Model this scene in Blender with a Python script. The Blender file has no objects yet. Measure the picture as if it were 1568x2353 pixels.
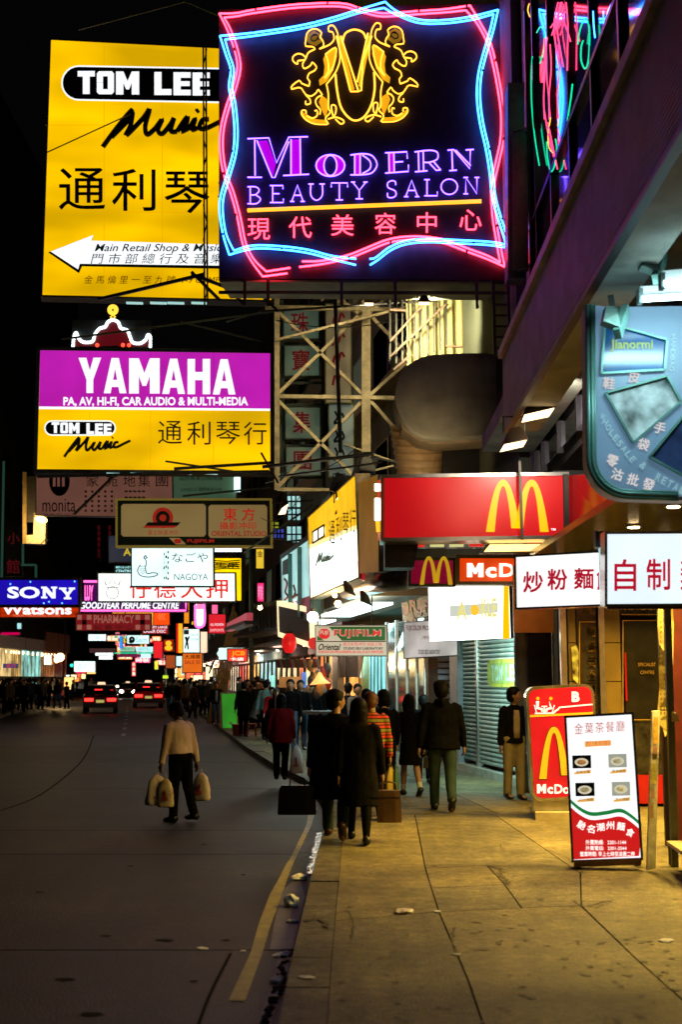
import bpy, bmesh, math, random
from math import sin, cos, pi, radians, sqrt, atan2
from mathutils import Vector, Matrix, noise
random.seed(7)
sc = bpy.context.scene
COL = sc.collection
V = Vector

# ---------------------------------------------------------------- camera, sky, exposure
F = 2800.0; CX, CY = 784.0, 1176.5; PITCH = math.atan(383.5 / F); CAMZ = 1.7
cd = bpy.data.cameras.new('camera'); cam = bpy.data.objects.new('camera', cd); COL.objects.link(cam)
cam.location = (0, 0, CAMZ); cam.rotation_euler = (pi / 2 + PITCH, 0, 0)
cd.sensor_fit = 'VERTICAL'; cd.sensor_height = 36.0; cd.lens = F / 2353.0 * 36.0
cd.clip_end = 2000; cd.clip_start = 0.05
cd.dof.use_dof = True; cd.dof.focus_distance = 19.0; cd.dof.aperture_fstop = 2.2
sc.camera = cam
w = bpy.data.worlds.new('World'); sc.world = w; w.use_nodes = True
wn = w.node_tree.nodes; bgn = wn['Background']
sky = wn.new('ShaderNodeTexSky'); sky.sky_type = 'NISHITA'; sky.sun_disc = False
sky.sun_elevation = radians(-3.0); sky.sun_rotation = radians(180)
w.node_tree.links.new(sky.outputs[0], bgn.inputs[0]); bgn.inputs[1].default_value = 0.02
sc.view_settings.view_transform = 'Standard'; sc.view_settings.look = 'None'
sc.view_settings.exposure = 0.0; sc.view_settings.gamma = 1.0
sc.view_settings.use_curve_mapping = False
sc.render.engine = 'CYCLES'
sc.cycles.use_denoising = True; sc.cycles.max_bounces = 5; sc.cycles.diffuse_bounces = 2
sc.cycles.glossy_bounces = 3; sc.cycles.transmission_bounces = 3; sc.cycles.caustics_reflective = False
sc.cycles.caustics_refractive = False; sc.cycles.sample_clamp_indirect = 4.0

# ---------------------------------------------------------------- measuring the place
def ray(px, py):
    dx = (px - CX) / F; dy = -(py - CY) / F
    return V((dx, cos(PITCH) - dy * sin(PITCH), sin(PITCH) + dy * cos(PITCH)))
def at(px, py, Y):
    d = ray(px, py); t = Y / d.y
    return V((d.x * t, Y, CAMZ + d.z * t))
def gnd(px, py, z=0.0):
    d = ray(px, py); t = (z - CAMZ) / d.z
    return V((d.x * t, d.y * t, z))
RZ = -0.13
def fX(Y): return 3.234 + 2.98 - .165 * Y            # far block's shopfront line
def facY(px):
    return 6.214 / ((px - CX) / F + .165)
def fac(px, z=0.0, out=0.0):
    Y = facY(px); return V((fX(Y) - out, Y, z))

# ---------------------------------------------------------------- materials
MATS = {}
def nd(nt, t, **k):
    n = nt.nodes.new(t)
    for a, b in k.items(): setattr(n, a, b)
    return n
def mat(name, col=(.5, .5, .5), rough=.7, metal=0.0, var=.25, scale=6.0, bump=0.0, bscale=60.0, spec=.5, ior=1.5, col2=None, trans=0.0, coat=0.0, grime=0.0):
    if name in MATS: return MATS[name]
    m = bpy.data.materials.new(name); m.use_nodes = True; nt = m.node_tree; L = nt.links
    b = nt.nodes['Principled BSDF']
    b.inputs['Roughness'].default_value = rough; b.inputs['Metallic'].default_value = metal
    b.inputs['IOR'].default_value = ior; b.inputs['Specular IOR Level'].default_value = spec
    if trans: b.inputs['Transmission Weight'].default_value = trans
    if coat: b.inputs['Coat Weight'].default_value = coat
    tc = nd(nt, 'ShaderNodeTexCoord')
    n = nd(nt, 'ShaderNodeTexNoise'); n.inputs['Scale'].default_value = scale; n.inputs['Detail'].default_value = 5
    L.new(tc.outputs['Object'], n.inputs['Vector'])
    r = nd(nt, 'ShaderNodeMix', data_type='RGBA')
    c1 = [c * (1 - var) for c in col]; c2 = [min(1, c * (1 + var)) for c in (col2 or col)]
    r.inputs[6].default_value = (*c1, 1); r.inputs[7].default_value = (*c2, 1)
    mr = nd(nt, 'ShaderNodeMapRange'); mr.inputs[1].default_value = .3; mr.inputs[2].default_value = .7
    L.new(n.outputs[0], mr.inputs[0]); L.new(mr.outputs[0], r.inputs[0]); L.new(r.outputs[2], b.inputs['Base Color'])
    if grime:                            # worn, trodden-in dirt: broad stains and fine grit
        src = r.outputs[2]
        for sc_, lo_, hi_, k_ in ((.55, .38, .66, grime), (4.5, .40, .62, grime * .6), (16, .40, .60, grime * .6), (60, .38, .62, grime * .9), (190, .40, .60, grime * .8)):
            g_ = nd(nt, 'ShaderNodeTexNoise'); g_.inputs['Scale'].default_value = sc_; g_.inputs['Detail'].default_value = 6; g_.inputs['Roughness'].default_value = .62
            L.new(tc.outputs['Object'], g_.inputs['Vector']); q_ = nd(nt, 'ShaderNodeMapRange'); q_.inputs[1].default_value = lo_; q_.inputs[2].default_value = hi_; q_.inputs[3].default_value = 1 - k_; q_.inputs[4].default_value = 1 + k_ * .35
            L.new(g_.outputs[0], q_.inputs[0]); m_ = nd(nt, 'ShaderNodeVectorMath', operation='SCALE'); L.new(src, m_.inputs[0]); L.new(q_.outputs[0], m_.inputs['Scale']); src = m_.outputs[0]
        L.new(src, b.inputs['Base Color'])
    if bump:
        n2 = nd(nt, 'ShaderNodeTexNoise'); n2.inputs['Scale'].default_value = bscale; n2.inputs['Detail'].default_value = 4
        L.new(tc.outputs['Object'], n2.inputs['Vector'])
        bp = nd(nt, 'ShaderNodeBump'); bp.inputs['Strength'].default_value = bump; bp.inputs['Distance'].default_value = .01
        L.new(n2.outputs[0], bp.inputs['Height']); L.new(bp.outputs[0], b.inputs['Normal'])
    MATS[name] = m; return m
def emit(name, col, s=1.0, var=0.0, scale=2.0, base=None, stretch=None, rough=.4):
    if name in MATS: return MATS[name]
    m = bpy.data.materials.new(name); m.use_nodes = True; nt = m.node_tree; L = nt.links
    b = nt.nodes['Principled BSDF']
    b.inputs['Base Color'].default_value = (*(base or [min(.6, c * .5) for c in col]), 1)
    b.inputs['Roughness'].default_value = rough
    b.inputs['Emission Color'].default_value = (*col, 1); b.inputs['Emission Strength'].default_value = s
    if var:
        tc = nd(nt, 'ShaderNodeTexCoord'); mp = nd(nt, 'ShaderNodeMapping')
        mp.inputs['Scale'].default_value = stretch or (1, 1, 1)
        n = nd(nt, 'ShaderNodeTexNoise'); n.inputs['Scale'].default_value = scale
        L.new(tc.outputs['Object'], mp.inputs[0]); L.new(mp.outputs[0], n.inputs['Vector'])
        mr = nd(nt, 'ShaderNodeMapRange'); mr.inputs[1].default_value = .35; mr.inputs[2].default_value = .65
        mr.inputs[3].default_value = s * (1 - var); mr.inputs[4].default_value = s * (1 + var * .6)
        L.new(n.outputs[0], mr.inputs[0]); L.new(mr.outputs[0], b.inputs['Emission Strength'])
    MATS[name] = m; return m

# ---------------------------------------------------------------- mesh building
class MB:
    def __init__(s): s.v = []; s.f = []; s.m = []; s.cur = 0
    def add(s, vs, fs):
        o = len(s.v); s.v += [V(p) for p in vs]
        for f in fs: s.f.append([o + i for i in f]); s.m.append(s.cur)
        return s
    def box(s, c, d, rot=None):
        x, y, z = d[0] / 2, d[1] / 2, d[2] / 2
        vs = [V((a * x, b * y, e * z)) for a in (-1, 1) for b in (-1, 1) for e in (-1, 1)]
        if rot is not None: vs = [rot @ p for p in vs]
        vs = [p + V(c) for p in vs]
        return s.add(vs, [(0, 1, 3, 2), (4, 6, 7, 5), (0, 4, 5, 1), (2, 3, 7, 6), (0, 2, 6, 4), (1, 5, 7, 3)])
    def prism(s, pts, off):          # closed polygon pushed along off
        n = len(pts); pts = [V(p) for p in pts]
        vs = pts + [p + V(off) for p in pts]
        fs = [tuple(range(n)), tuple(range(2 * n - 1, n - 1, -1))]
        fs += [(i, (i + 1) % n + 0, (i + 1) % n + n, i + n)[::-1] for i in range(n)]
        return s.add(vs, fs)
    def poly(s, pts): return s.add(pts, [tuple(range(len(pts)))])
    def bar(s, a, b, wd=.05, ht=None, up=(0, 0, 1)):
        a, b = V(a), V(b); d = (b - a).normalized(); ht = ht or wd
        u = V(up)
        if abs(d.dot(u)) > .95: u = V((0, 1, 0))
        sd = d.cross(u).normalized(); u = sd.cross(d)
        vs = [p + sd * wd / 2 * i + u * ht / 2 * j for p in (a, b) for i, j in ((-1, -1), (1, -1), (1, 1), (-1, 1))]
        return s.add(vs, [(3, 2, 1, 0), (4, 5, 6, 7), (0, 1, 5, 4), (1, 2, 6, 5), (2, 3, 7, 6), (3, 0, 4, 7)])
    def tube(s, pts, r, n=6, closed=False, up=None):
        pts = [V(p) for p in pts]; m = len(pts)
        if m < 2: return s
        rs = r if isinstance(r, (list, tuple)) else [r] * m
        vs = []; u = V(up) if up else None
        for i, p in enumerate(pts):
            if closed: d = pts[(i + 1) % m] - pts[i - 1]
            else: d = pts[min(i + 1, m - 1)] - pts[max(i - 1, 0)]
            if d.length < 1e-9: d = V((0, 0, 1))
            d.normalize()
            if u is None: u = V((0, 0, 1)) if abs(d.z) < .9 else V((0, 1, 0))
            sd = d.cross(u)
            if sd.length < 1e-4: sd = d.orthogonal()
            sd.normalize(); uu = sd.cross(d)
            if not up: u = uu
            rr = rs[i]; rx, ry = rr if isinstance(rr, (list, tuple)) else (rr, rr)
            for k in range(n):
                a = 2 * pi * k / n
                vs.append(p + sd * cos(a) * rx + uu * sin(a) * ry)
        fs = []
        for i in range(m if closed else m - 1):
            j = (i + 1) % m
            for k in range(n):
                fs.append((i * n + k, i * n + (k + 1) % n, j * n + (k + 1) % n, j * n + k))
        if not closed: fs += [tuple(range(n - 1, -1, -1)), tuple((m - 1) * n + k for k in range(n))]
        return s.add(vs, fs)
    def cyl(s, a, b, r, n=14, r2=None): return s.tube([a, b], [r, r if r2 is None else r2], n)
    def sphere(s, c, r, n=12, m=8, rot=None, fn=None):
        r = (r, r, r) if not isinstance(r, (list, tuple)) else r
        vs = []; c = V(c)
        for i in range(m + 1):
            th = pi * i / m
            for k in range(n):
                a = 2 * pi * k / n
                q = V((sin(th) * cos(a), sin(th) * sin(a), cos(th)))
                p = V((q.x * r[0], q.y * r[1], q.z * r[2]))
                if fn: p = fn(q, p)
                if rot is not None: p = rot @ p
                vs.append(c + p)
        fs = [(i * n + k, (i + 1) * n + k, (i + 1) * n + (k + 1) % n, i * n + (k + 1) % n) for i in range(m) for k in range(n)]
        return s.add(vs, fs)
    def loft(s, rings):              # rings: lists of equal length
        n = len(rings[0]); vs = [p for r in rings for p in r]
        fs = [(i * n + k, i * n + (k + 1) % n, (i + 1) * n + (k + 1) % n, (i + 1) * n + k) for i in range(len(rings) - 1) for k in range(n)]
        fs += [tuple(range(n - 1, -1, -1)), tuple((len(rings) - 1) * n + k for k in range(n))]
        return s.add(vs, fs)
    def mesh(s, name, origin=(0, 0, 0), mats=(), smooth=False):
        me = bpy.data.meshes.new(name); o = V(origin)
        me.from_pydata([tuple(p - o) for p in s.v], [], s.f)
        for m in mats: me.materials.append(m)
        if len(mats) > 1: me.polygons.foreach_set('material_index', s.m)
        if smooth: me.polygons.foreach_set('use_smooth', [True] * len(me.polygons))
        me.update(); return me

def tag(o, label=None, cat=None, group=None, kind=None):
    if label: o['label'] = label
    if cat: o['category'] = cat
    if group: o['group'] = group
    if kind: o['kind'] = kind
class Thing:
    def __init__(s, name, label, cat, org, group=None):
        s.o = bpy.data.objects.new(name, None); s.o.empty_display_size = .2; COL.objects.link(s.o)
        s.org = V(org); s.o.location = s.org; tag(s.o, label, cat, group)
    def part(s, name, mb, m, parent=None, smooth=False, label=None, kind=None):
        if not mb.v: return None
        me = mb.mesh(name, s.org, m if isinstance(m, (list, tuple)) else [m], smooth)
        o = bpy.data.objects.new(name, me); COL.objects.link(o); o.parent = parent or s.o
        if label: o['label'] = label
        if kind: o['kind'] = kind
        return o
def single(name, label, cat, mb, m, org=None, group=None, smooth=False):
    if org is None:
        org = V((sum(p.x for p in mb.v) / len(mb.v), sum(p.y for p in mb.v) / len(mb.v), min(p.z for p in mb.v)))
    me = mb.mesh(name, org, m if isinstance(m, (list, tuple)) else [m], smooth)
    o = bpy.data.objects.new(name, me); COL.objects.link(o); o.location = org; tag(o, label, cat, group); return o
def struct(name, mb, m, parent=None, smooth=False):
    me = mb.mesh(name, (0, 0, 0), m if isinstance(m, (list, tuple)) else [m], smooth)
    o = bpy.data.objects.new(name, me); COL.objects.link(o)
    if parent: o.parent = parent
    else: o['kind'] = 'structure'
    return o
def dup(root, loc, rotz=None, label=None, group=None, scale=None):
    r = root.copy(); COL.objects.link(r); r.location = loc
    if rotz is not None: r.rotation_euler = (0, 0, rotz)
    if label: r['label'] = label
    if group: r['group'] = group
    if scale: r.scale = (scale,) * 3
    for ch in list(root.children):
        c = ch.copy(); COL.objects.link(c); c.parent = r
        for g in list(ch.children):
            d = g.copy(); COL.objects.link(d); d.parent = c
    return r

# voxel-fused meshes (bodies and clothes)
TEX = bpy.data.textures.new('folds', 'CLOUDS'); TEX.noise_scale = .12
def fuse_many(jobs):                 # jobs: (name, MB, voxel, fold, mats)
    obs = []
    for (name, mb, vox, fold, mats) in jobs:
        o = bpy.data.objects.new(name, mb.mesh(name, (0, 0, 0), mats)); COL.objects.link(o)
        md = o.modifiers.new('r', 'REMESH'); md.mode = 'VOXEL'; md.voxel_size = vox; md.use_smooth_shade = True
        sm = o.modifiers.new('s', 'SMOOTH'); sm.iterations = 3 if vox > .007 else 2; sm.factor = .5
        if fold:
            d = o.modifiers.new('d', 'DISPLACE'); d.texture = TEX; d.strength = fold; d.texture_coords = 'LOCAL'
        obs.append(o)
    dg = bpy.context.evaluated_depsgraph_get(); dg.update()
    out = []
    for o, j in zip(obs, jobs):
        me = bpy.data.meshes.new_from_object(o.evaluated_get(dg), depsgraph=dg); me.name = j[0]
        me.materials.clear()
        for m in j[4]: me.materials.append(m)
        me.polygons.foreach_set('use_smooth', [True] * len(me.polygons))
        out.append(me)
    for o in obs: bpy.data.objects.remove(o)
    return out

# ---------------------------------------------------------------- lettering
GL = {}
def glyph(s, bold=0.0, shear=0.0, space=1.0):
    k = (s, bold, shear, space)
    if k in GL: return GL[k]
    c = bpy.data.curves.new('lettering', 'FONT'); c.body = s; c.shear = shear; c.space_character = space
    cjk = any(ord(ch) > 0x2e80 for ch in s)
    c.offset = 0 if cjk else bold; c.resolution_u = 3
    o = bpy.data.objects.new('lettering', c); me = bpy.data.meshes.new_from_object(o)
    vs = [v.co.copy() for v in me.vertices]; fs = [tuple(p.vertices) for p in me.polygons]
    bpy.data.objects.remove(o); bpy.data.curves.remove(c); bpy.data.meshes.remove(me)
    if not vs: vs = [V((0, 0, 0)), V((1, 0, 0)), V((1, 1, 0))]; fs = [(0, 1, 2)]
    x0 = min(v.x for v in vs); x1 = max(v.x for v in vs); y0 = min(v.y for v in vs); y1 = max(v.y for v in vs)
    vs = [((v.x - x0) / (x1 - x0 or 1), (v.y - y0) / (y1 - y0 or 1)) for v in vs]
    if cjk and bold:                 # heavier strokes: overprint shifted a hair
        n = len(vs); sh = [(0, 0), (bold, 0), (0, bold), (bold, bold)]
        vs = [(x + a / max(1, len(s)), y + b) for a, b in sh for x, y in vs]
        fs = [tuple(i + n * q for i in f) for q in range(4) for f in fs]
    GL[k] = (vs, fs); return GL[k]

def smoothp(pts, n=5, closed=False):
    P = [tuple(p) for p in pts]; m = len(P); out = []
    rng = range(m if closed else m - 1)
    for i in rng:
        if closed: a, b, c, d = P[i - 1], P[i], P[(i + 1) % m], P[(i + 2) % m]
        else: a, b, c, d = P[max(i - 1, 0)], P[i], P[i + 1], P[min(i + 2, m - 1)]
        for k in range(n):
            t = k / n
            out.append(tuple(.5 * (2 * b[j] + (c[j] - a[j]) * t + (2 * a[j] - 5 * b[j] + 4 * c[j] - d[j]) * t * t + (3 * b[j] - a[j] - 3 * c[j] + d[j]) * t ** 3) for j in range(len(b))))
    if not closed: out.append(P[-1])
    return out

class Panel:                         # a real flat board; draws on it by the photo's measurements
    def __init__(s, tl, tr, bl, Y, Yr=None, Yb=None):
        Yr = Y if Yr is None else Yr; Yb = Y if Yb is None else Yb
        s.TL = at(tl[0], tl[1], Y); s.TR = at(tr[0], tr[1], Yr); s.BL = at(bl[0], bl[1], Yb)
        s.U = s.TR - s.TL; s.W = s.BL - s.TL; s.BR = s.TL + s.U + s.W
        n = s.U.cross(s.W).normalized()
        if n.dot(s.TL - V((0, 0, CAMZ))) > 0: n = -n
        s.n = n
    def p(s, px, py, off=0.0):
        d = ray(px, py); o = V((0, 0, CAMZ)); t = (s.TL + s.n * off - o).dot(s.n) / d.dot(s.n)
        return o + d * t
    def uv(s, u, v, off=0.0): return s.TL + s.U * u + s.W * v + s.n * off
    def slab(s, mb, th, o0=0.0):     # body behind the face
        mb.prism([s.TL + s.n * o0, s.TR + s.n * o0, s.BR + s.n * o0, s.BL + s.n * o0], -s.n * th); return mb
    def rect(s, mb, x0, y0, x1, y1, off=.004):
        mb.poly([s.p(x0, y0, off), s.p(x1, y0, off), s.p(x1, y1, off), s.p(x0, y1, off)]); return mb
    def shape(s, mb, pts, off=.004, th=0):
        q = [s.p(x, y, off) for x, y in pts]
        if th: mb.prism(q, -s.n * th)
        else: mb.poly(q)
        return mb
    def text(s, mb, t, x0, y0, x1, y1, off=.008, bold=.02, shear=0.0, space=1.0, rot=0.0, uv=False):
        vs, fs = glyph(t, bold, shear, space)
        cx, cy = (x0 + x1) / 2, (y0 + y1) / 2; ca, sa = cos(rot), sin(rot); out = []
        for a, b in vs:
            x = x0 + a * (x1 - x0) - cx; y = y1 - b * (y1 - y0) - cy
            x, y = x * ca - y * sa + cx, x * sa + y * ca + cy
            out.append(s.uv(x, y, off) if uv else s.p(x, y, off))
        mb.add(out, fs); return mb
    def line(s, mb, pts, r, off=.03, n=6, closed=False, sm=0):
        if sm: pts = smoothp(pts, sm, closed)
        mb.tube([s.p(x, y, off) for x, y in pts], r, n, closed); return mb
    def frame(s, mb, wd, dp, off=.0):
        a, b, c, d = s.TL, s.TR, s.BR, s.BL; o = s.n * (off)
        uw = s.U.normalized(); ww = s.W.normalized()
        mb.prism([a - uw * wd - ww * wd + o, b + uw * wd - ww * wd + o, b + uw * wd + o, a - uw * wd + o], -s.n * dp)
        mb.prism([d - uw * wd + o, c + uw * wd + o, c + uw * wd + ww * wd + o, d - uw * wd + ww * wd + o], -s.n * dp)
        mb.prism([a - uw * wd + o, a + o, d + o, d - uw * wd + o], -s.n * dp)
        mb.prism([b + o, b + uw * wd + o, c + uw * wd + o, c + o], -s.n * dp)
        return mb
# ================================================================ GROUND
M_con = mat('pavement concrete', (.34, .275, .125), .72, var=.22, scale=1.6, bump=.6, bscale=90, grime=.5)
M_con2 = mat('pavement concrete worn', (.28, .235, .125), .74, var=.25, scale=2.3, bump=.6, bscale=70, grime=.55)
M_kerb = mat('kerb stone', (.20, .175, .12), .75, var=.35, scale=5, bump=.5, grime=.5)
M_joint = mat('joint grit', (.06, .05, .035), .9)
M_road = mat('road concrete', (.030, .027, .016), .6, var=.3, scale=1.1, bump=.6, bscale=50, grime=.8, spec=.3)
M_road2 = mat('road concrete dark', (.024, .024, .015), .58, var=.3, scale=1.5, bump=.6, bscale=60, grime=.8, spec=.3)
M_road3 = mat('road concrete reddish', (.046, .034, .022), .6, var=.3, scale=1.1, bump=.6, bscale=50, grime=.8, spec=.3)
M_yel = mat('yellow line paint', (.24, .20, .02), .6, var=.35, scale=9)
M_grypaint = mat('worn white line paint', (.2, .2, .19), .6, var=.4, scale=9)
M_black = mat('black metal', (.012, .012, .012), .5)
M_dark = mat('dark steel', (.05, .045, .04), .55, metal=.3)
M_paper = mat('crumpled paper', (.9, .86, .8), .8)

def poff(pts, d):                    # inward offset of a ground polygon
    n = len(pts); A = sum(pts[i].x * pts[(i + 1) % n].y - pts[(i + 1) % n].x * pts[i].y for i in range(n))
    s = 1 if A > 0 else -1; out = []
    for i in range(n):
        a, b, c = pts[i - 1], pts[i], pts[(i + 1) % n]
        e1 = (b - a).xy.normalized(); e2 = (c - b).xy.normalized()
        n1 = V((-e1.y, e1.x)) * s; n2 = V((-e2.y, e2.x)) * s; m = n1 + n2
        k = m.dot(n1)
        m = m / k if abs(k) > .3 else n1
        out.append(V((b.x + m.x * d, b.y + m.y * d, b.z)))
    return out
def bay(name, pts, th, m, parent, gap=.012):
    mb = MB(); q = poff([V(p) for p in pts], gap); A = sum(q[i].x * q[(i + 1) % len(q)].y - q[(i + 1) % len(q)].x * q[i].y for i in range(len(q)))
    if A < 0: q = q[::-1]
    mb.prism(q, (0, 0, -th)); return struct(name, mb, m, parent)

g = MB(); g.poly([(-400, -60, RZ - .08), (400, -60, RZ - .08), (400, 900, RZ - .08), (-400, 900, RZ - .08)])
ground = struct('ground', g, M_joint)

kp = [(560, 2700), (600, 2520), (640, 2353), (672, 2200), (700, 2080), (724, 1980), (743, 1909), (749, 1868), (738, 1830), (715, 1800), (691, 1784),
      (625, 1752), (560, 1712), (480, 1650), (440, 1622), (405, 1600), (378, 1585)]
KERB = [gnd(x, y) for x, y in kp]
KERB += [KERB[-1] + V((-.165, 1, 0)) * 60]
def kx(Y):
    for a, b in zip(KERB, KERB[1:]):
        if a.y <= Y <= b.y: t = (Y - a.y) / (b.y - a.y); return a.x + (b.x - a.x) * t
    return KERB[0].x if Y < KERB[0].y else KERB[-1].x
lk = [gnd(-400, 1825, RZ), gnd(0, 1651, RZ), gnd(63, 1624, RZ)]
ld = (lk[2] - lk[1]); lsl = ld.x / ld.y
def lkx(Y): return lk[1].x + (Y - lk[1].y) * -.19
# road bays
road = struct('road', MB().poly([(-60, -20, RZ - .05), (8, -20, RZ - .05), (8, 300, RZ - .05), (-90, 300, RZ - .05)]), M_joint)
rj = [2.5] + [gnd(400, y, RZ).y for y in (2183, 1963, 1812)]
rj = [rj[0], rj[1], rj[2], gnd(400, 1908, RZ).y, rj[3]]
rj = sorted(rj)
y = rj[-1]
while y < 130: y += 6.5; rj.append(y)
rj.append(260)
random.seed(3)
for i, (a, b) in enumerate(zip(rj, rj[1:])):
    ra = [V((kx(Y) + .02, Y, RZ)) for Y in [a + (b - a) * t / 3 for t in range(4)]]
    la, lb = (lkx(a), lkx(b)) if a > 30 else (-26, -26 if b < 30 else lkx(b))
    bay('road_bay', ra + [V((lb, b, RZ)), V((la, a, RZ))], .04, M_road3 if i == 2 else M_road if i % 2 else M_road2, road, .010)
# kerb stones and pavement
pave = struct('pavement', MB().prism([V((k.x + .2, k.y, -.035)) for k in KERB] + [V((60, 150, -.035)), V((60, -10, -.035))], (0, 0, -.12)), M_joint)
KW = .24
def kpt(i, t):
    a, b = KERB[i], KERB[i + 1]; return a + (b - a) * t
dense = []
for a, b in zip(KERB, KERB[1:]):
    n = max(1, round((b - a).length / (.95 if a.y < 40 else 3)))
    for j in range(n): dense.append(a + (b - a) * j / n)
dense = [p for p in dense if p.y < 110]
nor = []
for i, p in enumerate(dense):
    d = (dense[min(i + 1, len(dense) - 1)] - dense[max(i - 1, 0)]); d.normalize(); nor.append(V((d.y, -d.x, 0)))
for i in range(len(dense) - 1):
    a, b = dense[i], dense[i + 1]; na, nb = nor[i], nor[i + 1]; h = random.uniform(-.006, .004)
    e = (b - a).normalized() * .006
    mb = MB(); mb.prism([a + e + V((0, 0, h)), a + e + na * KW + V((0, 0, h)), b - e + nb * KW + V((0, 0, h)), b - e + V((0, 0, h))], (0, 0, -.2))
    struct('kerb_stone', mb, M_kerb, pave)
def G(l): return [gnd(x, y) for x, y in l]
def inner(px, py):
    g0 = gnd(px, py); return V((kx(g0.y) + KW - .002, g0.y, 0))
ia, ib, ic, id_ = inner(770, 1872), inner(741, 2116), inner(696, 2352), inner(640, 2560)
bays = [[ia] + G([(954, 1872), (978, 1995), (1009, 2095)]) + [ib, inner(752, 2020)],
        [ib] + G([(1009, 2095), (1077, 2253), (1115, 2365), (1180, 2520)]) + [id_, ic, inner(720, 2230)],
        G([(1009, 2095), (1335, 2081), (1464, 2204), (1568, 2296), (1760, 2460), (1750, 2560), (1190, 2540), (1115, 2365), (1077, 2253)]),
        G([(954, 1872), (1138, 1872), (1255, 1952), (1335, 2007), (1337, 2081), (1200, 2087), (1160, 2032), (1120, 1989), (978, 1995)]),
        G([(992, 2041), (1160, 2032), (1200, 2087), (1009, 2095)]), G([(978, 1995), (1120, 1989), (1160, 2032), (992, 2041)]),
        G([(1138, 1872), (1255, 1952), (1335, 2007), (1337, 2081), (1464, 2204), (1568, 2296), (1760, 2460), (2300, 2300), (2500, 2000), (2200, 1872), (1500, 1872)])]
for i, b in enumerate(bays): bay('slab', b, .05, M_con if i in (0, 2, 5, 6) else M_con2, pave, .006)
ys = [gnd(900, 1872).y, 18.6, 21.5, 25, 29, 34, 40, 48, 58, 75, 110]
for i, (a, b) in enumerate(zip(ys, ys[1:])):
    le = [V((kx(Y) + KW - .002, Y, 0)) for Y in (a, a + (b - a) / 3, a + (b - a) * 2 / 3, b)]
    def mid(Y): return (kx(Y) + fX(Y)) / 2 + .3
    bay('slab', le + [V((mid(b), b, 0)), V((mid(a), a, 0))], .05, M_con2, pave, .007)
    xr = lambda Y: 7.5 if Y < 18.7 else fX(Y) + .6
    bay('slab', [V((mid(a), a, 0)), V((mid(b), b, 0)), V((xr(b), b, 0)), V((xr(a), a, 0))], .05, M_con, pave, .007)
# cracks in the pavement
ck = MB()
def crack(pts, w, z=.003):
    random.seed(len(pts) * 7 + int(pts[0][0]))
    P = [gnd(x, y) for x, y in smoothp(pts, 6)]
    for a, b in zip(P, P[1:]):
        d = (b - a).normalized(); s = V((d.y, -d.x, 0)) * w * random.uniform(.4, 1.3); o = V((0, 0, z)) + s * random.uniform(-1, 1)
        ck.poly([a - s + o, b - s + o, b + s + o, a + s + o])
for c, w_ in (([(1120, 1989), (1143, 1995), (1155, 2012), (1166, 2028), (1164, 2034)], .025), ([(705, 2117), (735, 2108), (750, 2130)], .02), ([(700, 2135), (735, 2133), (756, 2136)], .012),
              ([(1045, 2132), (1040, 2160), (1055, 2198)], .01), ([(1320, 2070), (1345, 2084), (1400, 2070)], .012), ([(800, 2090), (812, 2120), (808, 2160)], .006), ([(1255, 1952), (1300, 1970), (1340, 2005)], .008), ([(1150, 1940), (1165, 1958), (1255, 1962)], .006)):
    crack(c, w_)
o = struct('pavement_crack', ck, M_joint, pave); o['kind'] = 'stuff'
ck = MB(); M_tar = mat('tar seam', (.006, .006, .005), .95, spec=.05)
P = [gnd(x, y, RZ + .004) for x, y in smoothp([(215, 1690), (190, 1745), (130, 1800), (60, 1842), (-60, 1880)], 8)]
for a, b in zip(P, P[1:]):
    d = (b - a).normalized(); s = V((d.y, -d.x, 0)) * .018; ck.poly([a - s, b - s, b + s, a + s])
P = [gnd(x, y, RZ + .004) for x, y in smoothp([(530, 2190), (480, 2290), (440, 2400)], 5)]
for a, b in zip(P, P[1:]):
    d = (b - a).normalized(); s = V((d.y, -d.x, 0)) * .01; ck.poly([a - s, b - s, b + s, a + s])
struct('road_seam', ck, M_tar, road)
random.seed(19); sm_ = MB()
for (x, y, a_, b_) in ((240, 2150, 16, 2), (380, 2160, 22, 3), (520, 2160, 10, 2), (90, 2050, 12, 2), (300, 1990, 8, 1.5), (150, 2250, 26, 4), (560, 2010, 6, 2), (446, 2254, 12, 2), (210, 2330, 30, 5), (470, 1940, 9, 1.2)):
    sm_.poly([gnd(x + cos(k * .6) * a_ * random.uniform(.6, 1.2), y + sin(k * .6) * b_ * random.uniform(.6, 1.2), RZ + .004) for k in range(10)])
o = struct('oil_stain', sm_, mat('oil stain', (.017, .015, .010), .9, spec=.05), road); o['kind'] = 'stuff'
# manhole-like dark stains of chewing gum: flat print on the concrete
random.seed(11); gm = MB()
for _ in range(260):
    x = random.uniform(700, 1560); y = random.uniform(1880, 2350); c = gnd(x, y, .0035); r = random.uniform(.008, .028)
    if c.x < kx(c.y) + .3: continue
    gm.poly([c + V((cos(a) * r * random.uniform(.7, 1.2), sin(a) * r * random.uniform(.7, 1.2), 0)) for a in [k * pi / 4 for k in range(8)]])
o = struct('gum_spots', gm, mat('old gum', (.09, .075, .055), .8), pave); o['kind'] = 'stuff'
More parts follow.
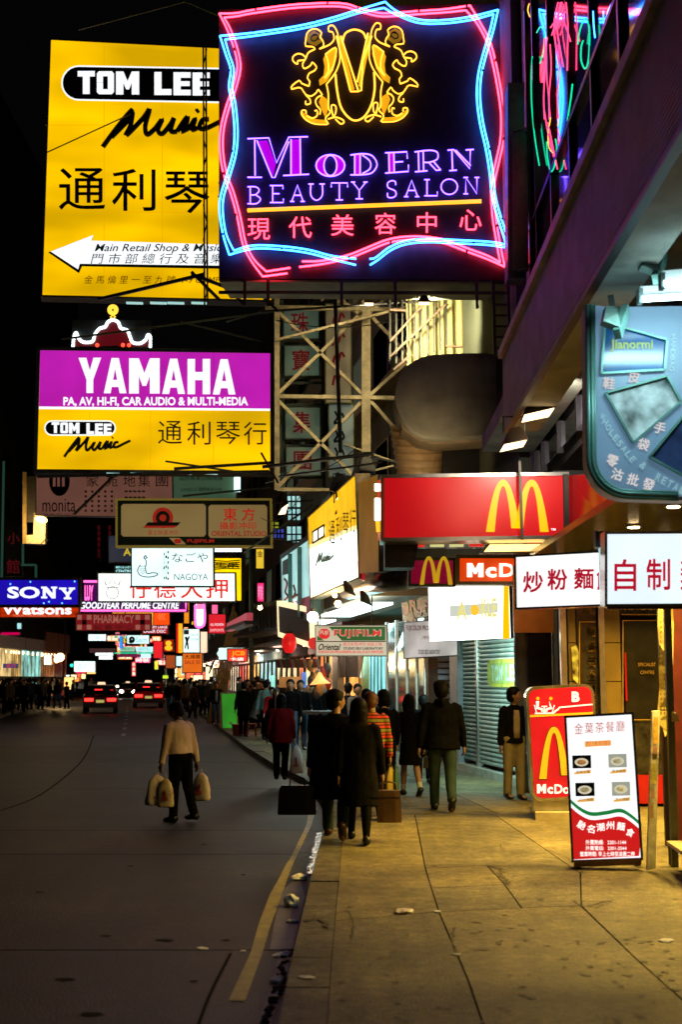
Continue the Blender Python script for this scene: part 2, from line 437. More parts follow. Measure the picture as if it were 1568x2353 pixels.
# kerbside lines
ln = MB()
def strip(L, R, z):
    L = [gnd(x * .5004, 1750 + y * .5004, z) for x, y in L]; R = [gnd(x * .5004, 1750 + y * .5004, z) for x, y in R]
    for i in range(len(L) - 1): ln.poly([L[i], R[i], R[i + 1], L[i + 1]])
strip([(1050, 1095), (1150, 880), (1190, 740), (1240, 610), (1262, 570), (1280, 540), (1315, 470), (1330, 450), (1390, 330)],
      [(1125, 1100), (1205, 880), (1240, 760), (1300, 600), (1312, 560), (1330, 510), (1350, 460), (1370, 420), (1412, 330)], RZ + .004)
struct('yellow_line', ln, M_yel, road)
ln = MB(); strip([(1391, 329), (1408, 290), (1415, 250), (1430, 210)], [(1413, 329), (1432, 290), (1440, 260), (1460, 210)], RZ + .004)
struct('white_line', ln, M_grypaint, road)
ln = MB()
for k in range(9):
    Y = 40 + k * 5; x = (lkx(Y) + kx(Y)) / 2 + 1.0 - .0 * Y
    ln.poly([(x, Y, RZ + .004), (x + .14, Y, RZ + .004), (x + .14 - .3, Y + 2, RZ + .004), (x - .3, Y + 2, RZ + .004)])
struct('lane_line', ln, M_grypaint, road)
# wet gutter
M_wet = mat('gutter water', (.01, .012, .014), .12, var=.1, bump=1.0, bscale=22, ior=1.33)
mb = MB(); mb.poly([gnd(x, y, RZ + .008) for x, y in [(729, 1912), (741, 1912), (737, 1935), (731, 1962), (727, 1980), (718, 2008), (711, 2008), (712, 1985), (720, 1970), (718, 1950), (727, 1932)]])
pud = struct('gutter_puddle', mb, M_wet, road)
mb = MB(); mb.poly([gnd(x, y, RZ + .006) for x, y in [(650, 2045), (690, 2010), (700, 2060), (672, 2180), (620, 2182), (632, 2110)]])
struct('damp_patch', mb, mat('damp concrete', (.065, .065, .07), .55, var=.3), road)
mb = MB(); mb.poly([gnd(x, y, RZ + .006) for x, y in [(640, 2190), (668, 2200), (650, 2270), (622, 2353), (590, 2400), (600, 2330), (630, 2250)]])
struct('gutter_puddle', mb, mat('gutter mud', (.02, .018, .013), .5, var=.5, scale=8, spec=.3), road)
random.seed(5)
M_glint = mat('water glint', (.8, .88, .95), .2, metal=.9, var=.4)  # glints on the gutter water put in as pale metal flakes
mb = MB()
for _ in range(70):
    t = random.random(); px = 733 - 22 * t + random.uniform(-6, 6); py = 1915 + 92 * t; c = gnd(px, py, RZ + .013)
    mb.sphere(c, (random.uniform(.006, .030), random.uniform(.010, .05), .003), 6, 4)
o = single('puddle_glint', 'bright water glints put in as pale metal flakes on the gutter puddle by the kerb', 'litter', mb, M_glint); o['kind'] = 'stuff'
mb = MB()
for _ in range(60):
    t = random.random(); px = 668 - 62 * t + random.uniform(-12, 10); py = 2180 + 190 * t; c = gnd(px, py, RZ + .012)
    mb.sphere(c, (random.uniform(.008, .03), random.uniform(.006, .02), .01), 5, 4)
o = single('leaf_litter', 'dark wet rubbish and leaves along the kerb at the bottom edge', 'litter', mb, mat('wet rubbish', (.05, .05, .035), .7, var=.6, scale=30, spec=.1)); o['kind'] = 'stuff'
def litter(px, py, z, r, lab, m=M_paper, flat=.35, seed=1):
    random.seed(seed); mb = MB(); c = gnd(px - (12 if z < 0 and px > 600 else 0), py, z)
    def fn(q, p):
        k = 1 + .45 * noise.noise(V((q.x * 2.2 + seed, q.y * 2.2, q.z * 2.2))); return V((p.x * k, p.y * k, max(p.z * k, -r * flat * .4)))
    mb.sphere(c + V((0, 0, r * flat * .6)), (r, r * .7, r * flat), 10, 6, Matrix.Rotation(seed, 3, 'Z'), fn)
    single('litter', lab, 'litter', mb, m, V((c.x, c.y, z)))
M_paper2 = mat('orange wrapper', (.65, .2, .08), .6, var=.5, scale=30, col2=(.9, .8, .7))
litter(700, 2022, RZ, .10, 'crumpled white paper in the gutter just below the puddle', seed=1)
litter(681, 2083, RZ, .085, 'white plastic cup crushed against the kerb', flat=.7, seed=2)
litter(684, 2121, RZ, .05, 'small torn paper scrap in the gutter under the crushed cup', seed=3)
litter(663, 2196, RZ, .08, 'round white lid lying in the gutter beside dark rubbish', flat=.15, seed=4)
litter(648, 2258, RZ, .06, 'dirty tissue among the wet rubbish at the kerb', seed=5)
litter(705, 2247, 0, .05, 'flat white scrap on the kerb edge', flat=.12, seed=6)
litter(928, 2097, 0, .09, 'orange and white food wrapper on the pavement joint', M_paper2, .2, seed=7)
litter(1006, 2096, 0, .04, 'tiny white scrap where two pavement joints meet', flat=.2, seed=8)
litter(1052, 2195, 0, .03, 'tiny white scrap on the long pavement joint', flat=.2, seed=9)
litter(1532, 2163, 0, .06, 'white paper scrap on the pavement near the right edge', flat=.15, seed=10)
litter(465, 2180, RZ, .05, 'white scrap on the road joint farther from the kerb', flat=.1, seed=12)
litter(558, 2186, RZ, .025, 'speck of paper on the road joint beside the yellow line', flat=.2, seed=13)
# left pavement
lp = MB(); lp.prism([V((lkx(28), 28, 0)), V((lkx(200), 200, 0)), V((-120, 200, 0)), V((-120, 28, 0))], (0, 0, -.2))
struct('far_pavement', lp, M_con2)
# ================================================================ BUILDINGS
M_wallg = mat('rendered wall grey green', (.10, .115, .09), .85, var=.35, scale=.8, bump=.3, bscale=20)
M_walld = mat('dark wall', (.035, .035, .035), .9, var=.3, scale=.5)
M_conc = mat('painted concrete', (.36, .37, .32), .8, var=.3, scale=2.2, bump=.4, bscale=40)
M_beige = mat('beige render', (.34, .27, .19), .8, var=.2, scale=2, bump=.2)
M_steel = mat('brushed steel', (.5, .48, .45), .3, metal=.9, var=.15, scale=8)
M_cream = mat('cream steel paint', (.55, .45, .27), .6, var=.3, scale=7, bump=.2)
M_mirg = mat('mirror glass', (.42, .42, .50), .05, metal=.95, var=.05)
M_glassd = mat('dark window glass', (.006, .007, .012), .04, var=.1, spec=.9, ior=2.3)
M_mull = mat('bronze mullion', (.03, .026, .035), .35, metal=.4)
M_teal = mat('teal shutter paint', (.16, .30, .30), .38, metal=.35, var=.2, scale=3)
M_tealb = mat('teal shutter paint pale', (.42, .50, .45), .35, metal=.35, var=.2, scale=3)
M_white = mat('white enamel', (.7, .7, .68), .4)
M_gold = mat('gold leaf', (.7, .42, .08), .4, metal=.5)
M_marble = mat('black marble', (.035, .03, .022), .25, var=.7, scale=7)
M_tile = mat('yellow wall tile', (.26, .17, .045), .35, var=.15, scale=3)
M_red = mat('red enamel', (.45, .01, .015), .3, var=.1)
M_orange = mat('orange board', (.5, .15, .02), .5, var=.12)
M_darkred = mat('dark red board', (.12, .015, .015), .5)

# ---- far right block: upper wall with windows
def box2(mb, Y0, Y1, z0, z1, out, depth):
    a, b = V((fX(Y0) - out, Y0, 0)), V((fX(Y1) - out, Y1, 0)); d = V((depth, depth * .165, 0))
    q = [a, b, b + d, a + d]
    mb.prism([p + V((0, 0, z0)) for p in q], (0, 0, z1 - z0)); return mb
bA = Thing('shophouse_block', 'grey green shophouse block rising behind the steel truss and the rounded concrete end', 'building', (6, 30, 0))
bA.part('wall', box2(MB(), 19.8, 47.9, 3.4, 24, 0, 14), M_wallg)
M_winlit = emit('curtained window', (.25, .33, .2), .10)
def winrow(T, Y0, Y1, step, wd, z0, z1, lit):
    Y = Y0
    while Y < Y1:
        f = T.part('window', box2(MB(), Y, Y + wd, z0 - .05, z1 + .05, .06, .1), M_mull)
        T.part('pane', box2(MB(), Y + .08, Y + wd - .08, z0, z1, .07, .06), M_winlit if random.random() < lit else M_glassd, parent=f)
        Y += step
random.seed(21)
for z in (6.2, 9.3, 12.4, 15.5): winrow(bA, 27, 46, 3.1, 1.9, z, z + 1.5, .3)
for z in (5.6, 8.7, 11.8): bA.part('ledge', box2(MB(), 24.5, 47.5, z, z + .14, .5, .6), M_beige)
bB = Thing('shophouse_block', 'dark far shophouse block beyond the long white pawn shop sign on the right side', 'building', (2, 70, 0))
bB.part('wall', box2(MB(), 48, 74, 3.4, 20, 0, 14), M_walld)
for z in (5.2, 8.3, 11.4): winrow(bB, 49, 73, 4, 2.2, z, z + 1.6, .35)
bC = Thing('shophouse_block', 'lowest and most distant dark block at the end of the right side shops', 'building', (-2, 90, 0))
bC.part('wall', box2(MB(), 74.2, 130, 3.4, 17, 0, 14), M_walld)
for z in (5.2, 8.3): winrow(bC, 76, 120, 6, 2.5, z, z + 1.6, .4)
# ---- near right building with mirror glass
def gX(Y): return 2.83 + .0164 * Y
bG = Thing('glass_fronted_building', 'near right building with dark mirror glass panes above the canopy', 'building', (5, 10, 0))
bG.part('wall', MB().prism([(gX(3) + .12, 3, 4.8), (gX(19.2) + .12, 19.2, 4.8), (14, 19.2, 4.8), (14, 3, 4.8)], (0, 0, 13.5)), M_walld)
yb = [3.0, 4.6, 6.2, 7.7, 9.2, 10.7, 12.25, 13.8, 15.35, 16.9, 18.4, 19.2]; zb = [4.9, 9.0, 12.9, 18.2]
mm = MB()
for a, b in zip(yb, yb[1:]):
    for c, d in zip(zb, zb[1:]):
        bG.part('pane', MB().prism([(gX(a), a + .03, c + .03), (gX(b), b - .03, c + .03), (gX(b), b - .03, d - .03), (gX(a), a + .03, d - .03)], (.03, 0, 0)), M_mirg)
for a in yb: bG.part('mullion', MB().box((gX(a) - .015, a, 11.5), (.09, .07, 13.3)), M_mull)
for c in zb[1:-1]: bG.part('transom', MB().bar((gX(3) - .02, 3, c), (gX(19.2) - .02, 19.2, c), .1, .07), M_mull)
bG.part('corner_column', MB().prism([(gX(19.2) - .02, 19.25, 3.6), (gX(19.2) - .02, 19.85, 3.6), (4.2, 19.85, 3.6), (4.2, 19.25, 3.6)], (0, 0, 14)), M_conc)
# projecting canopy beam
bx = lambda Y: 1.75 + .0164 * Y
M_mosaic = mat('ribbed grey tile', (.30, .38, .50), .55, var=.25, scale=3)
nt = M_mosaic.node_tree; bs = nt.nodes['Principled BSDF']
tc = nd(nt, 'ShaderNodeTexCoord'); wv = nd(nt, 'ShaderNodeTexWave'); wv.bands_direction = 'Z'; wv.inputs['Scale'].default_value = 9
nt.links.new(tc.outputs['Object'], wv.inputs[0]); bp = nd(nt, 'ShaderNodeBump'); bp.inputs['Strength'].default_value = .8; bp.inputs['Distance'].default_value = .02
nt.links.new(wv.outputs[1], bp.inputs['Height']); nt.links.new(bp.outputs[0], bs.inputs['Normal'])
cp = Thing('canopy', 'ribbed concrete canopy edge running overhead from the upper right corner', 'canopy', (2, 9, 4.7))
cp.part('fascia', MB().prism([(bx(2.5), 2.5, 4.72), (bx(14.6), 14.6, 4.72), (bx(14.6), 14.6, 5.60), (bx(2.5), 2.5, 5.60)], (.2, 0, 0)), M_mosaic)
cp.part('capping', MB().prism([(bx(2.5) - .05, 2.5, 5.60), (bx(14.6) - .05, 14.6, 5.60), (bx(14.6) - .05, 14.6, 5.70), (bx(2.5) - .05, 2.5, 5.70)], (.4, 0, 0)), mat('smooth grey cap', (.5, .42, .55), .5))
cp.part('drip_strip', MB().prism([(bx(2.5) + .004, 2.5, 4.66), (bx(14.6) + .004, 14.6, 4.66), (bx(14.6) + .004, 14.6, 4.718), (bx(2.5) + .004, 2.5, 4.718)], (.07, 0, 0)), M_black)
cp.part('soffit', MB().prism([(bx(2.5) + .08, 2.5, 4.69), (bx(14.6) + .08, 14.6, 4.69), (bx(14.6) + .42, 14.6, 4.69), (bx(2.5) + .42, 2.5, 4.69)], (0, 0, .028)), M_conc)
cp.part('roof_slab', MB().prism([(bx(2.5) + .205, 2.5, 5.3), (bx(19.2) + .205, 19.2, 5.3), (gX(19.2) - .06, 19.2, 5.3), (gX(2.5) - .06, 2.5, 5.3)], (0, 0, .25)), M_conc)
# shop wall off to the right, and stair entrance wall
wl = Thing('stair_entrance', 'marble faced stair entrance with gold lettering behind the standing menu boards', 'entrance', (4.6, 17, 0))
Yw = 16.8
P = Panel((1285, 1200), (1700, 1200), (1285, 1885), Yw)
zt = 4.6
wl.part('backing_wall', MB().prism([(at(1285, 1500, Yw).x, Yw + .06, 0), (8, Yw + .06, 0), (8, Yw + .06, zt), (at(1285, 1500, Yw).x, Yw + .06, zt)], (0, .3, 0)), M_walld)
def wbox(x0, x1, y0, y1, th=.05, off=0.0):
    a, b = at(x0, 1500, Yw).x, at(x1, 1500, Yw).x; z1 = at(1400, y0, Yw).z; z0 = max(0.005, at(1400, y1, Yw).z)
    return MB().box(((a + b) / 2, Yw - off - th / 2, (z0 + z1) / 2), (b - a, th, z1 - z0))
wl.part('steel_post', wbox(1287, 1300, 1200, 1890, .12), M_steel)
for a, b in ((1200, 1476), (1478, 1565), (1567, 1655), (1657, 1745), (1747, 1838)):
    wl.part('tile', wbox(1307, 1324, a, b, .03), M_tile); wl.part('tile', wbox(1391, 1426, a, b, .035), M_tile)
wl.part('marble_panel', wbox(1327, 1372, 1200, 1840, .03), M_marble)
wl.part('steel_post', wbox(1374, 1387, 1200, 1890, .14), M_steel)
wl.part('marble_panel', wbox(1428, 1700, 1200, 1415, .03), M_marble)
dr = wl.part('door', wbox(1434, 1512, 1428, 1655, .04), mat('dark bronze door', (.02, .016, .010), .35, metal=.3, var=.5, scale=6))
wl.part('marble_panel', wbox(1428, 1520, 1657, 1835, .03), M_marble)
wl.part('red_skirting', wbox(1440, 1530, 1780, 1845, .06, .03), M_red)
P2 = Panel((1285, 1200), (1700, 1200), (1285, 1885), Yw - .06)
mb = MB()
for a in ((1432, 1425, 1512, 1427), (1432, 1653, 1512, 1655), (1432, 1427, 1434, 1653), (1430, 1411, 1520, 1413), (1332, 1428, 1370, 1430), (1332, 1430, 1334, 1640)): P2.rect(mb, *a)
wl.part('gold_trim', mb, M_gold)
mb = MB()
for ch, y in zip('職業安全健康', (1452, 1487, 1521, 1553, 1586, 1617)): wl.part('gold_character', P2.text(MB(), ch, 1352, y - 12, 1370, y + 12, .01, .03), M_gold)
wl.part('gold_lettering', P2.text(MB(), 'AND HEALTH', 1427, 1391, 1520, 1402, .01), M_gold); wl.part('gold_lettering', P2.text(MB(), 'SPECIALIST', 1468, 1523, 1508, 1531, .01, 0), M_gold); wl.part('gold_lettering', P2.text(MB(), 'CENTRE', 1473, 1541, 1505, 1549, .01, 0), M_gold)
wl.part('gold_character', P2.text(MB(), '人', 1334, 1380, 1366, 1415, .01, .04), M_gold)
mb = MB(); P2.shape(mb, [(1314, 1487), (1326, 1482), (1331, 1500), (1330, 1572), (1318, 1560)], .01)
wl.part('poster', mb, mat('red gold print', (.5, .02, .02), .5, var=.9, scale=12, col2=(.9, .6, .15)))
wl.part('door_jamb_light', wbox(1433, 1437, 1500, 1610, .02, .06), M_red)
# low ceiling over the entrance with downlights
ce = Thing('entrance_ceiling', 'dark reflective ceiling over the entrance with small round downlights', 'ceiling', (4, 14, 3.3))
ce.part('ceiling_board', MB().box((4.75, 13.75, 3.40), (4.3, 5.9, .08)), mat('dark glossy ceiling', (.10, .10, .06), .25, var=.4, scale=3))
ce.part('edge_trim', MB().box((4.75, 10.76, 3.42), (4.3, .08, .2)), M_beige)
M_bulb = emit('warm downlight', (1, .72, .35), 30)
for X in (3.4, 4.2):  # unseen canopy downlights, added to light the banner and right foreground
    for Y in (6.0, 8.0, 10.0):
        r = cp.part('downlight', MB().cyl((X, Y, 5.297), (X, Y, 5.24), .11, 16), M_steel); cp.part('bulb', MB().cyl((X, Y, 5.238), (X, Y, 5.23), .08, 12), emit('warm downlight', (1, .72, .35), 30), parent=r)
for X in (3.2, 4.0, 4.8, 5.6):
    for Y in (11.6, 13.2, 14.9):
        r = ce.part('downlight', MB().cyl((X, Y, 3.3575), (X, Y, 3.34), .09, 16), M_steel)
        ce.part('bulb', MB().cyl((X, Y, 3.338), (X, Y, 3.332), .06, 12), M_bulb, parent=r)
# side wall of stalls at the right edge
sw = Thing('stall_side_wall', 'dark red painted wall panels at the far right edge behind the bench', 'wall', (4.2, 11, 0))
sw.part('panel', MB().box((at(1556, 1600, 12.2).x + .5, 12.5, 1.6), (.9, .05, 3.2)), M_darkred)
sw.part('panel', MB().box((at(1530, 1600, 12.9).x + .1, 12.9, 1.6), (.3, .06, 3.2)), M_black)
# pillar and recess between shutter and entrance
rc = Thing('corner_recess', 'dark recess with round grey column and orange board left of the entrance', 'entrance', (3, 19, 0))
c0 = at(1209, 1700, 18.6)
rc.part('column', MB().cyl((c0.x, 18.9, 0), (c0.x, 18.9, 4.2), .11, 20), mat('pale grey column', (.4, .38, .4), .4), smooth=True)
a, b = at(1220, 1600, 19.3).x, at(1300, 1600, 19.3).x
rc.part('back_wall', MB().box(((a + b) / 2 + .1, 19.35, 2.1), (b - a + .3, .1, 4.2)), mat('brown dark wall', (.06, .025, .02), .6))
za, zb_ = at(1200, 1454, 18).z, at(1200, 1300, 18).z
rc.part('orange_board', MB().box(((at(1180, 1400, 18).x + at(1283, 1400, 18).x) / 2, 18, (za + zb_) / 2), (at(1283, 1400, 18).x - at(1180, 1400, 18).x, .08, zb_ - za)), M_orange)
rc.part('handrail', MB().box((at(1272, 1500, 18.4).x, 18.4, 1.6), (.03, .05, 3.2)), M_steel)

# ---- ground-floor shopfronts of the far block
def fbox(pa, pb, z0, z1, out=0.0, th=.08):
    Ya, Yb = facY(pa), facY(pb); a, b = V((fX(Ya) - out, Ya, z0)), V((fX(Yb) - out, Yb, z0))
    return MB().prism([a, b, b + V((th, 0, 0)), a + V((th, 0, 0))], (0, 0, z1 - z0))
sh = Thing('shuttered_shop', 'closed shop with teal roller shutter beside the man leaning on his own', 'shop', fac(1130))
def shutter(T, pa, pb, z0, z1, m, pitch=.1):
    Ya, Yb = facY(pa), facY(pb); a, b = V((fX(Ya), Ya, 0)), V((fX(Yb), Yb, 0)); n = V((-1, -.165, 0)).normalized()
    mb = MB(); h = pitch
    prof = [(0, .002), (.03, h * .18), (.038, h * .5), (.03, h * .82), (0, h * .97), (-.02, h * .97), (-.02, .002)]
    A = [a + n * x + V((0, 0, z)) for x, z in prof]; B = [b + n * x + V((0, 0, z)) for x, z in prof]
    k = len(prof); mb.add(A + B, [tuple(range(k)), tuple(range(2 * k - 1, k - 1, -1))] + [(i, i + k, (i + 1) % k + k, (i + 1) % k) for i in range(k)])
    me = mb.mesh('slat', T.org, [m]); z = z0
    while z + h <= z1:
        o = bpy.data.objects.new('slat', me); COL.objects.link(o); o.parent = T.o; o.location = (0, 0, z); z += h
shutter(sh, 1100, 1203, .2, 3.3, M_tealb, .078); shutter(sh, 1066, 1098, .2, 3.3, M_teal, .078)
sh.part('guide_rail', fbox(1097, 1101, 0, 3.4, .06, .1), M_steel); sh.part('guide_rail', fbox(1203, 1207, 0, 3.4, .06, .1), M_steel)
sh.part('threshold', fbox(1062, 1206, 0, .13, .14, .3), mat('ribbed aluminium sill', (.6, .58, .5), .4, metal=.3, bump=.8, bscale=30))
Pm = Panel((1121, 1518), (1199, 1512), (1121, 1585), facY(1121) - .08, facY(1199) - .08)  # sign's reflection on the slats, painted as yellow plates and pale letters
sh.part('painted_reflection', Pm.shape(MB(), [(1126, 1516), (1190, 1513), (1199, 1520), (1199, 1572), (1190, 1580), (1128, 1578), (1121, 1570), (1121, 1524)], .0, .004), mat('yellow reflection paint', (.62, .56, .08), .5))
sh.part('painted_reflection', Pm.shape(MB(), [(1127, 1524), (1192, 1521), (1192, 1570), (1127, 1571)], .005, .003), mat('lime reflection paint', (.42, .50, .12), .5)); sh.part('painted_reflection', Pm.text(MB(), 'TOM', 1130, 1528, 1156, 1566, .010, .03), mat('pale reflection paint', (.6, .68, .6), .5)); sh.part('painted_reflection', Pm.text(MB(), 'LEE', 1163, 1527, 1190, 1565, .010, .03), mat('pale reflection paint', (.6, .68, .6), .5))
sh.part('painted_reflection', Pm.shape(MB(), [(1150, 1628), (1198, 1622), (1198, 1655), (1150, 1662)], .0, .004), mat('yellow reflection paint', (.62, .56, .08), .5))
sh.part('backing', fbox(1050, 1207, 0, 3.5, -.12, .05), M_black)
sh.part('pillar', fbox(1046, 1064, 0, 3.6, .12, .4), mat('lilac grey pillar', (.35, .33, .36), .5))
dw = Thing('doorway_shop', 'narrow dark doorway with blue striped shutter inside behind the hooded man', 'doorway', fac(1010))
dw.part('back_wall', fbox(975, 1050, 0, 3.4, -1.2, .05), mat('doorway brown', (.05, .03, .02), .7))
dw.part('jamb', fbox(978, 985, 0, 3.2, .02, 1.1), mat('wood jamb', (.12, .07, .04), .6)); dw.part('jamb', fbox(1040, 1046, 0, 3.2, .02, 1.0), mat('orange wood jamb', (.3, .12, .04), .5))
M_blslat = mat('blue white slat', (.35, .4, .55), .4, metal=.3)
a, b = at(1008, 1600, 26.2).x, at(1036, 1600, 26.2).x; zz = .3
sl = MB().box((0, 0, 0), (b - a, .04, .09)).mesh('slat', (0, 0, 0), [M_blslat])
while zz < 3.0:
    o = bpy.data.objects.new('slat', sl); COL.objects.link(o); o.parent = dw.o; o.location = V(((a + b) / 2, 26.2, zz)) - dw.org; zz += .13
gs = Thing('glass_shopfront', 'glass fronted shop glowing cyan under the film shop sign', 'shop', fac(920))
M_shopglass = mat('shop glass', (.5, .6, .58), .08, trans=.9, spec=.6)
M_cy = emit('cyan lit shop interior', (.20, .60, .56), .8, var=.5, scale=1.2)
M_cyb = emit('cyan lit door frame', (.30, .82, .85), 1.0, var=.3, scale=2)
gs.part('interior_wall', fbox(888, 980, 0, 3.0, -.9, .05), M_cy)
gs.part('floor_riser', fbox(888, 978, 0, .35, .02, .8), mat('dark riser', (.05, .07, .07), .4))
for q in (890, 912, 936, 958, 977): gs.part('frame_post', fbox(q, q + 2.4, .35, 3.1, .05, .09), M_steel)
for q, r in ((892.5, 912), (914.5, 936), (938.5, 958), (960.5, 977)): gs.part('pane', fbox(q, r, .36, 3.05, .02, .015), M_shopglass)
gs.part('interior_column', fbox(948, 962, .35, 3.0, -.3, .2), mat('ochre column', (.4, .3, .1), .6))
gs.part('display_figure', MB().loft([[fac(921, z, -.45) + V((cos(t * pi / 4) * r, sin(t * pi / 4) * r * .6, 0)) for t in range(8)] for z, r in ((.5, .05), (.9, .10), (1.3, .2), (1.6, .12), (1.9, .17), (2.2, .05), (2.35, .09), (2.5, .03))]), mat('pale mannequin', (.5, .65, .6), .5), smooth=True)
gs.part('door_panel', fbox(852, 888, 0, 3.0, .04, .08), M_cyb)
for q in (856, 864, 872, 880): gs.part('door_rib', fbox(q, q + 1.5, 0, 3.0, .07, .03), mat('teal rib', (.06, .25, .27), .4))
gs.part('side_panel', fbox(836, 851, 0, 3.0, .04, .08), mat('olive panel', (.34, .34, .08), .6))
wd = Thing('wooden_kiosk_front', 'small brown shop counter with orange lit opening left of the cyan doors', 'shop', fac(805))
wd.part('half_shutter', fbox(782, 828, 1.75, 3.0, .02, .05), mat('brown roller blind', (.13, .06, .02), .6, bump=1, bscale=40))
wd.part('lit_opening', fbox(782, 828, 1.0, 1.74, -.3, .05), emit('orange lit counter', (1, .38, .06), 1.2, var=.4))
wd.part('counter', fbox(780, 830, 0, 1.0, .1, .4), mat('counter wood', (.2, .09, .03), .5))
wd.part('post', fbox(828, 835, 0, 3.2, .06, .1), mat('orange post', (.6, .2, .03), .4)); wd.part('post', fbox(768, 781, 0, 3.2, .06, .2), mat('pale post', (.4, .42, .4), .4))
# canopies over these shops
cb = Thing('concrete_canopy', 'beige concrete canopy jutting over the film shop', 'canopy', fac(830, 3.5))
def cbox(Y0, Y1, z0, z1, o0, o1):
    A = [(fX(Y0) - o1, Y0, z0), (fX(Y1) - o1, Y1, z0), (fX(Y1) - o0, Y1, z0), (fX(Y0) - o0, Y0, z0)]
    return MB().prism(A, (0, 0, z1 - z0))
cb.part('slab', cbox(25.5, 42, 3.62, 3.9, -.1, 1.5), M_beige)
cb.part('fascia_board', cbox(25.45, 42, 3.42, 3.75, 1.505, 1.57), M_beige)
for a_, b_2 in ((27.5, 33), (35.5, 41)): cb.part('light_strip', cbox(a_, b_2, 3.36, 3.415, .5, 1.3), emit('white canopy strip', (.85, 1, 1), 3.5))
cb.part('end_board', MB().prism([(fX(25.4) - 1.57, 25.42, 3.42), (fX(25.4) + .1, 25.42, 3.42), (fX(25.4) + .1, 25.42, 4.2), (fX(25.4) - 1.57, 25.42, 3.9)], (0, .06, 0)), M_beige)
# truss: steel frame carrying the billboard
tr = Thing('sign_truss', 'cream painted steel lattice frame under the big black neon sign', 'truss', at(840, 1090, 26))
YT = 26
def tb(x0, y0, x1, y1, w=.09, Y=YT, m=None, n='truss_bar'): tr.part(n, MB().bar(at(x0, y0, Y), at(x1, y1, Y), w, w * .8), m or M_cream)
tb(842, 690, 842, 1108, .19); tb(637, 640, 637, 1125, .11); tb(610, 706, 910, 712, .10); tb(636, 911, 912, 915, .10); tb(637, 1124, 790, 1126, .08)
for b in ((636, 713, 838, 911), (638, 906, 831, 719), (638, 919, 811, 1092), (638, 1119, 838, 917), (850, 723, 934, 811), (850, 909, 934, 834), (850, 919, 907, 983), (770, 700, 838, 640), (850, 720, 925, 650), (785, 690, 842, 735), (742, 690, 720, 650)):
    tb(*b, w=.085, Y=YT + .12)
tb(846, 1085, 905, 1070, .05); tb(790, 1020, 905, 1060, .04)
for b in ((820, 712, 860, 712), (825, 700, 858, 700)): pass
for b in ((632, 782, 1015, 686), (640, 660, 1000, 690)): tb(*b, w=.06, Y=25, n='brace')
tr2 = Thing('rail_frame', 'black pipes and rails crossing in front of the cream truss', 'pipe frame', at(800, 680, 23))
for b, w_ in (((603, 678, 1003, 666), .11), ((770, 668, 783, 1040), .075), ((600, 716, 1010, 690), .05), ((603, 1073, 860, 1042), .07), ((640, 1095, 880, 1062), .04), ((600, 1040, 640, 1110), .04), ((560, 640, 640, 716), .06)):
    tr2.part('pipe', MB().tube([at(b[0], b[1], 23), at(b[2], b[3], 23)], w_ / 2, 8), M_black)
# stair cage
stc = Thing('ladder_cage', 'dark safety cage of vertical bars in front of the lit corrugated sheet', 'cage', at(960, 820, 24))
for i in range(10):
    x = 897 + i * 14.2; stc.part('cage_bar', MB().bar(at(x, 642, 22.9 - .03 * i), at(x + (2 if i > 5 else 0), 835 - max(0, i - 2) * 5, 22.9 - .03 * i), .035), M_black)
for b in ((897, 820, 1025, 700), (897, 785, 1010, 660), (897, 712, 935, 714), (905, 850, 945, 815), (1020, 664, 1065, 664), (1024, 795, 1064, 797)): stc.part('cage_rail', MB().bar(at(b[0], b[1], 22.55), at(b[2], b[3], 22.55), .04), mat('rusty rail', (.12, .07, .05), .6))
# corrugated sheet lit by the sign's floodlight
Pc = Panel((932, 640), (1062, 636), (936, 850), 23.2)
mb = MB(); n = 26
for i in range(n):
    u0, u1 = i / n, (i + 1) / n; o0 = .04 if i % 4 < 2 else 0; o1 = .04 if (i + 1) % 4 < 2 else 0
    mb.poly([Pc.uv(u0, 0, o0), Pc.uv(u1, 0, o1), Pc.uv(u1, 1, o1), Pc.uv(u0, 1, o0)])
single('corrugated_sheet', 'pale yellow corrugated wall sheet lit brightly behind the ladder cage', 'wall', mb, mat('pale yellow sheet', (.62, .55, .26), .6, var=.12, scale=3))
# rounded concrete end
rd = Thing('rounded_canopy_end', 'big grey concrete slab with rounded end above the red burger sign', 'canopy', at(1000, 1000, 21))
Pr = Panel((909, 813), (1142, 813), (909, 1006), 21)
op = smoothp([(1145, 812), (1060, 812), (988, 817), (950, 831), (923, 856), (910, 896), (912, 934), (932, 973), (968, 999), (1000, 1006), (1060, 1003)], 6) + [(1145, 998)]
rd.part('slab', Pr.shape(MB(), op, 0, 1.1), M_conc)
rd.part('underside_band', Pr.shape(MB(), smoothp([(912, 940), (932, 976), (968, 1002), (1000, 1010), (1060, 1007), (1150, 1002)], 5) + [(1150, 1012), (1000, 1021), (962, 1012), (925, 985)], -.35, .7), M_beige)
cc = at(965, 1060, 22.6); rings = []
for k in range(22):
    z = cc.z - .25 + k * .045; r = .42 + (.03 if k % 3 == 0 else 0) + k * .006
    rings.append([V((cc.x + cos(t * pi / 12) * r, cc.y + sin(t * pi / 12) * r, z + .12 * sin(t * pi / 12))) for t in range(24)])
rd.part('fluted_drum', MB().loft(rings), mat('warm cream metal', (.6, .42, .22), .4, var=.15), smooth=False)
rd.part('recess', MB().box((at(1090, 1070, 22).x, 22.3, at(1090, 1070, 22).z), (1.1, .3, .65)), M_black)  # solid black box puts in the dark of the void below the slab
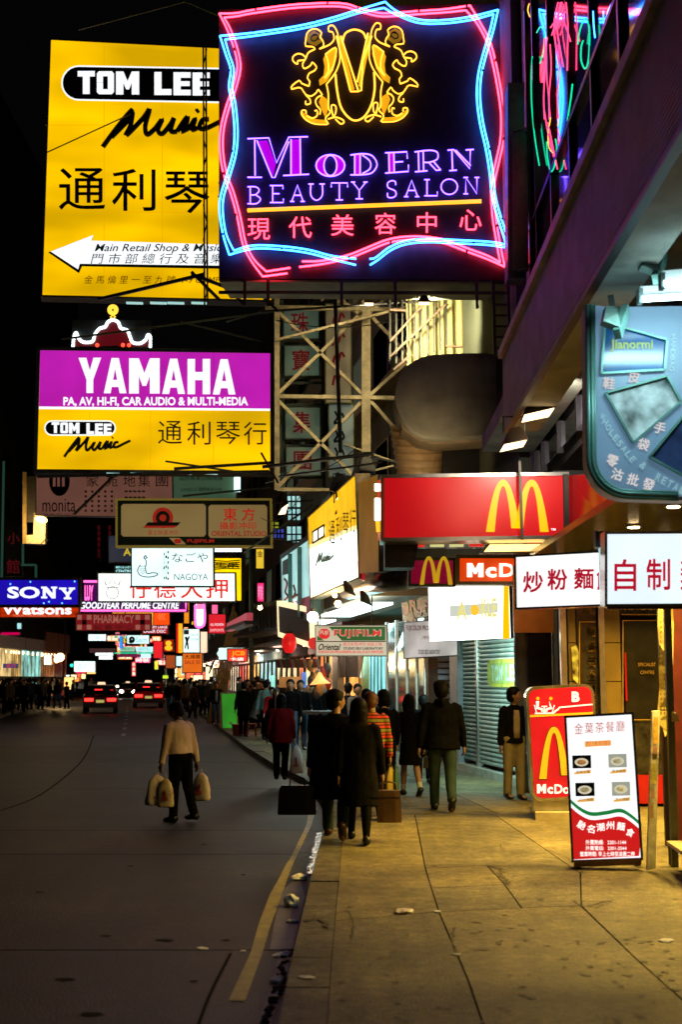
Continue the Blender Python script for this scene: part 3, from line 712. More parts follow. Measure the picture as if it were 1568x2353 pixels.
# mysterious metal housing between neon sign and glass
hp = Thing('service_duct', 'tall thin metal duct with rounded corners lit pink beside the neon sign', 'duct', at(1195, 1000, 19))
Ph = Panel((1168, 190), (1206, 190), (1168, 640), 19.0)
hp.part('duct_body', Ph.slab(MB(), .35), mat('duct grey', (.25, .22, .25), .45, metal=.4))
Ph2 = Panel((1178, 300), (1215, 300), (1178, 622), 18.9)
hp.part('cover', Ph2.slab(MB(), .06), mat('duct cover', (.12, .10, .13), .3, metal=.3)); mb = MB()
Ph2.line(mb, [(1182, 300), (1208, 294), (1216, 310), (1222, 600), (1214, 618), (1190, 622)], .02, .03); hp.part('pipe', mb, mat('pinkish pipe', (.4, .3, .35), .3, metal=.5))
ld_ = Thing('wall_ladder', 'dark ladder fixed on the grey wall right of the lit sheet', 'ladder', at(1150, 810, 20))
for x in (1134, 1168): ld_.part('rail', MB().bar(at(x, 640, 20), at(x + 4, 815, 20), .05), M_black)
for y in (650, 674, 700, 725, 750, 775, 800): ld_.part('rung', MB().bar(at(1135, y, 20), at(1170, y, 20), .03), M_black)

# ---- left side of the street
bl = Thing('dark_tower', 'unlit dark tower block standing left of the yellow signs', 'building', (-30, 50, 0))
bl.part('wall', MB().prism([(-27, 30, 4.9), (-29, 130, 4.9), (-60, 130, 4.9), (-60, 30, 4.9)], (0, 0, 45)), M_walld)
random.seed(9)
for Y in range(36, 120, 6):
    for z in (8, 12, 16, 20, 24):
        f = bl.part('window', MB().box((-27.0 - (Y - 30) * .02 , Y, z), (.12, 3, 1.8)), M_mull)
        bl.part('pane', MB().box((-26.95 - (Y - 30) * .02, Y, z), (.08, 2.8, 1.6)), M_glassd, parent=f)
eb = Thing('end_building', 'black building mass closing the far end of the street', 'building', (-30, 220, 0))
eb.part('wall', MB().box((-42, 225, 12), (60, 20, 24)), M_walld)
for k in range(12): eb.part('window', MB().box((-64 + k * 4.4, 214.9, 8 + (k * 7 % 5) * 2), (1.6, .1, 1.4)), M_glassd)
# left shop row
shops = [(-60, 22, 'bright yellow lit jewellery window at the left edge of the street', (1, .72, .28), 1.3), (22, 46, 'yellow lit shop window beside the leftmost one, clock like sign above', (1, .65, .2), 1.0),
         (47, 91, 'cyan lit fashion shop window under the grey fascia at left', (.35, .9, .8), 1.2), (94, 122, 'small shop with orange walls right of the cyan window', (.8, .25, .06), .7), (123, 150, 'last shop of the left row glowing dull red', (.35, .05, .03), .5)]
Yof = lambda px: 86 + (px + 20) * .14
for x0, x1, lab, c, s in shops:
    Y0, Y1 = Yof(x0), Yof(x1); a, b = at(x0, 1560, Y0), at(x1, 1560, Y1)
    T = Thing('shop_front', lab, 'shop', (a.x, a.y, 0), 'lit shops along the left pavement')
    def q(z0, z1, dx, th): return MB().prism([(a.x + dx, a.y, z0), (b.x + dx, b.y, z0), (b.x + dx - .3, b.y + th, z0), (a.x + dx - .3, a.y + th, z0)], (0, 0, z1 - z0))
    T.part('back_wall', q(0, 4.9, 0, .3), M_walld)
    T.part('window_display', q(1.9, 3.9, .05, .1).box((a + (b - a) * .5).xy.to_3d() + V((0, -.4, .9)), (1.2, .3, 1.2)), emit('shop glow %.2f%.2f' % (c[0], c[2]), c, s * .55, var=.8, scale=.9))
    T.part('stall_riser', q(0, .6, .1, .3), M_dark)
    for k in range(5):
        t = (k + .5) / 5; p = a + (b - a) * t; T.part('mullion', MB().box((p.x, p.y - .1, 2.0), (.12, .1, 3.6)), M_dark)
    fz = 3.95
    T.part('fascia', q(fz, 4.85 if x0 < 90 else 5.6, .3, .3), mat('grey fascia', (.30, .27, .30), .7) if x0 < 90 else mat('dull orange fascia', (.25, .08, .04), .7))
    for k in range(4):
        t = (k + .5) / 4; p = a + (b - a) * t; T.part('lamp', MB().sphere((p.x, p.y - .6, 3.7), .14, 8, 6), emit('warm shop bulb', (1, .75, .4), 6))
# ================================================================ SIGNS
M_box = mat('sign housing', (.04, .04, .04), .6)
M_ink = mat('black sign ink', (.008, .008, .008), .5)
E_white = emit('white backlit', (.92, 1, 1), 1.25)
E_whiteb = emit('white bright backlit', (1, 1, .97), 3.0)
E_yel = emit('yellow backlit', (1.0, .56, .0), 1.03, var=.36, scale=.42, stretch=(.5, 1, 1.4), base=(.5, .28, 0))
E_mag = emit('magenta backlit', (.50, .012, .42), 1.0, var=.12, scale=.7)
class Sign:
    def __init__(s, name, label, quad, Y, face, th=.25, fr=.05, body=None, Yr=None, group=None, cat='sign', frm=None, Yb=None):
        s.P = Panel(quad[0], quad[1], quad[2], Y, Yr, Yb); s.T = Thing(name, label, cat, s.P.BL, group)
        s.T.part('housing', s.P.slab(MB(), th, -.006), body or M_box)
        if face: s.T.part('face', MB().poly([s.P.TL, s.P.TR, s.P.BR, s.P.BL]), face)
        if fr: s.T.part('frame', s.P.frame(MB(), fr, th * .8, .02), frm or body or M_box)
    def t(s, txt, x0, y0, x1, y1, m, bold=.02, off=.012, name='lettering', **k): s.T.part(name, s.P.text(MB(), txt, x0, y0, x1, y1, off, bold, **k), m); return s
    def r(s, x0, y0, x1, y1, m, off=.005, name='colour_field'): s.T.part(name, s.P.rect(MB(), x0, y0, x1, y1, off), m); return s
    def sh(s, pts, m, off=.006, name='emblem', th=0): s.T.part(name, s.P.shape(MB(), pts, off, th), m); return s
    def ln(s, pts, r, m, off=.03, closed=False, sm=0, name='neon_tube'): s.T.part(name, s.P.line(MB(), pts, r, off, 6, closed, sm), m, smooth=True); return s
    def arm(s, x0, y0, x1, y1, Y1=None, w=.06, m=None):
        a = s.P.p(x0, y0, -.1); b = at(x1, y1, Y1 or a.y); s.T.part('bracket', MB().bar(a, b, w), m or M_black); return s
def rq(x0, y0, x1, y1): return ((x0, y0), (x1, y0), (x0, y1))
def ell(cx, cy, rx, ry, n=24, a0=0, a1=2 * pi): return [(cx + rx * cos(a0 + (a1 - a0) * i / n), cy + ry * sin(a0 + (a1 - a0) * i / n)) for i in range(n if a1 - a0 > 6.28 else n + 1)]
def pill(x0, y0, x1, y1, dy=0):
    r = (y1 - y0) / 2; cy = (y0 + y1) / 2
    return ell(x0 + r, cy, r, r, 12, pi / 2, 3 * pi / 2) + [(x, y + dy) for x, y in ell(x1 - r, cy, r, r, 12, -pi / 2, pi / 2)]

# ---- the neon beauty salon sign
N_pink = emit('pink neon', (1, .020, .044), 18); N_cyan = emit('cyan neon', (.018, .17, 1), 15); N_yel = emit('yellow neon', (1, .40, .03), 2.9)
N_vio = emit('violet neon', (.115, .052, 1), 11); N_red = emit('rose neon', (1, .03, .06), 9); N_gold = emit('gold bar neon', (1, .42, .015), 1.7)
E_purple = emit('purple backlit letter', (.48, .0, .50), 1.0); E_goldf = emit('amber glow fill', (1, .50, .01), .75)
M_neonback = mat('neon sign back panel', (.030, .030, .036), .55, var=.2, spec=.2)
Z = lambda pts: [(482.8 + x * .5004, y * .5004) for x, y in pts]
S = Sign('neon_billboard', 'large black neon billboard with wavy pink and blue border and golden cherub crest', ((503, 22), (1165, 8), (503, 640)), 21, None, th=.5, fr=0, Yr=20.4)
S.T.part('back_panel', MB().poly([S.P.TL, S.P.TR, S.P.BR, S.P.BL]), M_neonback)
S.T.part('soffit', MB().prism([S.P.uv(0, 1.002, -.02), S.P.uv(1.01, 1.002, -.02), S.P.uv(1.01, 1.002, -1.0), S.P.uv(0, 1.002, -1.0)], (0, 0, -.04)), M_conc)
S.T.part('lower_rail', MB().bar(S.P.uv(0, 1.05, .0), S.P.uv(1.0, 1.045, .0), .05), M_dark)
for u in (.09, .17, .42, .60, .87): S.T.part('hanger', MB().bar(S.P.uv(u, 1.0, .02), S.P.uv(u, 1.1, .02), .05), M_dark)
pk_t = [(42, 62), (120, 60), (200, 45), (400, 20), (600, 15), (690, 38), (780, 60), (860, 58), (960, 50), (1080, 42), (1195, 25)]
pk_r = [(1195, 25), (1240, 100), (1285, 185), (1312, 280), (1336, 400), (1352, 520), (1350, 640), (1330, 740), (1308, 850), (1312, 980), (1330, 1100), (1355, 1225)]
pk_b = [(1355, 1225), (1270, 1188), (1180, 1155), (1060, 1112), (940, 1100), (830, 1112), (730, 1150), (640, 1185), (520, 1212), (410, 1226)]
pk_b2 = [(355, 1255), (242, 1270)]
pk_l = [(242, 1270), (190, 1200), (150, 1120), (125, 1000), (95, 890), (62, 800), (45, 700), (47, 600), (70, 500), (105, 400), (125, 310), (112, 230), (80, 140), (42, 62)]
cy_t = [(45, 165), (200, 150), (400, 120), (560, 82), (680, 45), (805, 8)]
cy_t2 = [(805, 8), (860, 52), (960, 90), (1080, 92), (1200, 76), (1325, 45)]
cy_r = [(1325, 45), (1300, 150), (1270, 250), (1247, 350), (1242, 450), (1255, 560), (1282, 680), (1300, 790), (1312, 900), (1342, 1010), (1385, 1140)]
cy_b = [(1385, 1140), (1280, 1125), (1150, 1118), (1000, 1112), (900, 1122), (830, 1150), (770, 1195), (735, 1217)]
cy_b2 = [(670, 1217), (560, 1190), (450, 1162), (330, 1146), (200, 1142), (88, 1170)]
cy_l = [(88, 1170), (60, 1080), (44, 980), (48, 900), (78, 800), (105, 700), (112, 600), (102, 480), (86, 400), (94, 320), (72, 250), (45, 165)]
def inset(pts, c=(700, 620), d=15):
    out = []
    for i, (x, y) in enumerate(pts):
        a = pts[max(i - 1, 0)]; b = pts[min(i + 1, len(pts) - 1)]; tx, ty = b[0] - a[0], b[1] - a[1]; l = sqrt(tx * tx + ty * ty) or 1
        nx, ny = -ty / l, tx / l
        if nx * (c[0] - x) + ny * (c[1] - y) < 0: nx, ny = -nx, -ny
        if i in (0, len(pts) - 1):      # corner pieces move diagonally
            dx, dy = c[0] - x, c[1] - y; k = sqrt(dx * dx + dy * dy); out.append((x + dx / k * d * 1.9, y + dy / k * d * 1.9))
        else: out.append((x + nx * d, y + ny * d))
    return out
for m_, segs, of in ((N_pink, (pk_t, pk_r, pk_b, pk_b2, pk_l), .07), (N_cyan, (cy_t, cy_t2, cy_r, cy_b, cy_b2, cy_l), .12)):
    for sg in segs:
        S.ln(Z(sg), .0165, m_, of, sm=5); S.ln(Z(inset(sg)), .0165, m_, of, sm=5)
for x, y in ((210, 44), (540, 12), (960, 50), (1180, 28), (1312, 280), (1350, 640), (1318, 1040), (1180, 1155), (830, 1112), (640, 1185), (118, 990), (62, 800), (112, 230), (200, 150), (480, 103), (680, 45), (1050, 92), (1252, 330), (1284, 690), (1342, 1010), (1210, 1120), (330, 1146), (60, 1080), (104, 700), (90, 330)):
    q_ = Z([(x - 9, y - 9), (x + 9, y + 9)]); S.T.part('tube_support', MB().box(S.P.p((q_[0][0] + q_[1][0]) / 2, (q_[0][1] + q_[1][1]) / 2, .08), (.035, .13, .035)), M_ink)
# lettering M O D E R N
def N(pts, m=N_vio, r=.0125, sm=0, closed=False, nm='neon_letter'): S.ln(Z(pts), r, m, .06, sm=sm, closed=closed, name=nm)
N([(172, 637), (270, 633), (305, 748), (362, 630), (450, 628)]); N([(205, 642), (207, 806)]); N([(215, 645), (285, 815), (298, 815), (362, 650)])
N([(172, 814), (238, 814)]); N([(372, 640), (372, 802)]); N([(414, 635), (416, 798)]); N([(336, 806), (455, 800)])
S.sh(Z([(222, 648), (262, 645), (302, 755), (290, 808)]), E_purple, .03, 'letter_fill'); S.sh(Z([(374, 642), (412, 640), (414, 800), (374, 802)]), E_purple, .03, 'letter_fill')
N(ell(553, 760, 66, 50, 20), closed=True); N(ell(553, 760, 30, 47, 16), closed=True)
S.sh(Z(ell(553, 760, 64, 48, 12, pi / 2, 3 * pi / 2) + ell(553, 760, 32, 46, 12, 3 * pi / 2, pi / 2)[1:-1]), E_purple, .03, 'letter_fill')
S.sh(Z(ell(553, 760, 64, 48, 12, -pi / 2, pi / 2) + ell(553, 760, 32, 46, 12, pi / 2, -pi / 2)[1:-1]), E_purple, .03, 'letter_fill')
N([(645, 712), (700, 706), (745, 715), (768, 755), (745, 793), (700, 802), (645, 803)], sm=3); N([(665, 712), (665, 802)]); N([(690, 708), (690, 802)]); N([(700, 712), (735, 740), (735, 775), (700, 797)], sm=3)
S.sh(Z([(666, 712), (688, 710), (688, 800), (666, 801)]), E_purple, .03, 'letter_fill')
N([(805, 702), (905, 697), (907, 728)]); N([(822, 703), (824, 793)]); N([(845, 702), (847, 792)]); N([(847, 745), (888, 742)]); N([(805, 795), (912, 787), (912, 757)])
S.sh(Z([(823, 704), (844, 703), (846, 790), (825, 792)]), E_purple, .03, 'letter_fill')
N([(940, 698), (1010, 690), (1045, 700), (1045, 730), (1010, 745), (980, 745)], sm=3); N([(958, 698), (960, 785)]); N([(980, 695), (982, 784)]); N([(942, 789), (1000, 784)]); N([(1005, 745), (1040, 782), (1062, 780)]); N([(1028, 742), (1058, 778)])
N([(1092, 690), (1120, 687), (1195, 775), (1197, 690)]); N([(1112, 692), (1115, 780)]); N([(1100, 784), (1135, 781)]); N([(1175, 689), (1213, 686)]); N([(1130, 690), (1198, 760)])
# BEAUTY SALON, single stroke
SF = {'B': [[(0, 0), (.6, 0), (.85, .2), (.6, .46), (.2, .48)], [(.6, .48), (.95, .72), (.65, 1), (0, 1)], [(.2, 0), (.2, 1)]],
      'E': [[(0, 0), (.95, 0), (.95, .2)], [(.2, 0), (.2, 1)], [(.2, .48), (.7, .48)], [(0, 1), (.98, 1), (.98, .78)]],
      'A': [[(.12, .97), (.5, 0), (.88, .97)], [(.25, .62), (.75, .62)], [(0, 1), (.28, 1)], [(.72, 1), (1, 1)]],
      'U': [[(.15, 0), (.15, .7), (.5, 1), (.85, .7), (.85, 0)], [(0, 0), (.32, 0)], [(.68, 0), (1, 0)]],
      'T': [[(0, .25), (0, 0), (1, 0), (1, .25)], [(.5, 0), (.5, 1)], [(.28, 1), (.72, 1)]],
      'Y': [[(.1, 0), (.5, .5), (.9, 0)], [(.5, .5), (.5, 1)], [(.28, 1), (.72, 1)], [(0, 0), (.25, 0)], [(.75, 0), (1, 0)]],
      'S': [[(.9, .25), (.85, .05), (.5, 0), (.12, .12), (.15, .4), (.85, .6), (.9, .88), (.5, 1), (.12, .95), (.08, .72)]],
      'L': [[(0, 0), (.4, 0)], [(.2, 0), (.2, 1)], [(0, 1), (.95, 1), (.95, .75)]],
      'O': [[(.5 + .5 * cos(a * pi / 8), .5 + .5 * sin(a * pi / 8)) for a in range(17)]],
      'N': [[(.15, 1), (.15, 0), (.85, 1), (.85, 0)], [(0, 0), (.3, 0)], [(.7, 0), (1, 0)], [(0, 1), (.3, 1)]]}
for ch, x0, y0, x1, y1 in (('B', 172, 858, 235, 935), ('E', 275, 852, 338, 930), ('A', 368, 850, 435, 925), ('U', 452, 845, 527, 920), ('T', 557, 840, 632, 918), ('Y', 648, 836, 724, 913),
                           ('S', 812, 830, 858, 908), ('A', 892, 828, 962, 903), ('L', 985, 825, 1048, 899), ('O', 1062, 822, 1138, 893), ('N', 1165, 815, 1238, 890)):
    for st in SF[ch]: N([(x0 + a * (x1 - x0), y0 + b * (y1 - y0)) for a, b in st], sm=3 if ch in 'BSU' and len(st) > 3 else 0, r=.0115)
S.ln(Z([(172, 966), (1248, 924)]), .035, N_gold, .06, name='neon_bar')
for ch, x0, y0, x1, y1 in (('現', 172, 1003, 275, 1100), ('代', 362, 995, 467, 1092), ('美', 557, 985, 660, 1082), ('容', 757, 978, 855, 1075), ('中', 952, 975, 1042, 1068), ('心', 1147, 962, 1248, 1058)):
    q = Z([(x0, y0), (x1, y1)]); S.t(ch, q[0][0], q[0][1], q[1][0], q[1][1], N_red, 0, .05, 'neon_character')
# crest
ZC = lambda pts, mir=False: [(651.8 + ((1490 - x) if mir else x) * .2194, 30.2 + (y - (25 if mir else 0)) * .2194) for x, y in pts]
crest = [([(375, 375), (420, 345), (412, 290), (385, 250), (398, 205), (360, 172), (320, 165), (280, 178), (245, 215), (232, 290), (232, 345), (300, 350), (330, 375), (290, 395), (255, 420), (235, 470)], 2),
         ([(235, 470), (200, 435), (150, 425), (105, 450), (95, 490), (125, 525), (150, 530), (150, 500), (230, 490)], 3),
         ([(235, 470), (200, 530), (210, 575), (240, 575), (285, 545), (300, 515), (330, 540), (345, 570), (320, 605), (270, 630), (250, 680), (275, 715), (265, 765)], 2),
         ([(265, 765), (190, 735), (165, 705), (95, 755), (82, 795), (150, 780), (190, 790), (230, 850), (290, 870), (345, 830), (365, 800), (405, 855)], 2),
         ([(235, 860), (275, 900), (280, 945), (235, 955), (232, 920)], 3), ([(405, 860), (360, 880), (335, 920), (350, 970), (385, 1010), (380, 1060)], 3),
         ([(375, 375), (440, 350), (495, 320), (530, 270), (515, 200), (475, 190), (475, 140), (520, 130), (560, 190), (575, 260), (590, 400), (590, 500), (545, 620), (450, 745)], 3),
         ([(450, 745), (470, 850), (470, 990), (490, 1040), (440, 1100), (470, 1160)], 3), ([(440, 430), (545, 360), (545, 450), (510, 580), (430, 680)], 3), ([(440, 430), (465, 500), (470, 600), (430, 680)], 3),
         ([(235, 1055), (232, 1020), (195, 1020), (190, 1060), (240, 1120), (330, 1160), (460, 1165)], 3), ([(240, 1070), (300, 1100), (350, 1075), (350, 1020), (325, 1025)], 3),
         ([(465, 1110), (540, 1090), (610, 1110), (635, 1140), (600, 1160), (545, 1110)], 3), ([(520, 1080), (500, 980), (525, 960), (550, 985), (545, 1050), (520, 1090)], 3)]
for mir in (False, True):
    for pts, k in crest: S.ln(ZC(pts, mir), .0135, N_yel, .07, sm=k, name='neon_crest')
    S.sh(ZC([(440, 430), (545, 360), (560, 450), (520, 600), (450, 720), (380, 760), (370, 700), (420, 650), (430, 560), (415, 480)], mir), E_goldf, .035, 'crest_fill')
    S.sh(ZC([(400, 860), (455, 900), (470, 990), (440, 1100), (400, 1010), (370, 930)], mir), E_goldf, .035, 'crest_fill')
    S.sh(ZC([(200, 1030), (235, 1075), (320, 1110), (460, 1120), (460, 1155), (320, 1150), (230, 1110), (195, 1065)], mir), E_goldf, .035, 'crest_fill')
    S.sh(ZC([(240, 280), (260, 220), (320, 180), (380, 220), (400, 300), (340, 345), (270, 320)], mir), emit('dim amber fill', (.5, .3, .02), .35), .035, 'crest_fill')
    S.ln(ZC([(300, 240), (330, 220), (360, 250), (330, 290), (290, 280), (300, 240), (350, 230), (370, 280)], mir), .012, M_ink, .06, sm=3, name='curl')
S.ln(ZC([(620, 290), (650, 210), (740, 172), (830, 200), (865, 265)]), .018, N_yel, .07, sm=4, name='neon_crest')
S.ln(ZC([(545, 640), (560, 800), (600, 980), (680, 1090), (760, 1125), (850, 1080), (920, 960), (955, 800), (950, 620)]), .018, N_yel, .07, sm=4, name='neon_crest')
for p_ in ([(555, 240), (700, 810)], [(600, 240), (780, 800), (785, 820), (700, 820)], [(885, 210), (775, 720)], [(925, 240), (830, 500), (815, 810), (780, 820)]): S.ln(ZC(p_), .016, N_yel, .08, name='neon_crest')
S.sh(ZC([(575, 250), (600, 250), (745, 800), (705, 805)]), E_goldf, .035, 'crest_fill'); S.sh(ZC([(890, 230), (920, 250), (815, 780), (785, 760)]), E_goldf, .035, 'crest_fill')

# ---- neon reflections in the mirror glass, put in as glowing tubes before the panes
fl = Thing('neon_reflection', 'pink and green glowing tubes added as neon reflections on the mirror glass beside the billboard', 'reflection', (gX(16), 16, 9))
def gp(px, py, off=.06):              # point on the glass wall
    d = ray(px, py); t = (2.83 - off) / (d.x - .0164 * d.y); return V((0, 0, CAMZ)) + d * t
Zg = lambda pts: [(1116.5 + x * .2879, y * .2879) for x, y in pts]
N_green = emit('green neon', (.0, .75, .35), 1.3); N_rose = emit('rose scribble neon', (1, .05, .16), 2.6)
def gl(pts, m, r=.011, sm=4): fl.part('neon_tube', MB().tube([gp(*q) for q in smoothp(Zg(pts), sm)], r, 5), m, smooth=True)
for p_ in ([(740, 355), (750, 260), (780, 170), (810, 150), (830, 230), (830, 400), (815, 520), (790, 545), (765, 480), (765, 380), (780, 325)], [(375, 450), (365, 600), (370, 850), (395, 1100), (430, 1320)],
           [(490, 1130), (495, 1250), (520, 1365), (550, 1330), (570, 1200), (560, 1110)], [(695, 670), (680, 800), (655, 960)], [(410, 260), (440, 215), (470, 260), (465, 400), (435, 505)]): gl(p_, N_green)
random.seed(4)
for k in range(3): x = 580 + k * 32; gl([(x, 20), (x - 30 + random.uniform(-20, 50), 200), (x + random.uniform(-20, 20), 380), (x + 10, 560 + random.uniform(-60, 20))], N_rose, .010)
for k in range(3): x = 472 + k * 22; gl([(x, 330 + random.uniform(-40, 40)), (x + random.uniform(-15, 15), 550), (x + random.uniform(-15, 15), 780), (x + random.uniform(-5, 20), 950)], N_rose, .010)
for p_ in ([(530, 280), (580, 150), (650, 90)], [(520, 220), (570, 140), (600, 20)], [(680, 330), (640, 200), (610, 120)], [(500, 980), (540, 1180), (575, 1350)], [(470, 880), (500, 1060), (545, 1250)]): gl(p_, N_rose, .010)
gl([(520, 940), (500, 1080), (510, 1180), (540, 1220)], N_yel, .008)
gl([(350, 30), (338, 80), (355, 135)], N_yel, .009)
gl([(1060, -60), (985, 80), (950, 220)], N_cyan, .008); gl([(860, 90), (865, 200), (875, 300)], N_cyan, .008)

# ---- Tom Lee Music yellow billboard
T1 = Sign('yellow_billboard', 'big yellow music shop billboard with black arrow and handwriting lettering', ((117, 92), (628, 118), (97, 678)), 36, E_yel, th=.7, fr=.06, Yr=37.0, Yb=36)
W = emit('white print backlit', (.93, .96, 1), 1.1)
T1.sh(pill(140, 150, 560, 231, 6), W, .008); T1.sh(pill(143.5, 153.5, 556, 227.5, 6), mat('green line ink', (.01, .08, .04), .6), .012); T1.sh(pill(146, 156, 554, 225, 6), M_ink, .016)
def blk(S_, s, x0, y0, x1, y1, m, off, serif=False):      # heavy block capitals drawn as solid polygons with cut counters
    B = {'T': [[(0, 0), (1, 0), (1, .24), (.70, .24), (.70, 1), (.30, 1), (.30, .24), (0, .24)]],
         'O': [[(0, .1), (.12, 0), (.88, 0), (1, .1), (1, .9), (.88, 1), (.12, 1), (0, .9), (0, .5), (.36, .5), (.36, .78), (.64, .78), (.64, .22), (.36, .22), (.36, .49), (0, .49)]],
         'M': [[(0, 0), (.32, 0), (.5, .42), (.68, 0), (1, 0), (1, 1), (.68, 1), (.68, .5), (.56, .78), (.44, .78), (.32, .5), (.32, 1), (0, 1)]],
         'L': [[(0, 0), (.42, 0), (.42, .74), (1, .74), (1, 1), (0, 1)]],
         'E': [[(0, 0), (1, 0), (1, .24), (.42, .24), (.42, .39), (.95, .39), (.95, .6), (.42, .6), (.42, .76), (1, .76), (1, 1), (0, 1)]]}
    B['A'] = [[(.34, 0), (.5, 0), (.5, .3), (.30, 1), (0, 1)], [(.5, 0), (.66, 0), (1, 1), (.70, 1), (.5, .3)], [(.34, .62), (.66, .62), (.70, .82), (.30, .82)]]
    B['Y'] = [[(0, 0), (.34, 0), (.5, .36), (.66, 0), (1, 0), (.65, .62), (.65, 1), (.35, 1), (.35, .62)]]
    B['H'] = [[(0, 0), (.33, 0), (.33, .37), (.67, .37), (.67, 0), (1, 0), (1, 1), (.67, 1), (.67, .60), (.33, .60), (.33, 1), (0, 1)]]
    if serif:
        B['N'] = [[(0, 0), (.34, 0), (.72, .58), (.72, .16), (.62, .16), (.62, 0), (1, 0), (1, .16), (.9, .16), (.9, 1), (.66, 1), (.28, .42), (.28, .84), (.38, .84), (.38, 1), (0, 1), (0, .84), (.1, .84), (.1, .16), (0, .16)]]
        B['Y'] = [[(0, 0), (.46, 0), (.46, .16), (.38, .16), (.53, .42), (.68, .16), (.60, .16), (.60, 0), (1, 0), (1, .16), (.9, .16), (.64, .62), (.64, .84), (.76, .84), (.76, 1), (.3, 1), (.3, .84), (.42, .84), (.42, .62), (.12, .16), (0, .16)]]
    wd_ = [1.15 if c == 'M' else .55 if c == ' ' else .85 for c in s]; tot = sum(wd_) + .1 * (len(s) - 1); x = 0
    for c, w_ in zip(s, wd_):
        if c != ' ':
            for kk, pl in enumerate(B[c]): S_.sh([(x0 + (x + a * w_) / tot * (x1 - x0), y0 + b * (y1 - y0) + (x / tot) * 4) for a, b in pl], m, off + kk * .002, 'lettering')
        x += w_ + .1
blk(T1, 'TOM LEE', 178, 163, 482, 216, W, .02)
def script(S_, x0, y0, x1, y1, r, m):        # the brush-written word Music
    st = [[(0, 1), (.10, .62), (.22, .2), (.28, .02)], [(.08, .75), (.24, .30), (.28, .1), (.26, .45), (.22, .7), (.38, .25), (.44, .02), (.40, .45), (.42, .68), (.50, .5)],
          [(.50, .5), (.56, .28), (.52, .55), (.56, .66), (.64, .4), (.67, .26), (.64, .58), (.70, .6)], [(.70, .6), (.76, .34), (.80, .22), (.78, .46), (.74, .6), (.82, .5)], [(.82, .5), (.87, .26), (.84, .54), (.89, .5)], [(.88, .08), (.9, .04)],
          [(1.0, .28), (.94, .3), (.91, .5), (.97, .52), (1.10, .35), (1.22, .2)]]
    for p_ in st: S_.ln([(x0 + a * (x1 - x0), y0 + b * (y1 - y0)) for a, b in p_], r, m, .012, sm=5, name='lettering')
script(T1, 236, 250, 480, 338, .085, M_ink)
for ch, x0, y0, x1, y1 in (('通', 135, 387, 240, 482), ('利', 257, 389, 356, 485), ('琴', 378, 395, 480, 490), ('行', 500, 398, 600, 494)): T1.t(ch, x0, y0, x1, y1, M_ink, .012, .015, 'character')
T1.sh([(110, 580), (214, 540), (211, 555), (640, 570), (640, 620), (188, 612), (181, 628)], M_ink, .008, 'arrow'); T1.sh([(116, 578), (214, 540), (210, 553), (640, 566), (640, 612), (183, 606), (179, 619)], W, .013, 'arrow')
M_grn = mat('faded green print', (.18, .33, .25), .6)
T1.t('Main Retail Shop & Music Centre', 217, 560, 600, 583, M_grn, .01, .02, shear=.3).t('門 市 部 總 行 及 音 樂 中 心', 208, 582, 590, 606, M_grn, 0, .02, shear=.2)
T1.t('金 馬 倫 里 一 至 九 號  1-9 CAMERON LANE', 192, 633, 610, 652, mat('brown print', (.3, .18, .01), .6), 0, .02, shear=.2)
T1.T.part('truss_mast', MB().bar(at(467, 108, 35.4), at(470, 700, 35.4), .05), M_black); T1.T.part('truss_mast', MB().bar(at(473, 108, 35.4), at(477, 700, 35.4), .05), M_black)
for k in range(15): y = 112 + k * 40; T1.T.part('lattice', MB().bar(at(467 if k % 2 else 475, y, 35.4), at(475 if k % 2 else 467, y + 40, 35.4), .03), M_black)
for b in ((503, 655, 640, 655), (440, 625, 505, 690), (505, 640, 560, 700), (225, 688, 470, 630), (440, 630, 560, 675)): T1.T.part('bracket', MB().bar(at(b[0], b[1], 35), at(b[2], b[3], 35), .09), M_black)
for x in (290, 345, 385, 440): T1.T.part('under_reflector', MB().bar(at(x, 696, 36.3), at(x + 38, 697, 36.3), .1, .05), emit('under lamp', (.5, .9, .85), .7))
M_seam = emit('panel seam amber', (.80, .42, .0), .9)
for x in (238, 372): T1.r(x, 97 + (x - 117) * .047, x + 1.4, 680, M_seam, .004, 'panel_seam')
for y in (287, 487): T1.r(105, y, 620, y + 1.2, M_seam, .0045, 'panel_seam')
# ---- Yamaha board
T2 = Sign('music_shop_sign', 'magenta and yellow lightbox sign hanging below the big yellow billboard', ((92, 805), (621, 812), (85, 1078)), 36.5, E_yel, th=.6, fr=.12, Yr=36.9)
P = T2.P
T2.sh([(92, 805), (621, 812), (621, 939), (89, 934)], E_mag, .006, 'colour_field'); T2.sh([(89, 934), (621, 939), (621, 944), (89, 940)], W, .008, 'colour_field')
blk(T2, 'YAMAHA', 180, 822, 541, 903, W, .014); T2.t('PA, AV, HI-FI, CAR AUDIO & MULTI-MEDIA', 145, 912, 570, 935, W, .03, .014)
T2.sh(pill(101, 966, 266, 1001), W, .01); T2.sh(pill(104, 969, 263, 998), M_ink, .013); blk(T2, 'TOM LEE', 118, 970, 256, 995, W, .017)
script(T2, 147, 1003, 272, 1050, .045, M_ink)
for ch, x0, y0, x1, y1 in (('通', 363, 967, 418, 1020), ('利', 430, 968, 484, 1022), ('琴', 496, 969, 552, 1021), ('行', 560, 969, 613, 1022)): T2.t(ch, x0, y0, x1, y1, M_ink, 0, .015, 'character')
for x in (205, 345, 490): T2.r(x, 945, x + 1.2, 1078, M_seam, .004, 'panel_seam'); T2.r(x, 808, x + 1.2, 933, emit('panel seam magenta', (.34, .008, .30), .9), .009, 'panel_seam')
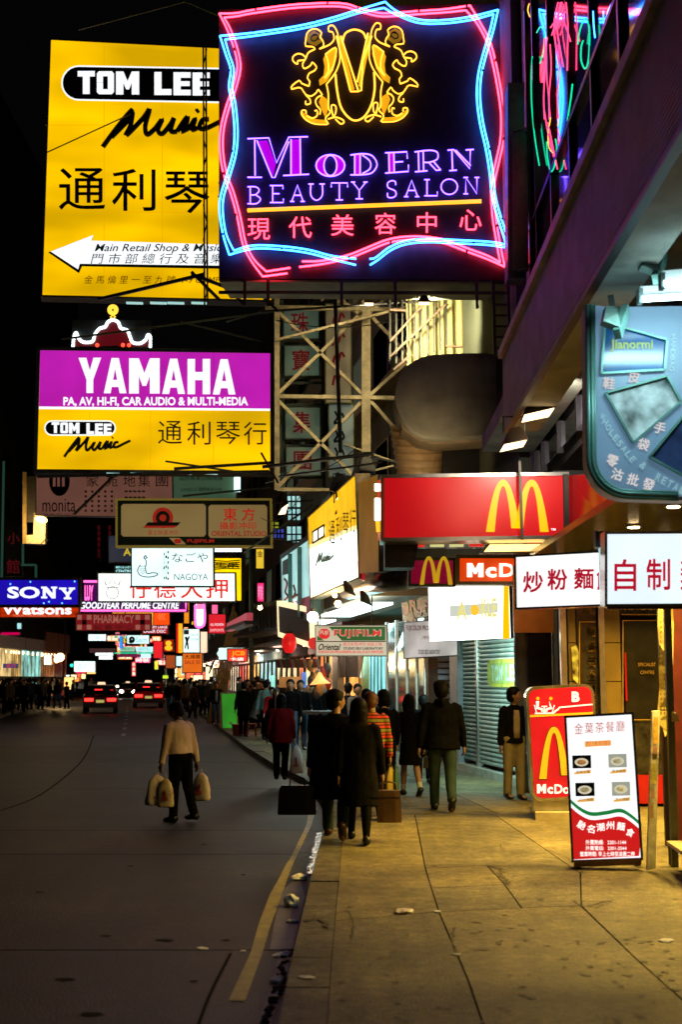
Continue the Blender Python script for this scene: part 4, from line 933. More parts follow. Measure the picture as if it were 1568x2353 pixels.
for b in ((400, 1077, 640, 1062), (85, 1095, 620, 1083), (625, 700, 628, 1085), (632, 690, 634, 1120)): T2.T.part('bracket', MB().bar(at(b[0], b[1], 36), at(b[2], b[3], 36), .08), M_dark)
for x in (245, 300, 350, 410, 470): T2.T.part('under_reflector', MB().bar(at(x, 1088, 36.6), at(x + 30, 1089, 36.6), .1, .04), emit('under lamp', (.5, .9, .85), .7))
# ---- crown shaped neon
Z0 = lambda pts: [(x * .4233, 663.8 + (y) * .4233 + 0) for x, y in pts]
K = Sign('crown_neon_sign', 'crown roof shaped neon sign outlined in white bulbs with gold finial', rq(165, 735, 347, 800), 42, None, th=.01, fr=0)
q = lambda pts: [(x * .4234, 1100 * .6036 + y * .4234 - 0) for x, y in pts]
cr = [(395, 310), (400, 262), (412, 238), (425, 265), (450, 288), (500, 285), (515, 245), (540, 215), (570, 205), (585, 180), (610, 168), (640, 180), (655, 212), (690, 225), (705, 260), (720, 290), (760, 295), (790, 275), (802, 250), (815, 262), (815, 312)]
K.T.o.children[0].name = 'mount'
K.sh(q(cr), emit('dark maroon panel', (.10, .003, .006), .8), .02, 'panel', th=.2)
E_bul = emit('white bulb string', (.85, 1, 1), 2.6)
pp = smoothp(q(cr), 4); mbb = MB()
for i, (a, b) in enumerate(pp): mbb.sphere(K.P.p(a, b, .08), .06, 6, 4)
K.T.part('bulb_string', mbb, E_bul, smooth=True, kind='stuff')
K.ln(ell(259, 712, 11, 11, 16), .03, emit('gold ring neon', (1, .6, .05), 1.4), .05, True, name='finial'); K.ln(ell(259, 712, 6, 7, 10), .06, emit('gold ring neon', (1, .6, .05), 1.4), .05, True, name='finial'); K.ln([(259, 723), (254, 728), (259, 734), (264, 728)], .04, emit('gold ring neon', (1, .6, .05), 1.4), .05, True, name='finial')
for x in (223, 282, 296): K.T.part('red_lamp', MB().sphere(at(x, 793, 41.8), .07, 8, 6), emit('small red lamp', (1, .05, .02), 3))
K.T.part('post', MB().bar(at(256, 800, 42.2), at(256, 812, 42.2), .6), M_black)
# ---- dim hoardings behind
M_bw = emit('dim brown hoarding', (.16, .065, .045), .75, var=.12, scale=.8, base=(.3, .15, .1))
H = Sign('group_hoarding', 'dim brown hoarding with black oval emblem and small rows of print', ((83, 1086), (395, 1092), (83, 1183)), 48, M_bw, th=.3, fr=.03)
M_bd = mat('dark brown print', (.05, .015, .02), .6)
H.sh(ell(136, 1105, 24, 35, 20), M_ink); 
for x in (124, 134, 145): H.sh([(x - 3, 1090), (x + 3, 1090), (x + 3, 1118), (x - 3, 1118)], M_bw, .01)
H.t('monita', 97, 1146, 173, 1176, M_bd, 0, .01).t('G R O U P', 98, 1180, 172, 1182.5, M_ink, .03, .01)
for ch, x in zip('家苑地集團', (198, 242, 283, 317, 358)): H.t(ch, x, 1092, x + 28, 1118, M_bd, 0, .01, 'character')
mb = MB()
for i in range(5):
    for j in range(5): H.P.rect(mb, 194 + i * 15, 1127 + j * 11, 199 + i * 15, 1132 + j * 11, .01)
    for j in range(3): H.P.rect(mb, 286 + i * 10, 1127 + j * 14, 293 + i * 10, 1131 + j * 14, .01)
H.T.part('small_print', mb, mat('reddish print', (.12, .04, .035), .6), kind='stuff')
H2 = Sign('training_hoarding', 'dim green hoarding with small black print right of the brown one', rq(394, 1090, 542, 1160), 48.2, emit('dim green hoarding', (.045, .09, .05), .7, var=.1, base=(.1, .2, .12)), th=.3, fr=.03)
H2.t('CIDESCO 國際美容分校', 415, 1120, 510, 1129, M_ink, 0, .01).t('國際專業訓練機構', 412, 1094, 512, 1104, M_ink, 0, .01)
H2.T.part('side_tube', MB().bar(at(545, 1092, 48), at(545, 1130, 48), .25, .1), emit('cool tube', (.7, 1, 1), 1.6))
# ---- Oriental studio sign
O = Sign('film_lab_hanging_sign', 'dull green and beige film processing sign with red roundel under the magenta sign', rq(270, 1150, 620, 1253), 40, mat('dark green sign paint', (.01, .03, .015), .5), th=.4, fr=.07, frm=emit('olive lit edge', (.20, .14, .02), .55, base=(.4, .3, .1)))
M_bg = emit('beige lit panel', (.26, .17, .06), .62, var=.1, scale=.6, base=(.5, .4, .2))
def rr(x0, y0, x1, y1, r=5):
    return [(x0 + r, y0), (x1 - r, y0), (x1, y0 + r), (x1, y1 - r), (x1 - r, y1), (x0 + r, y1), (x0, y1 - r), (x0, y0 + r)]
O.sh(rr(278, 1158, 473, 1233), M_bg); O.sh(rr(479, 1160, 614, 1236), M_bg)
M_rd = emit('dull red print', (.42, .02, .01), .55, base=(.4, .02, .01))
O.sh(ell(374, 1190, 24, 24, 24), M_rd, .01); O.sh(ell(374, 1190, 16, 16, 20), mat('dark green sign paint', (.01, .03, .015), .5), .014); O.sh(ell(374, 1190, 8, 8, 14), M_rd, .018)
O.sh([(340, 1200), (415, 1200), (408, 1208), (333, 1208)], M_ink, .02); O.sh([(333, 1208), (408, 1208), (400, 1213), (328, 1213)], M_rd, .02)
O.t('富士快速冲印', 340, 1218, 408, 1229, M_rd, 0, .01).t('東 方', 513, 1168, 585, 1197, M_rd, .03, .01).t('攝影冲印', 505, 1200, 588, 1217, M_rd, .02, .01).t('ORIENTAL STUDIO', 486, 1220, 612, 1232, M_rd, .02, .01)
O.t('FUJIFILM', 430, 1239, 492, 1249, M_rd, .03, .01); O.sh([(388, 1236), (412, 1236), (428, 1251), (404, 1251)], M_bg, .012); O.sh(rr(400, 1238, 416, 1249, 3), M_rd, .016)
O.arm(610, 1157, 720, 1150).arm(610, 1250, 700, 1240)

# ---- table of the many hanging signs down the street
Rw = emit('red letter lit', (.62, .02, .01), .9); Gk = mat('olive print', (.35, .38, .05), .6); Bl = mat('blue grey print', (.05, .2, .3), .6)
A = Sign('restaurant_lightbox', 'bright white lightbox with blue fish drawing and faint lettering', rq(303, 1259, 489, 1346), 46, emit('cool white lightbox', (.75, 1, .98), 1.3, var=.15, scale=.5), th=.35, fr=.05, frm=mat('green frame', (.03, .08, .05), .5))
A.t('なごや', 395, 1270, 478, 1292, Gk, 0, .01).t('NAGOYA', 400, 1318, 478, 1333, mat('grey green print', (.3, .45, .4), .6), 0, .01).t('名古屋', 375, 1262, 388, 1335, mat('pale olive print', (.55, .6, .3), .6), 0, .01)
A.ln([(322, 1298), (316, 1310), (322, 1322), (340, 1326), (358, 1323), (362, 1318), (350, 1316), (338, 1318), (334, 1306), (336, 1290), (330, 1282)], .02, Bl, .01, sm=4, name='fish_drawing')
A.ln([(330, 1282), (334, 1276), (338, 1282), (334, 1283)], .03, Bl, .01, name='fish_drawing')
for k in range(4): A.ln([(320 + k, 1300 + k * 5), (328, 1303 + k * 5), (333, 1300 + k * 5)], .012, Bl, .01, name='fish_drawing')
A = Sign('pawn_shop_lightbox', 'long white lightbox with red brush characters behind the fish lightbox', rq(226, 1318, 539, 1381), 52, emit('white lightbox warm', (.95, 1, .97), 1.3), th=.4, fr=.06, frm=mat('green frame', (.03, .08, .05), .5))
for ch, x in zip('仔德大押', (297, 353, 415, 473)): A.t(ch, x, 1330, x + 50, 1375, Rw, .02, .012, 'character')
A.ln(ell(258, 1362, 14, 14, 20), .015, mat('faint gold print', (.7, .68, .5), .6), .01, True, name='emblem'); A.ln([(240, 1333), (244, 1344), (252, 1340), (258, 1329), (264, 1340), (272, 1344), (276, 1333), (272, 1350), (244, 1350)], .015, mat('faint gold print', (.7, .68, .5), .6), .01, True, name='emblem')
A = Sign('electronics_neon_sign', 'dark framed blue sign with white slab serif letters at the left edge', rq(-6, 1333, 178, 1389), 55, emit('deep blue backlit', (.012, .004, .42), 1.0, var=.3, scale=.6), th=.5, fr=.12)
A.t('SO', 16, 1348, 91, 1375, W, .035, .02); blk(A, 'NY', 94, 1348, 172, 1375, W, .02, serif=True)
for x0, x1, yy in ((62, 62, 0),): pass
for x0, y0, x1, y1 in ((93, 1348.5, 106, 1352), (93, 1371, 107, 1375), (112, 1348.5, 130, 1352), (118, 1371, 128, 1375), (130, 1348.5, 142, 1352), (157, 1348.5, 172, 1352), (142, 1371, 161, 1375), (15, 1366, 19, 1375), (43, 1348, 47, 1356)): pass
for x, y in ((23, 1342), (69, 1337), (171, 1336), (100, 1386), (142, 1386), (112, 1383)): A.T.part('spark', MB().sphere(A.P.p(x, y, .02), .04, 6, 4), emit('blue spark', (.1, .5, 1), 2))
A = Sign('drugstore_neon_sign', 'red neon band with white script letters tucked below the blue sign', rq(0, 1394, 180, 1418), 57, emit('red band glow', (.55, .03, .0), .9, var=.4, scale=2, stretch=(.2, 1, 4)), th=.3, fr=.05)
A.t('Watsons', 4, 1390, 164, 1412, E_white, .03, .05); A.t('YOUR PERSONAL STORE', 28, 1412, 138, 1417, emit('salmon letters', (1, .25, .12), .8), .02, .05)
A = Sign('perfume_centre_sign', 'purple perfume shop neon sign with pink tube border under the white lightboxes', ((192, 1334), (430, 1334), (192, 1407)), 58, emit('purple field', (.06, .003, .08), .9), th=.3, fr=0)
N_pk2 = emit('hot pink tube', (1, .12, .45), 2.2)
A.t('GOODYEAR PERFUME CENTRE', 184, 1383, 412, 1399, E_white, .03, .05, shear=.2); A.ln([(184, 1403), (427, 1403), (427, 1384)], .05, N_pk2, .05); A.ln([(192, 1336), (228, 1336)], .06, N_pk2, .05)
A.t('LUY', 194, 1345, 214, 1380, N_pk2, .04, .04, rot=-pi / 2 * 0)
A = Sign('pharmacy_sign', 'dull red pharmacy sign with pale chequered ends under the perfume sign', rq(175, 1411, 346, 1448), 50, emit('dull crimson', (.20, .008, .012), .8, base=(.3, .02, .03)), th=.3, fr=.03, frm=mat('dull pink edge', (.3, .1, .08), .6))
M_pk = emit('dull pink check', (.36, .12, .09), .75, base=(.5, .3, .25))
A.t('PHARMACY', 215, 1413, 308, 1432, M_pk, .02, .012).t('配 藥 中 心', 216, 1436, 306, 1447, mat('faint pink', (.3, .08, .07), .6), 0, .012)
for ox in (177, 311):
    for i, j in ((0, 0), (2, 0), (1, 1), (0, 2), (2, 2)): A.r(ox + i * 11, 1413 + j * 11.3, ox + i * 11 + 10.5, 1413 + j * 11.3 + 11, M_pk if (i + j) % 2 == 0 and (i, j) != (1, 1) else M_ink, .012, 'check')
rows = [  # name, label, x0,y0,x1,y1,Y, colour, strength, texts
 ('orange_neon_frame', 'amber neon framed board behind the pharmacy sign', 258, 1404, 352, 1409, 62, (1, .42, .02), 1.3, [], 'frame'),
 ('amber_neon_post', 'short upright amber neon strip at the right end of the pharmacy sign', 345, 1404, 351, 1436, 62.2, (1, .45, .03), 1.3, [], ''),
 ('red_square_sign', 'orange red square sign with faint flame mark right of the pharmacy sign', 353, 1404, 389, 1436, 63, (.8, .06, .005), 1.0, [('巛', 362, 1410, 380, 1425, (.95, .2, .05))], ''),
 ('laser_disc_sign', 'dark red sign reading very large laser disc in white', 327, 1437, 386, 1456, 64, (.25, .004, .01), 1.0, [('VERY LARGE', 343, 1438, 384, 1444, (1, .8, .85)), ('LASER DISC', 330, 1447, 381, 1454, (1, .85, .9))], ''),
 ('swirl_logo_sign', 'white and black sign with round swirl mark hanging over the road', 292, 1460, 342, 1479, 66, (.65, .95, .92), 1.0, [('Sam', 311, 1464, 338, 1476, (.3, .55, .65))], 'swirl'),
 ('white_strip_sign', 'small white strip sign under the pharmacy sign', 203, 1458, 243, 1472, 70, (.8, 1, 1), 1.2, [('西 藥 行', 206, 1460, 240, 1470, (.35, .5, .5))], ''),
 ('white_bar_sign', 'upper of two white light bars low over the far road', 219, 1498, 259, 1506, 78, (.9, 1, 1), 1.5, [], ''),
 ('white_bar_sign', 'lower shorter white light bar over the far road', 227, 1508, 258, 1515, 79, (.9, 1, 1), 1.5, [], ''),
 ('pale_green_sign', 'pale green sign with faint letters low over the far road', 275, 1486, 309, 1497, 76, (.25, .5, .33), .9, [('SAMSONITE', 278, 1488, 306, 1494, (.12, .3, .2))], ''),
 ('pale_cyan_sign', 'pale cyan sign right of the pale green sign', 312, 1486, 353, 1497, 77, (.5, .85, .85), .9, [('HOTEL', 318, 1488, 345, 1495, (.2, .45, .5))], ''),
 ('green_tube_strip', 'thin green neon strip beneath the pale green sign', 262, 1499, 360, 1502, 75, (.02, .5, .25), 1.0, [], ''),
 ('blue_upright_sign', 'narrow upright blue neon sign left of the swirl sign', 274, 1462, 281, 1490, 72, (.02, .25, .9), 1.0, [], ''),
 ('oval_blue_sign', 'small hazy blue white oval sign over far traffic', 320, 1501, 346, 1512, 84, (.5, .85, 1), 1.1, [], ''),
 ('red_banner_sign', 'tall red sign left of the yellow figure sign', 353, 1474, 373, 1512, 70, (.7, .015, .02), .9, [], ''),
 ('yellow_figure_sign', 'red sign with a yellow gourd shaped figure', 376, 1470, 398, 1497, 65, (.25, .01, .005), 1.0, [], 'gourd'),
 ('amber_curved_sign', 'tall amber and red upright neon sign beside the white drawing sign', 405, 1433, 419, 1500, 62, (1, .36, .01), 1.2, [], 'redside'),
 ('silhouette_sign', 'white lightbox with black dancing silhouette and grey text', 421, 1446, 458, 1499, 60, (.68, .92, .88), 1.05, [('TAILOR', 437, 1456, 456, 1461, (.2, .3, .3)), ('訂造西服', 437, 1466, 456, 1472, (.2, .3, .3))], 'dancer'),
 ('cream_upright_sign', 'cream and pink upright sign touching the dancing silhouette sign', 459, 1452, 476, 1500, 60.5, (1, .62, .42), 1.0, [], ''),
 ('orange_board', 'orange hoarding with black printed rows above the far crowd', 420, 1502, 464, 1545, 58, (.75, .14, .01), .75, [('大減價', 424, 1504, 460, 1514, (.08, .02, .01)), ('SALE 50', 424, 1517, 460, 1526, (.3, .03, .01))], ''),
 ('dull_orange_board', 'smaller brown orange board left of the big orange hoarding', 381, 1506, 402, 1535, 61, (.40, .07, .015), .7, [], ''),
 ('white_awning_sign', 'crooked white lit panel between the two orange boards', 404, 1508, 426, 1530, 61.5, (.6, .9, .9), 1.0, [], ''),
 ('pink_white_capsule', 'tall white glowing capsule sign edged in pink neon', 450, 1388, 468, 1438, 56, (1, .9, .95), 1.7, [], 'capsule'),
 ('pink_strip_sign', 'narrow pink upright sign right of the white capsule', 487, 1390, 500, 1424, 57, (.9, .12, .28), 1.0, [], ''),
 ('red_fan_sign', 'red fan shaped sign with white words above the bamboo poles', 480, 1412, 518, 1455, 55, (.55, .012, .02), .95, [('ALL FASHION', 483, 1432, 514, 1438, (.9, .7, .75)), ('EXPORTS', 483, 1445, 514, 1451, (.9, .5, .55))], ''),
 ('yellow_shop_sign', 'bright yellow lightbox with green printed rows behind the pawn sign', 491, 1283, 554, 1380, 54, (1, .60, .0), 1.05, [('生果', 494, 1292, 548, 1305, (.05, .25, .02))], 'greenrows'),
 ('white_top_strip', 'thin white strip light above the yellow lightbox', 490, 1258, 555, 1268, 54, (.85, 1, 1), 1.4, [], ''),
 ('blue_film_board', 'dark blue poster board with a yellow letter A behind the film sign', 250, 1232, 303, 1291, 56, (.004, .012, .03), .9, [('A', 283, 1260, 301, 1277, (.6, .42, .02))], ''),
 ('cyan_text_sign', 'two tiny rows of cyan letters above the pawn lightbox', 263, 1300, 303, 1317, 60, (.005, .02, .02), .8, [('MEN & LADY', 266, 1301, 302, 1306, (.4, .85, .85)), ('CENTRE', 266, 1309, 302, 1316, (.5, 1, 1))], ''),
 ('magenta_side_sign', 'magenta upright neon sign at the right of the yellow lightbox', 592, 1340, 606, 1382, 50, (.75, .02, .14), 1.0, [('時裝', 593, 1345, 604, 1378, (1, .3, .5))], ''),
 ('yellow_side_sign', 'small yellow upright sign hanging from the dark truss', 589, 1262, 606, 1306, 51, (.75, .5, .03), .8, [('金', 591, 1266, 604, 1280, (.05, .05, .02))], ''),
 ('oval_white_sign', 'white pointed oval sign behind the red and yellow card sign', 503, 1489, 560, 1515, 47, (.75, 1, .95), 1.1, [], 'oval'),
 ('card_sign', 'small yellow and red sign mounted by the tall pole', 524, 1492, 567, 1519, 45, (.75, .03, .02), 1.0, [('JCB', 532, 1496, 563, 1509, (1, .42, .02)), ('卡店', 528, 1511, 560, 1518, (1, 1, .9))], 'card'),
 ('amber_numeral_sign', 'orange upright sign with small red rows behind the truss left of capsule', 423, 1380, 434, 1432, 66, (.75, .24, .01), .9, [], ''),
 ('far_white_sign', 'blurred white sign low in the distance left of the taxi headlights', 170, 1520, 218, 1543, 95, (.75, 1, .95), 1.3, [('酒店', 175, 1524, 200, 1540, (.3, .45, .45))], ''),
 ('brown_board', 'dim brown board over the middle of the far road', 205, 1490, 262, 1500, 74, (.05, .02, .02), .8, [], ''),
 ('magenta_band', 'dim magenta band sign low over the far road', 268, 1503, 322, 1510, 82, (.12, .01, .04), .9, [], ''),
 ('left_magenta_strip', 'thin crimson neon strip at the left edge under the drugstore sign', 2, 1453, 44, 1459, 80, (.45, .0, .06), .9, [], ''),
 ('left_white_panel', 'tiny pale cyan panel above the crimson strip at left', 39, 1432, 48, 1445, 78, (.35, .7, .75), .9, [], ''),
 ('multi_strip_sign', 'tiny green yellow red neon strip in the centre distance', 262, 1462, 300, 1466, 73, (.3, .5, .1), .9, [], 'multi'),
 ('yellow_post_sign', 'tiny upright yellow sign over far pedestrians', 355, 1519, 363, 1538, 88, (.7, .65, .05), 1.0, [], ''),
 ('green_grocer_light', 'pair of tiny yellow green lights by the lamp post', 374, 1552, 386, 1559, 86, (.4, .6, .02), 1.2, [], ''),
 ('left_lantern_box', 'white lit box sign over the left pavement shops', 101, 1506, 117, 1527, 84, (1, .92, .7), 2.0, [], ''),
 ('blue_rim_sign', 'narrow blue and red sign strip below the yellow window at left', 6, 1525, 40, 1535, 82, (.02, .04, .12), .9, [('金行', 12, 1526, 36, 1534, (.5, .03, .05))], ''),
]
for (nm, lab, x0, y0, x1, y1, Y, c, s_, texts, ex) in rows:
    em = emit('lit %s' % nm, c, s_ * 1.4, var=.12, scale=1)
    A = Sign(nm, lab, rq(x0, y0, x1, y1), Y, em, th=.3, fr=.04 if min(x1 - x0, y1 - y0) > 12 else 0, cat='sign')
    for (t_, a, b, c_, d_, col) in texts:
        lum = max(col); A.t(t_, a, b, c_, d_, emit('ink %.2f %.2f %.2f' % col, col, 1.0) if lum > .25 else mat('dark ink %.2f %.2f' % col[:2], col, .6), 0.02, .03)
    if ex == 'frame': A.T.part('stripe', A.P.rect(MB(), x0 + 28, y0, x0 + 31, y1, .02), M_ink)
    if ex == 'swirl': A.ln([(302 + (2 + k * .45) * cos(k * .8), 1469.5 + (2 + k * .45) * sin(k * .8)) for k in range(12)], .07, mat('dark teal ink', (.01, .08, .12), .5), .03, name='swirl'); A.r(342, 1460, 343, 1479, M_ink)
    if ex == 'gourd': A.sh(ell(387, 1478, 7, 6, 14), emit('gourd yellow', (1, .5, .02), 1.2), .03); A.sh(ell(387, 1489, 9, 6, 14), emit('gourd yellow', (1, .5, .02), 1.2), .03)
    if ex == 'redside': A.r(x0, y0, x0 + 5, y1, emit('red side glow', (.7, .01, .01), 1), .02)
    if ex == 'dancer': A.sh([(424, 1464), (428, 1462), (431, 1466), (434, 1460), (436, 1464), (432, 1474), (434, 1490), (431, 1494), (429, 1480), (426, 1492), (424, 1489), (427, 1474)], M_ink, .03); A.r(422, 1447, 434, 1458, mat('grey picture', (.2, .25, .25), .5), .03)
    if ex == 'capsule': A.ln([(449, 1390), (449, 1430), (454, 1441), (468, 1436), (470, 1410), (468, 1388)], .06, N_pk2, .06, sm=3); A.r(452, 1388, 466, 1400, emit('capsule pink', (1, .25, .5), 1.1), .02)
    if ex == 'greenrows':
        for k in range(5): A.ln([(492, 1288 + k * 5), (520, 1290 + k * 4), (552, 1287 + k * 5)], .03, mat('green ink', (.04, .2, .02), .6), .02, name='print_row')
    if ex == 'oval': A.T.part('oval_face', A.P.shape(MB(), [(498, 1502)] + ell(528, 1502, 30, 14, 12, -2.6, -.3) + [(562, 1502)] + ell(528, 1502, 30, 14, 12, .3, 2.6), .03), emit('oval white', (.7, 1, .92), 1.1))
    if ex == 'card': A.sh(rr(526, 1493, 565, 1510, 3), emit('card orange red', (.8, .05, .01), 1), .015)
    if ex == 'multi':
        for k, cc_ in enumerate(((0, .5, .2), (.8, 1, 1), (1, .7, 0), (.3, .8, .8), (.9, .03, .03))): A.r(263 + k * 8, 1461, 268 + k * 8, 1466, emit('multi %d' % k, cc_, 1), .03)
    if Y < 72 and x1 - x0 > 30 and y0 > 1200:
        A.arm(x1, y0 + 1, min(x1 + 60, CX + fX(Y) / Y * F), y0 - 1, Y, .05)

random.seed(88); cnames = (('red', (.85, .015, .02)), ('orange', (1, .28, .01)), ('magenta', (.85, .03, .22)), ('pale cyan', (.6, 1, .95)), ('yellow', (1, .6, .03)), ('pink', (1, .25, .35)))
TS = []
for k in range(40):
    x = random.uniform(225, 500); y = random.uniform(1425, 1548) if x > 370 else random.uniform(1452, 1530)
    up = random.random() < .45; w_, h_ = (random.uniform(4, 9), random.uniform(16, 34)) if up else (random.uniform(16, 38), random.uniform(6, 13)); Yk = random.uniform(84, 135); kc = k % 6
    A = Sign('tiny_hanging_sign', '', rq(x, y, x + w_, y + h_), Yk, emit('tiny lit %d' % kc, cnames[kc][1], 1.3, var=.3, scale=1), th=.3, fr=0, group='tiny hanging signs far down the street')
    im = mat('tiny sign ink', (.05, .02, .02), .6) if kc > 2 else emit('tiny sign pale letters', (1, .8, .7), 1)
    if up: 
        for j in range(3): A.t(random.choice('金銀酒店飯麵大中'), x + 1, y + 1 + j * h_ / 3, x + w_ - 1, y + (j + .85) * h_ / 3, im, .03, .03, 'character')
    else: A.t(random.choice(('酒店', '餐廳', '時裝', '電器', '珠寶', '藥房')), x + 2, y + 1, x + w_ - 2, y + h_ - 1, im, .03, .03)
    TS.append((kc, x, A.T))
ORDS = 'leftmost|second from left|third from left|fourth from left|fifth from left|sixth from left|seventh from left|eighth from left'.split('|')
for kc in range(6):
    for n_, (_, _, T_) in enumerate(sorted([t_ for t_ in TS if t_[0] == kc], key=lambda t_: t_[1])): T_.o['label'] = ORDS[n_] + ' of the tiny %s signs far down the street' % cnames[kc][0]
# ---- signs hanging near the burger restaurant
M_redlb = emit('red backlit enamel', (.50, .004, .008), .85, var=.12, scale=.8, base=(.5, .01, .01), rough=.3)
E_arch = emit('arch yellow', (1, .52, .0), 1.0)
def arches(S_, x0, y0, x1, y1, m, off=.02, th=.0, nm='arch', wf=1.0):
    w_ = x1 - x0; h = y1 - y0
    def arch(cx, hw, bo, rev=1):       # thick arch band from outer to inner profile
        out, inn = [], []
        for k in range(13):
            a = pi * k / 12; out.append((cx - hw * cos(a), y0 + h * (1 - sin(a) ** .62) if True else 0))
        return out
    # left arch
    tk = w_ * .135 * wf
    def leg(cx, hw, yb_l, yb_r):
        o = []; i = []
        for k in range(17):
            t = -1 + 2 * k / 16; yy = abs(t) ** 2.3
            xo = cx + t * hw; yl = yb_l if t < 0 else yb_r
            o.append((xo, y0 + (yl - y0) * yy))
            ti = t; xi = cx + ti * (hw - tk); ytop = y0 + tk * .8
            i.append((xi, ytop + (yl - ytop) * abs(ti) ** 2.1))
        return o, i
    cxl, cxr = x0 + w_ * .27, x0 + w_ * .73; hw = w_ * .27
    mids = y0 + h * .93
    for cx, bl_, br_ in ((cxl, y1, mids), (cxr, mids, y1)):
        o, i = leg(cx, hw, bl_, br_); mb = MB()
        for k in range(16):
            mb.prism([S_.P.p(*o[k], off), S_.P.p(*o[k + 1], off), S_.P.p(*i[k + 1], off), S_.P.p(*i[k], off)], -S_.P.n * max(th, .004))
        S_.T.part(nm, mb, m)
B1 = Sign('burger_lightbox', 'big glossy red lightbox with tall yellow arches above the restaurant entrance', ((884, 1099), (1300, 1093), (884, 1236)), 16.5, M_redlb, th=.6, fr=.05, frm=M_steel, Yr=16.5)
arches(B1, 1118, 1102, 1262, 1222, E_arch, .03, .02); B1.t('TM', 1267, 1214, 1278, 1219, W, .02)
B1.T.part('wing_panel', MB().prism([at(1303, 1093, 16.5), at(1400, 1085, 15.2), at(1412, 1222, 15.2), at(1303, 1228, 16.5)], (.02, .06, 0)), emit('dark red wing', (.20, .004, .006), .8, var=.3, rough=.15, base=(.4, .01, .01)))
B1.T.part('post', MB().bar(at(1301, 1090, 16.4), at(1303, 1232, 16.4), .07), M_dark)
B1.T.part('side_cap', MB().prism([at(868, 1104, 16.9), at(882, 1099, 16.45), at(882, 1236, 16.45), at(870, 1240, 16.9)], (.0, .12, 0)), emit('red side cap', (.6, .03, .01), .7, rough=.2))
for y0, y1 in ((1112, 1128), (1145, 1196)): B1.T.part('side_tube', MB().cyl(at(867, y0, 16.8), at(867, y1, 16.8), .035, 8), emit('warm side tube', (1, .9, .7), 5))
B1.T.part('side_strip', MB().cyl(at(869, 1198, 16.8), at(871, 1222, 16.8), .035, 8), emit('amber side tube', (1, .45, .02), 1.5))
B1.T.part('under_box', MB().prism([at(885, 1243, 16.9), at(963, 1243, 16.9), at(952, 1304, 16.9), at(885, 1304, 16.9)], (0, .5, 0)), M_black)
B1.T.part('hanger', MB().bar(at(1195, 1060, 16.3), at(1201, 1240, 16.3), .035), mat('grey hanger', (.2, .17, .15), .5))
mc = MB(); a, b = at(890, 1240, 17.2), at(1400, 1240, 17.2)
B1.T.part('mirror_soffit', MB().prism([(a.x, 17.3, a.z), (b.x, 17.3, b.z), (b.x, 18.6, a.z + .02), (a.x, 18.6, a.z + .02)], (0, 0, .04)), mat('mirror soffit', (.5, .45, .4), .14, metal=.9, bump=.2, bscale=5))
for k in range(10): B1.T.part('glowing_letter', MB().box((at(960 + k * 45, 1243, 17.25).x, 17.25, a.z - .04 + .002 * k), (.2, .05, .12)), emit('pale yellow letter', (.75, .75, .3), .8) if k % 3 else emit('red letter bar', (.8, .03, .02), .8))
B2 = Sign('small_arches_sign', 'small dark red box sign with raised yellow arches', rq(945, 1288, 1042, 1341), 18.2, emit('crimson small box', (.17, .002, .02), .9, rough=.2), th=.35, fr=.04)
arches(B2, 966, 1278, 1041, 1343, emit('raised arch amber', (.62, .36, .01), .75, rough=.2), .10, .08, wf=.9)
B3 = Sign('restaurant_name_sign', 'red and orange box sign with white letters cut off by the noodle sign', rq(1057, 1283, 1215, 1336), 18.0, emit('red orange name box', (.75, .05, .0), .95, var=.4, scale=1.6), th=.35, fr=.05, frm=mat('olive brown frame', (.10, .07, .03), .5))
E_wy = emit('warm white letter', (1, .97, .75), 1.6)
blk(B3, 'M', 1074, 1294, 1112, 1326, E_wy, .02); B3.t('c', 1117, 1303, 1142, 1327, E_wy, .04, .02); B3.t('Donald’s', 1148, 1294, 1330, 1326, E_wy, .03, .02)
Lm = Thing('tube_lamp_fixture', 'warm oblong lamp fixture glowing above the restaurant name sign', 'lamp', at(1185, 1272, 17))
Lm.part('lamp_housing', MB().prism([at(1105, 1270, 17), at(1122, 1249, 17), at(1262, 1249, 17), at(1250, 1270, 17)], (0, .25, 0)), M_black)
Lm.part('diffuser', MB().prism([at(1113, 1268, 16.98), at(1126, 1252, 16.98), at(1255, 1251, 16.98), at(1243, 1266, 16.98)], (0, -.05, 0)), emit('warm diffuser', (1, .60, .17), 3.2))
Y1_ = Sign('overexposed_shop_sign', 'glaring white and yellow shop lightbox above the teal shutter', ((985, 1350), (1170, 1338), (988, 1474)), 20.2, emit('glaring white', (1, .95, .78), 4.2, var=.12), th=.3, fr=0, Yr=19.6)
Y1_.sh([(1158, 1339), (1170, 1338), (1172, 1467), (1156, 1468)], emit('yellow edge', (1, .45, 0), 1.3), .01, 'yellow_edge')
Y1_.t('KLE', 1106, 1374, 1142, 1418, emit('washed yellow letters', (.85, .75, .25), 1.0), .03, .015)
Y1_.t('A', 1050, 1382, 1074, 1424, emit('washed yellow letters', (.85, .75, .25), 1.0), .03, .015); Y1_.sh([(1034, 1392), (1146, 1384), (1146, 1408), (1034, 1418)], emit('washed grey band', (.62, .66, .56), 1.0), .008, 'grey_band'); Y1_.sh(ell(1092, 1402, 10, 13, 14), emit('yellow blob', (1, .6, .05), 1.0), .02, 'emblem')
Y1_.T.part('orange_side', MB().prism([at(1171, 1340, 19.6), at(1182, 1341, 20.0), at(1184, 1466, 20.0), at(1172, 1467, 19.6)], (.02, .02, 0)), M_orange)
Fz = Sign('film_side_sign', 'green and white film sign slanting under the glaring lightbox', ((923, 1385), (1000, 1365), (927, 1428)), 23.6, mat('film green', (.03, .16, .03), .5), th=.1, fr=0, Yr=22)
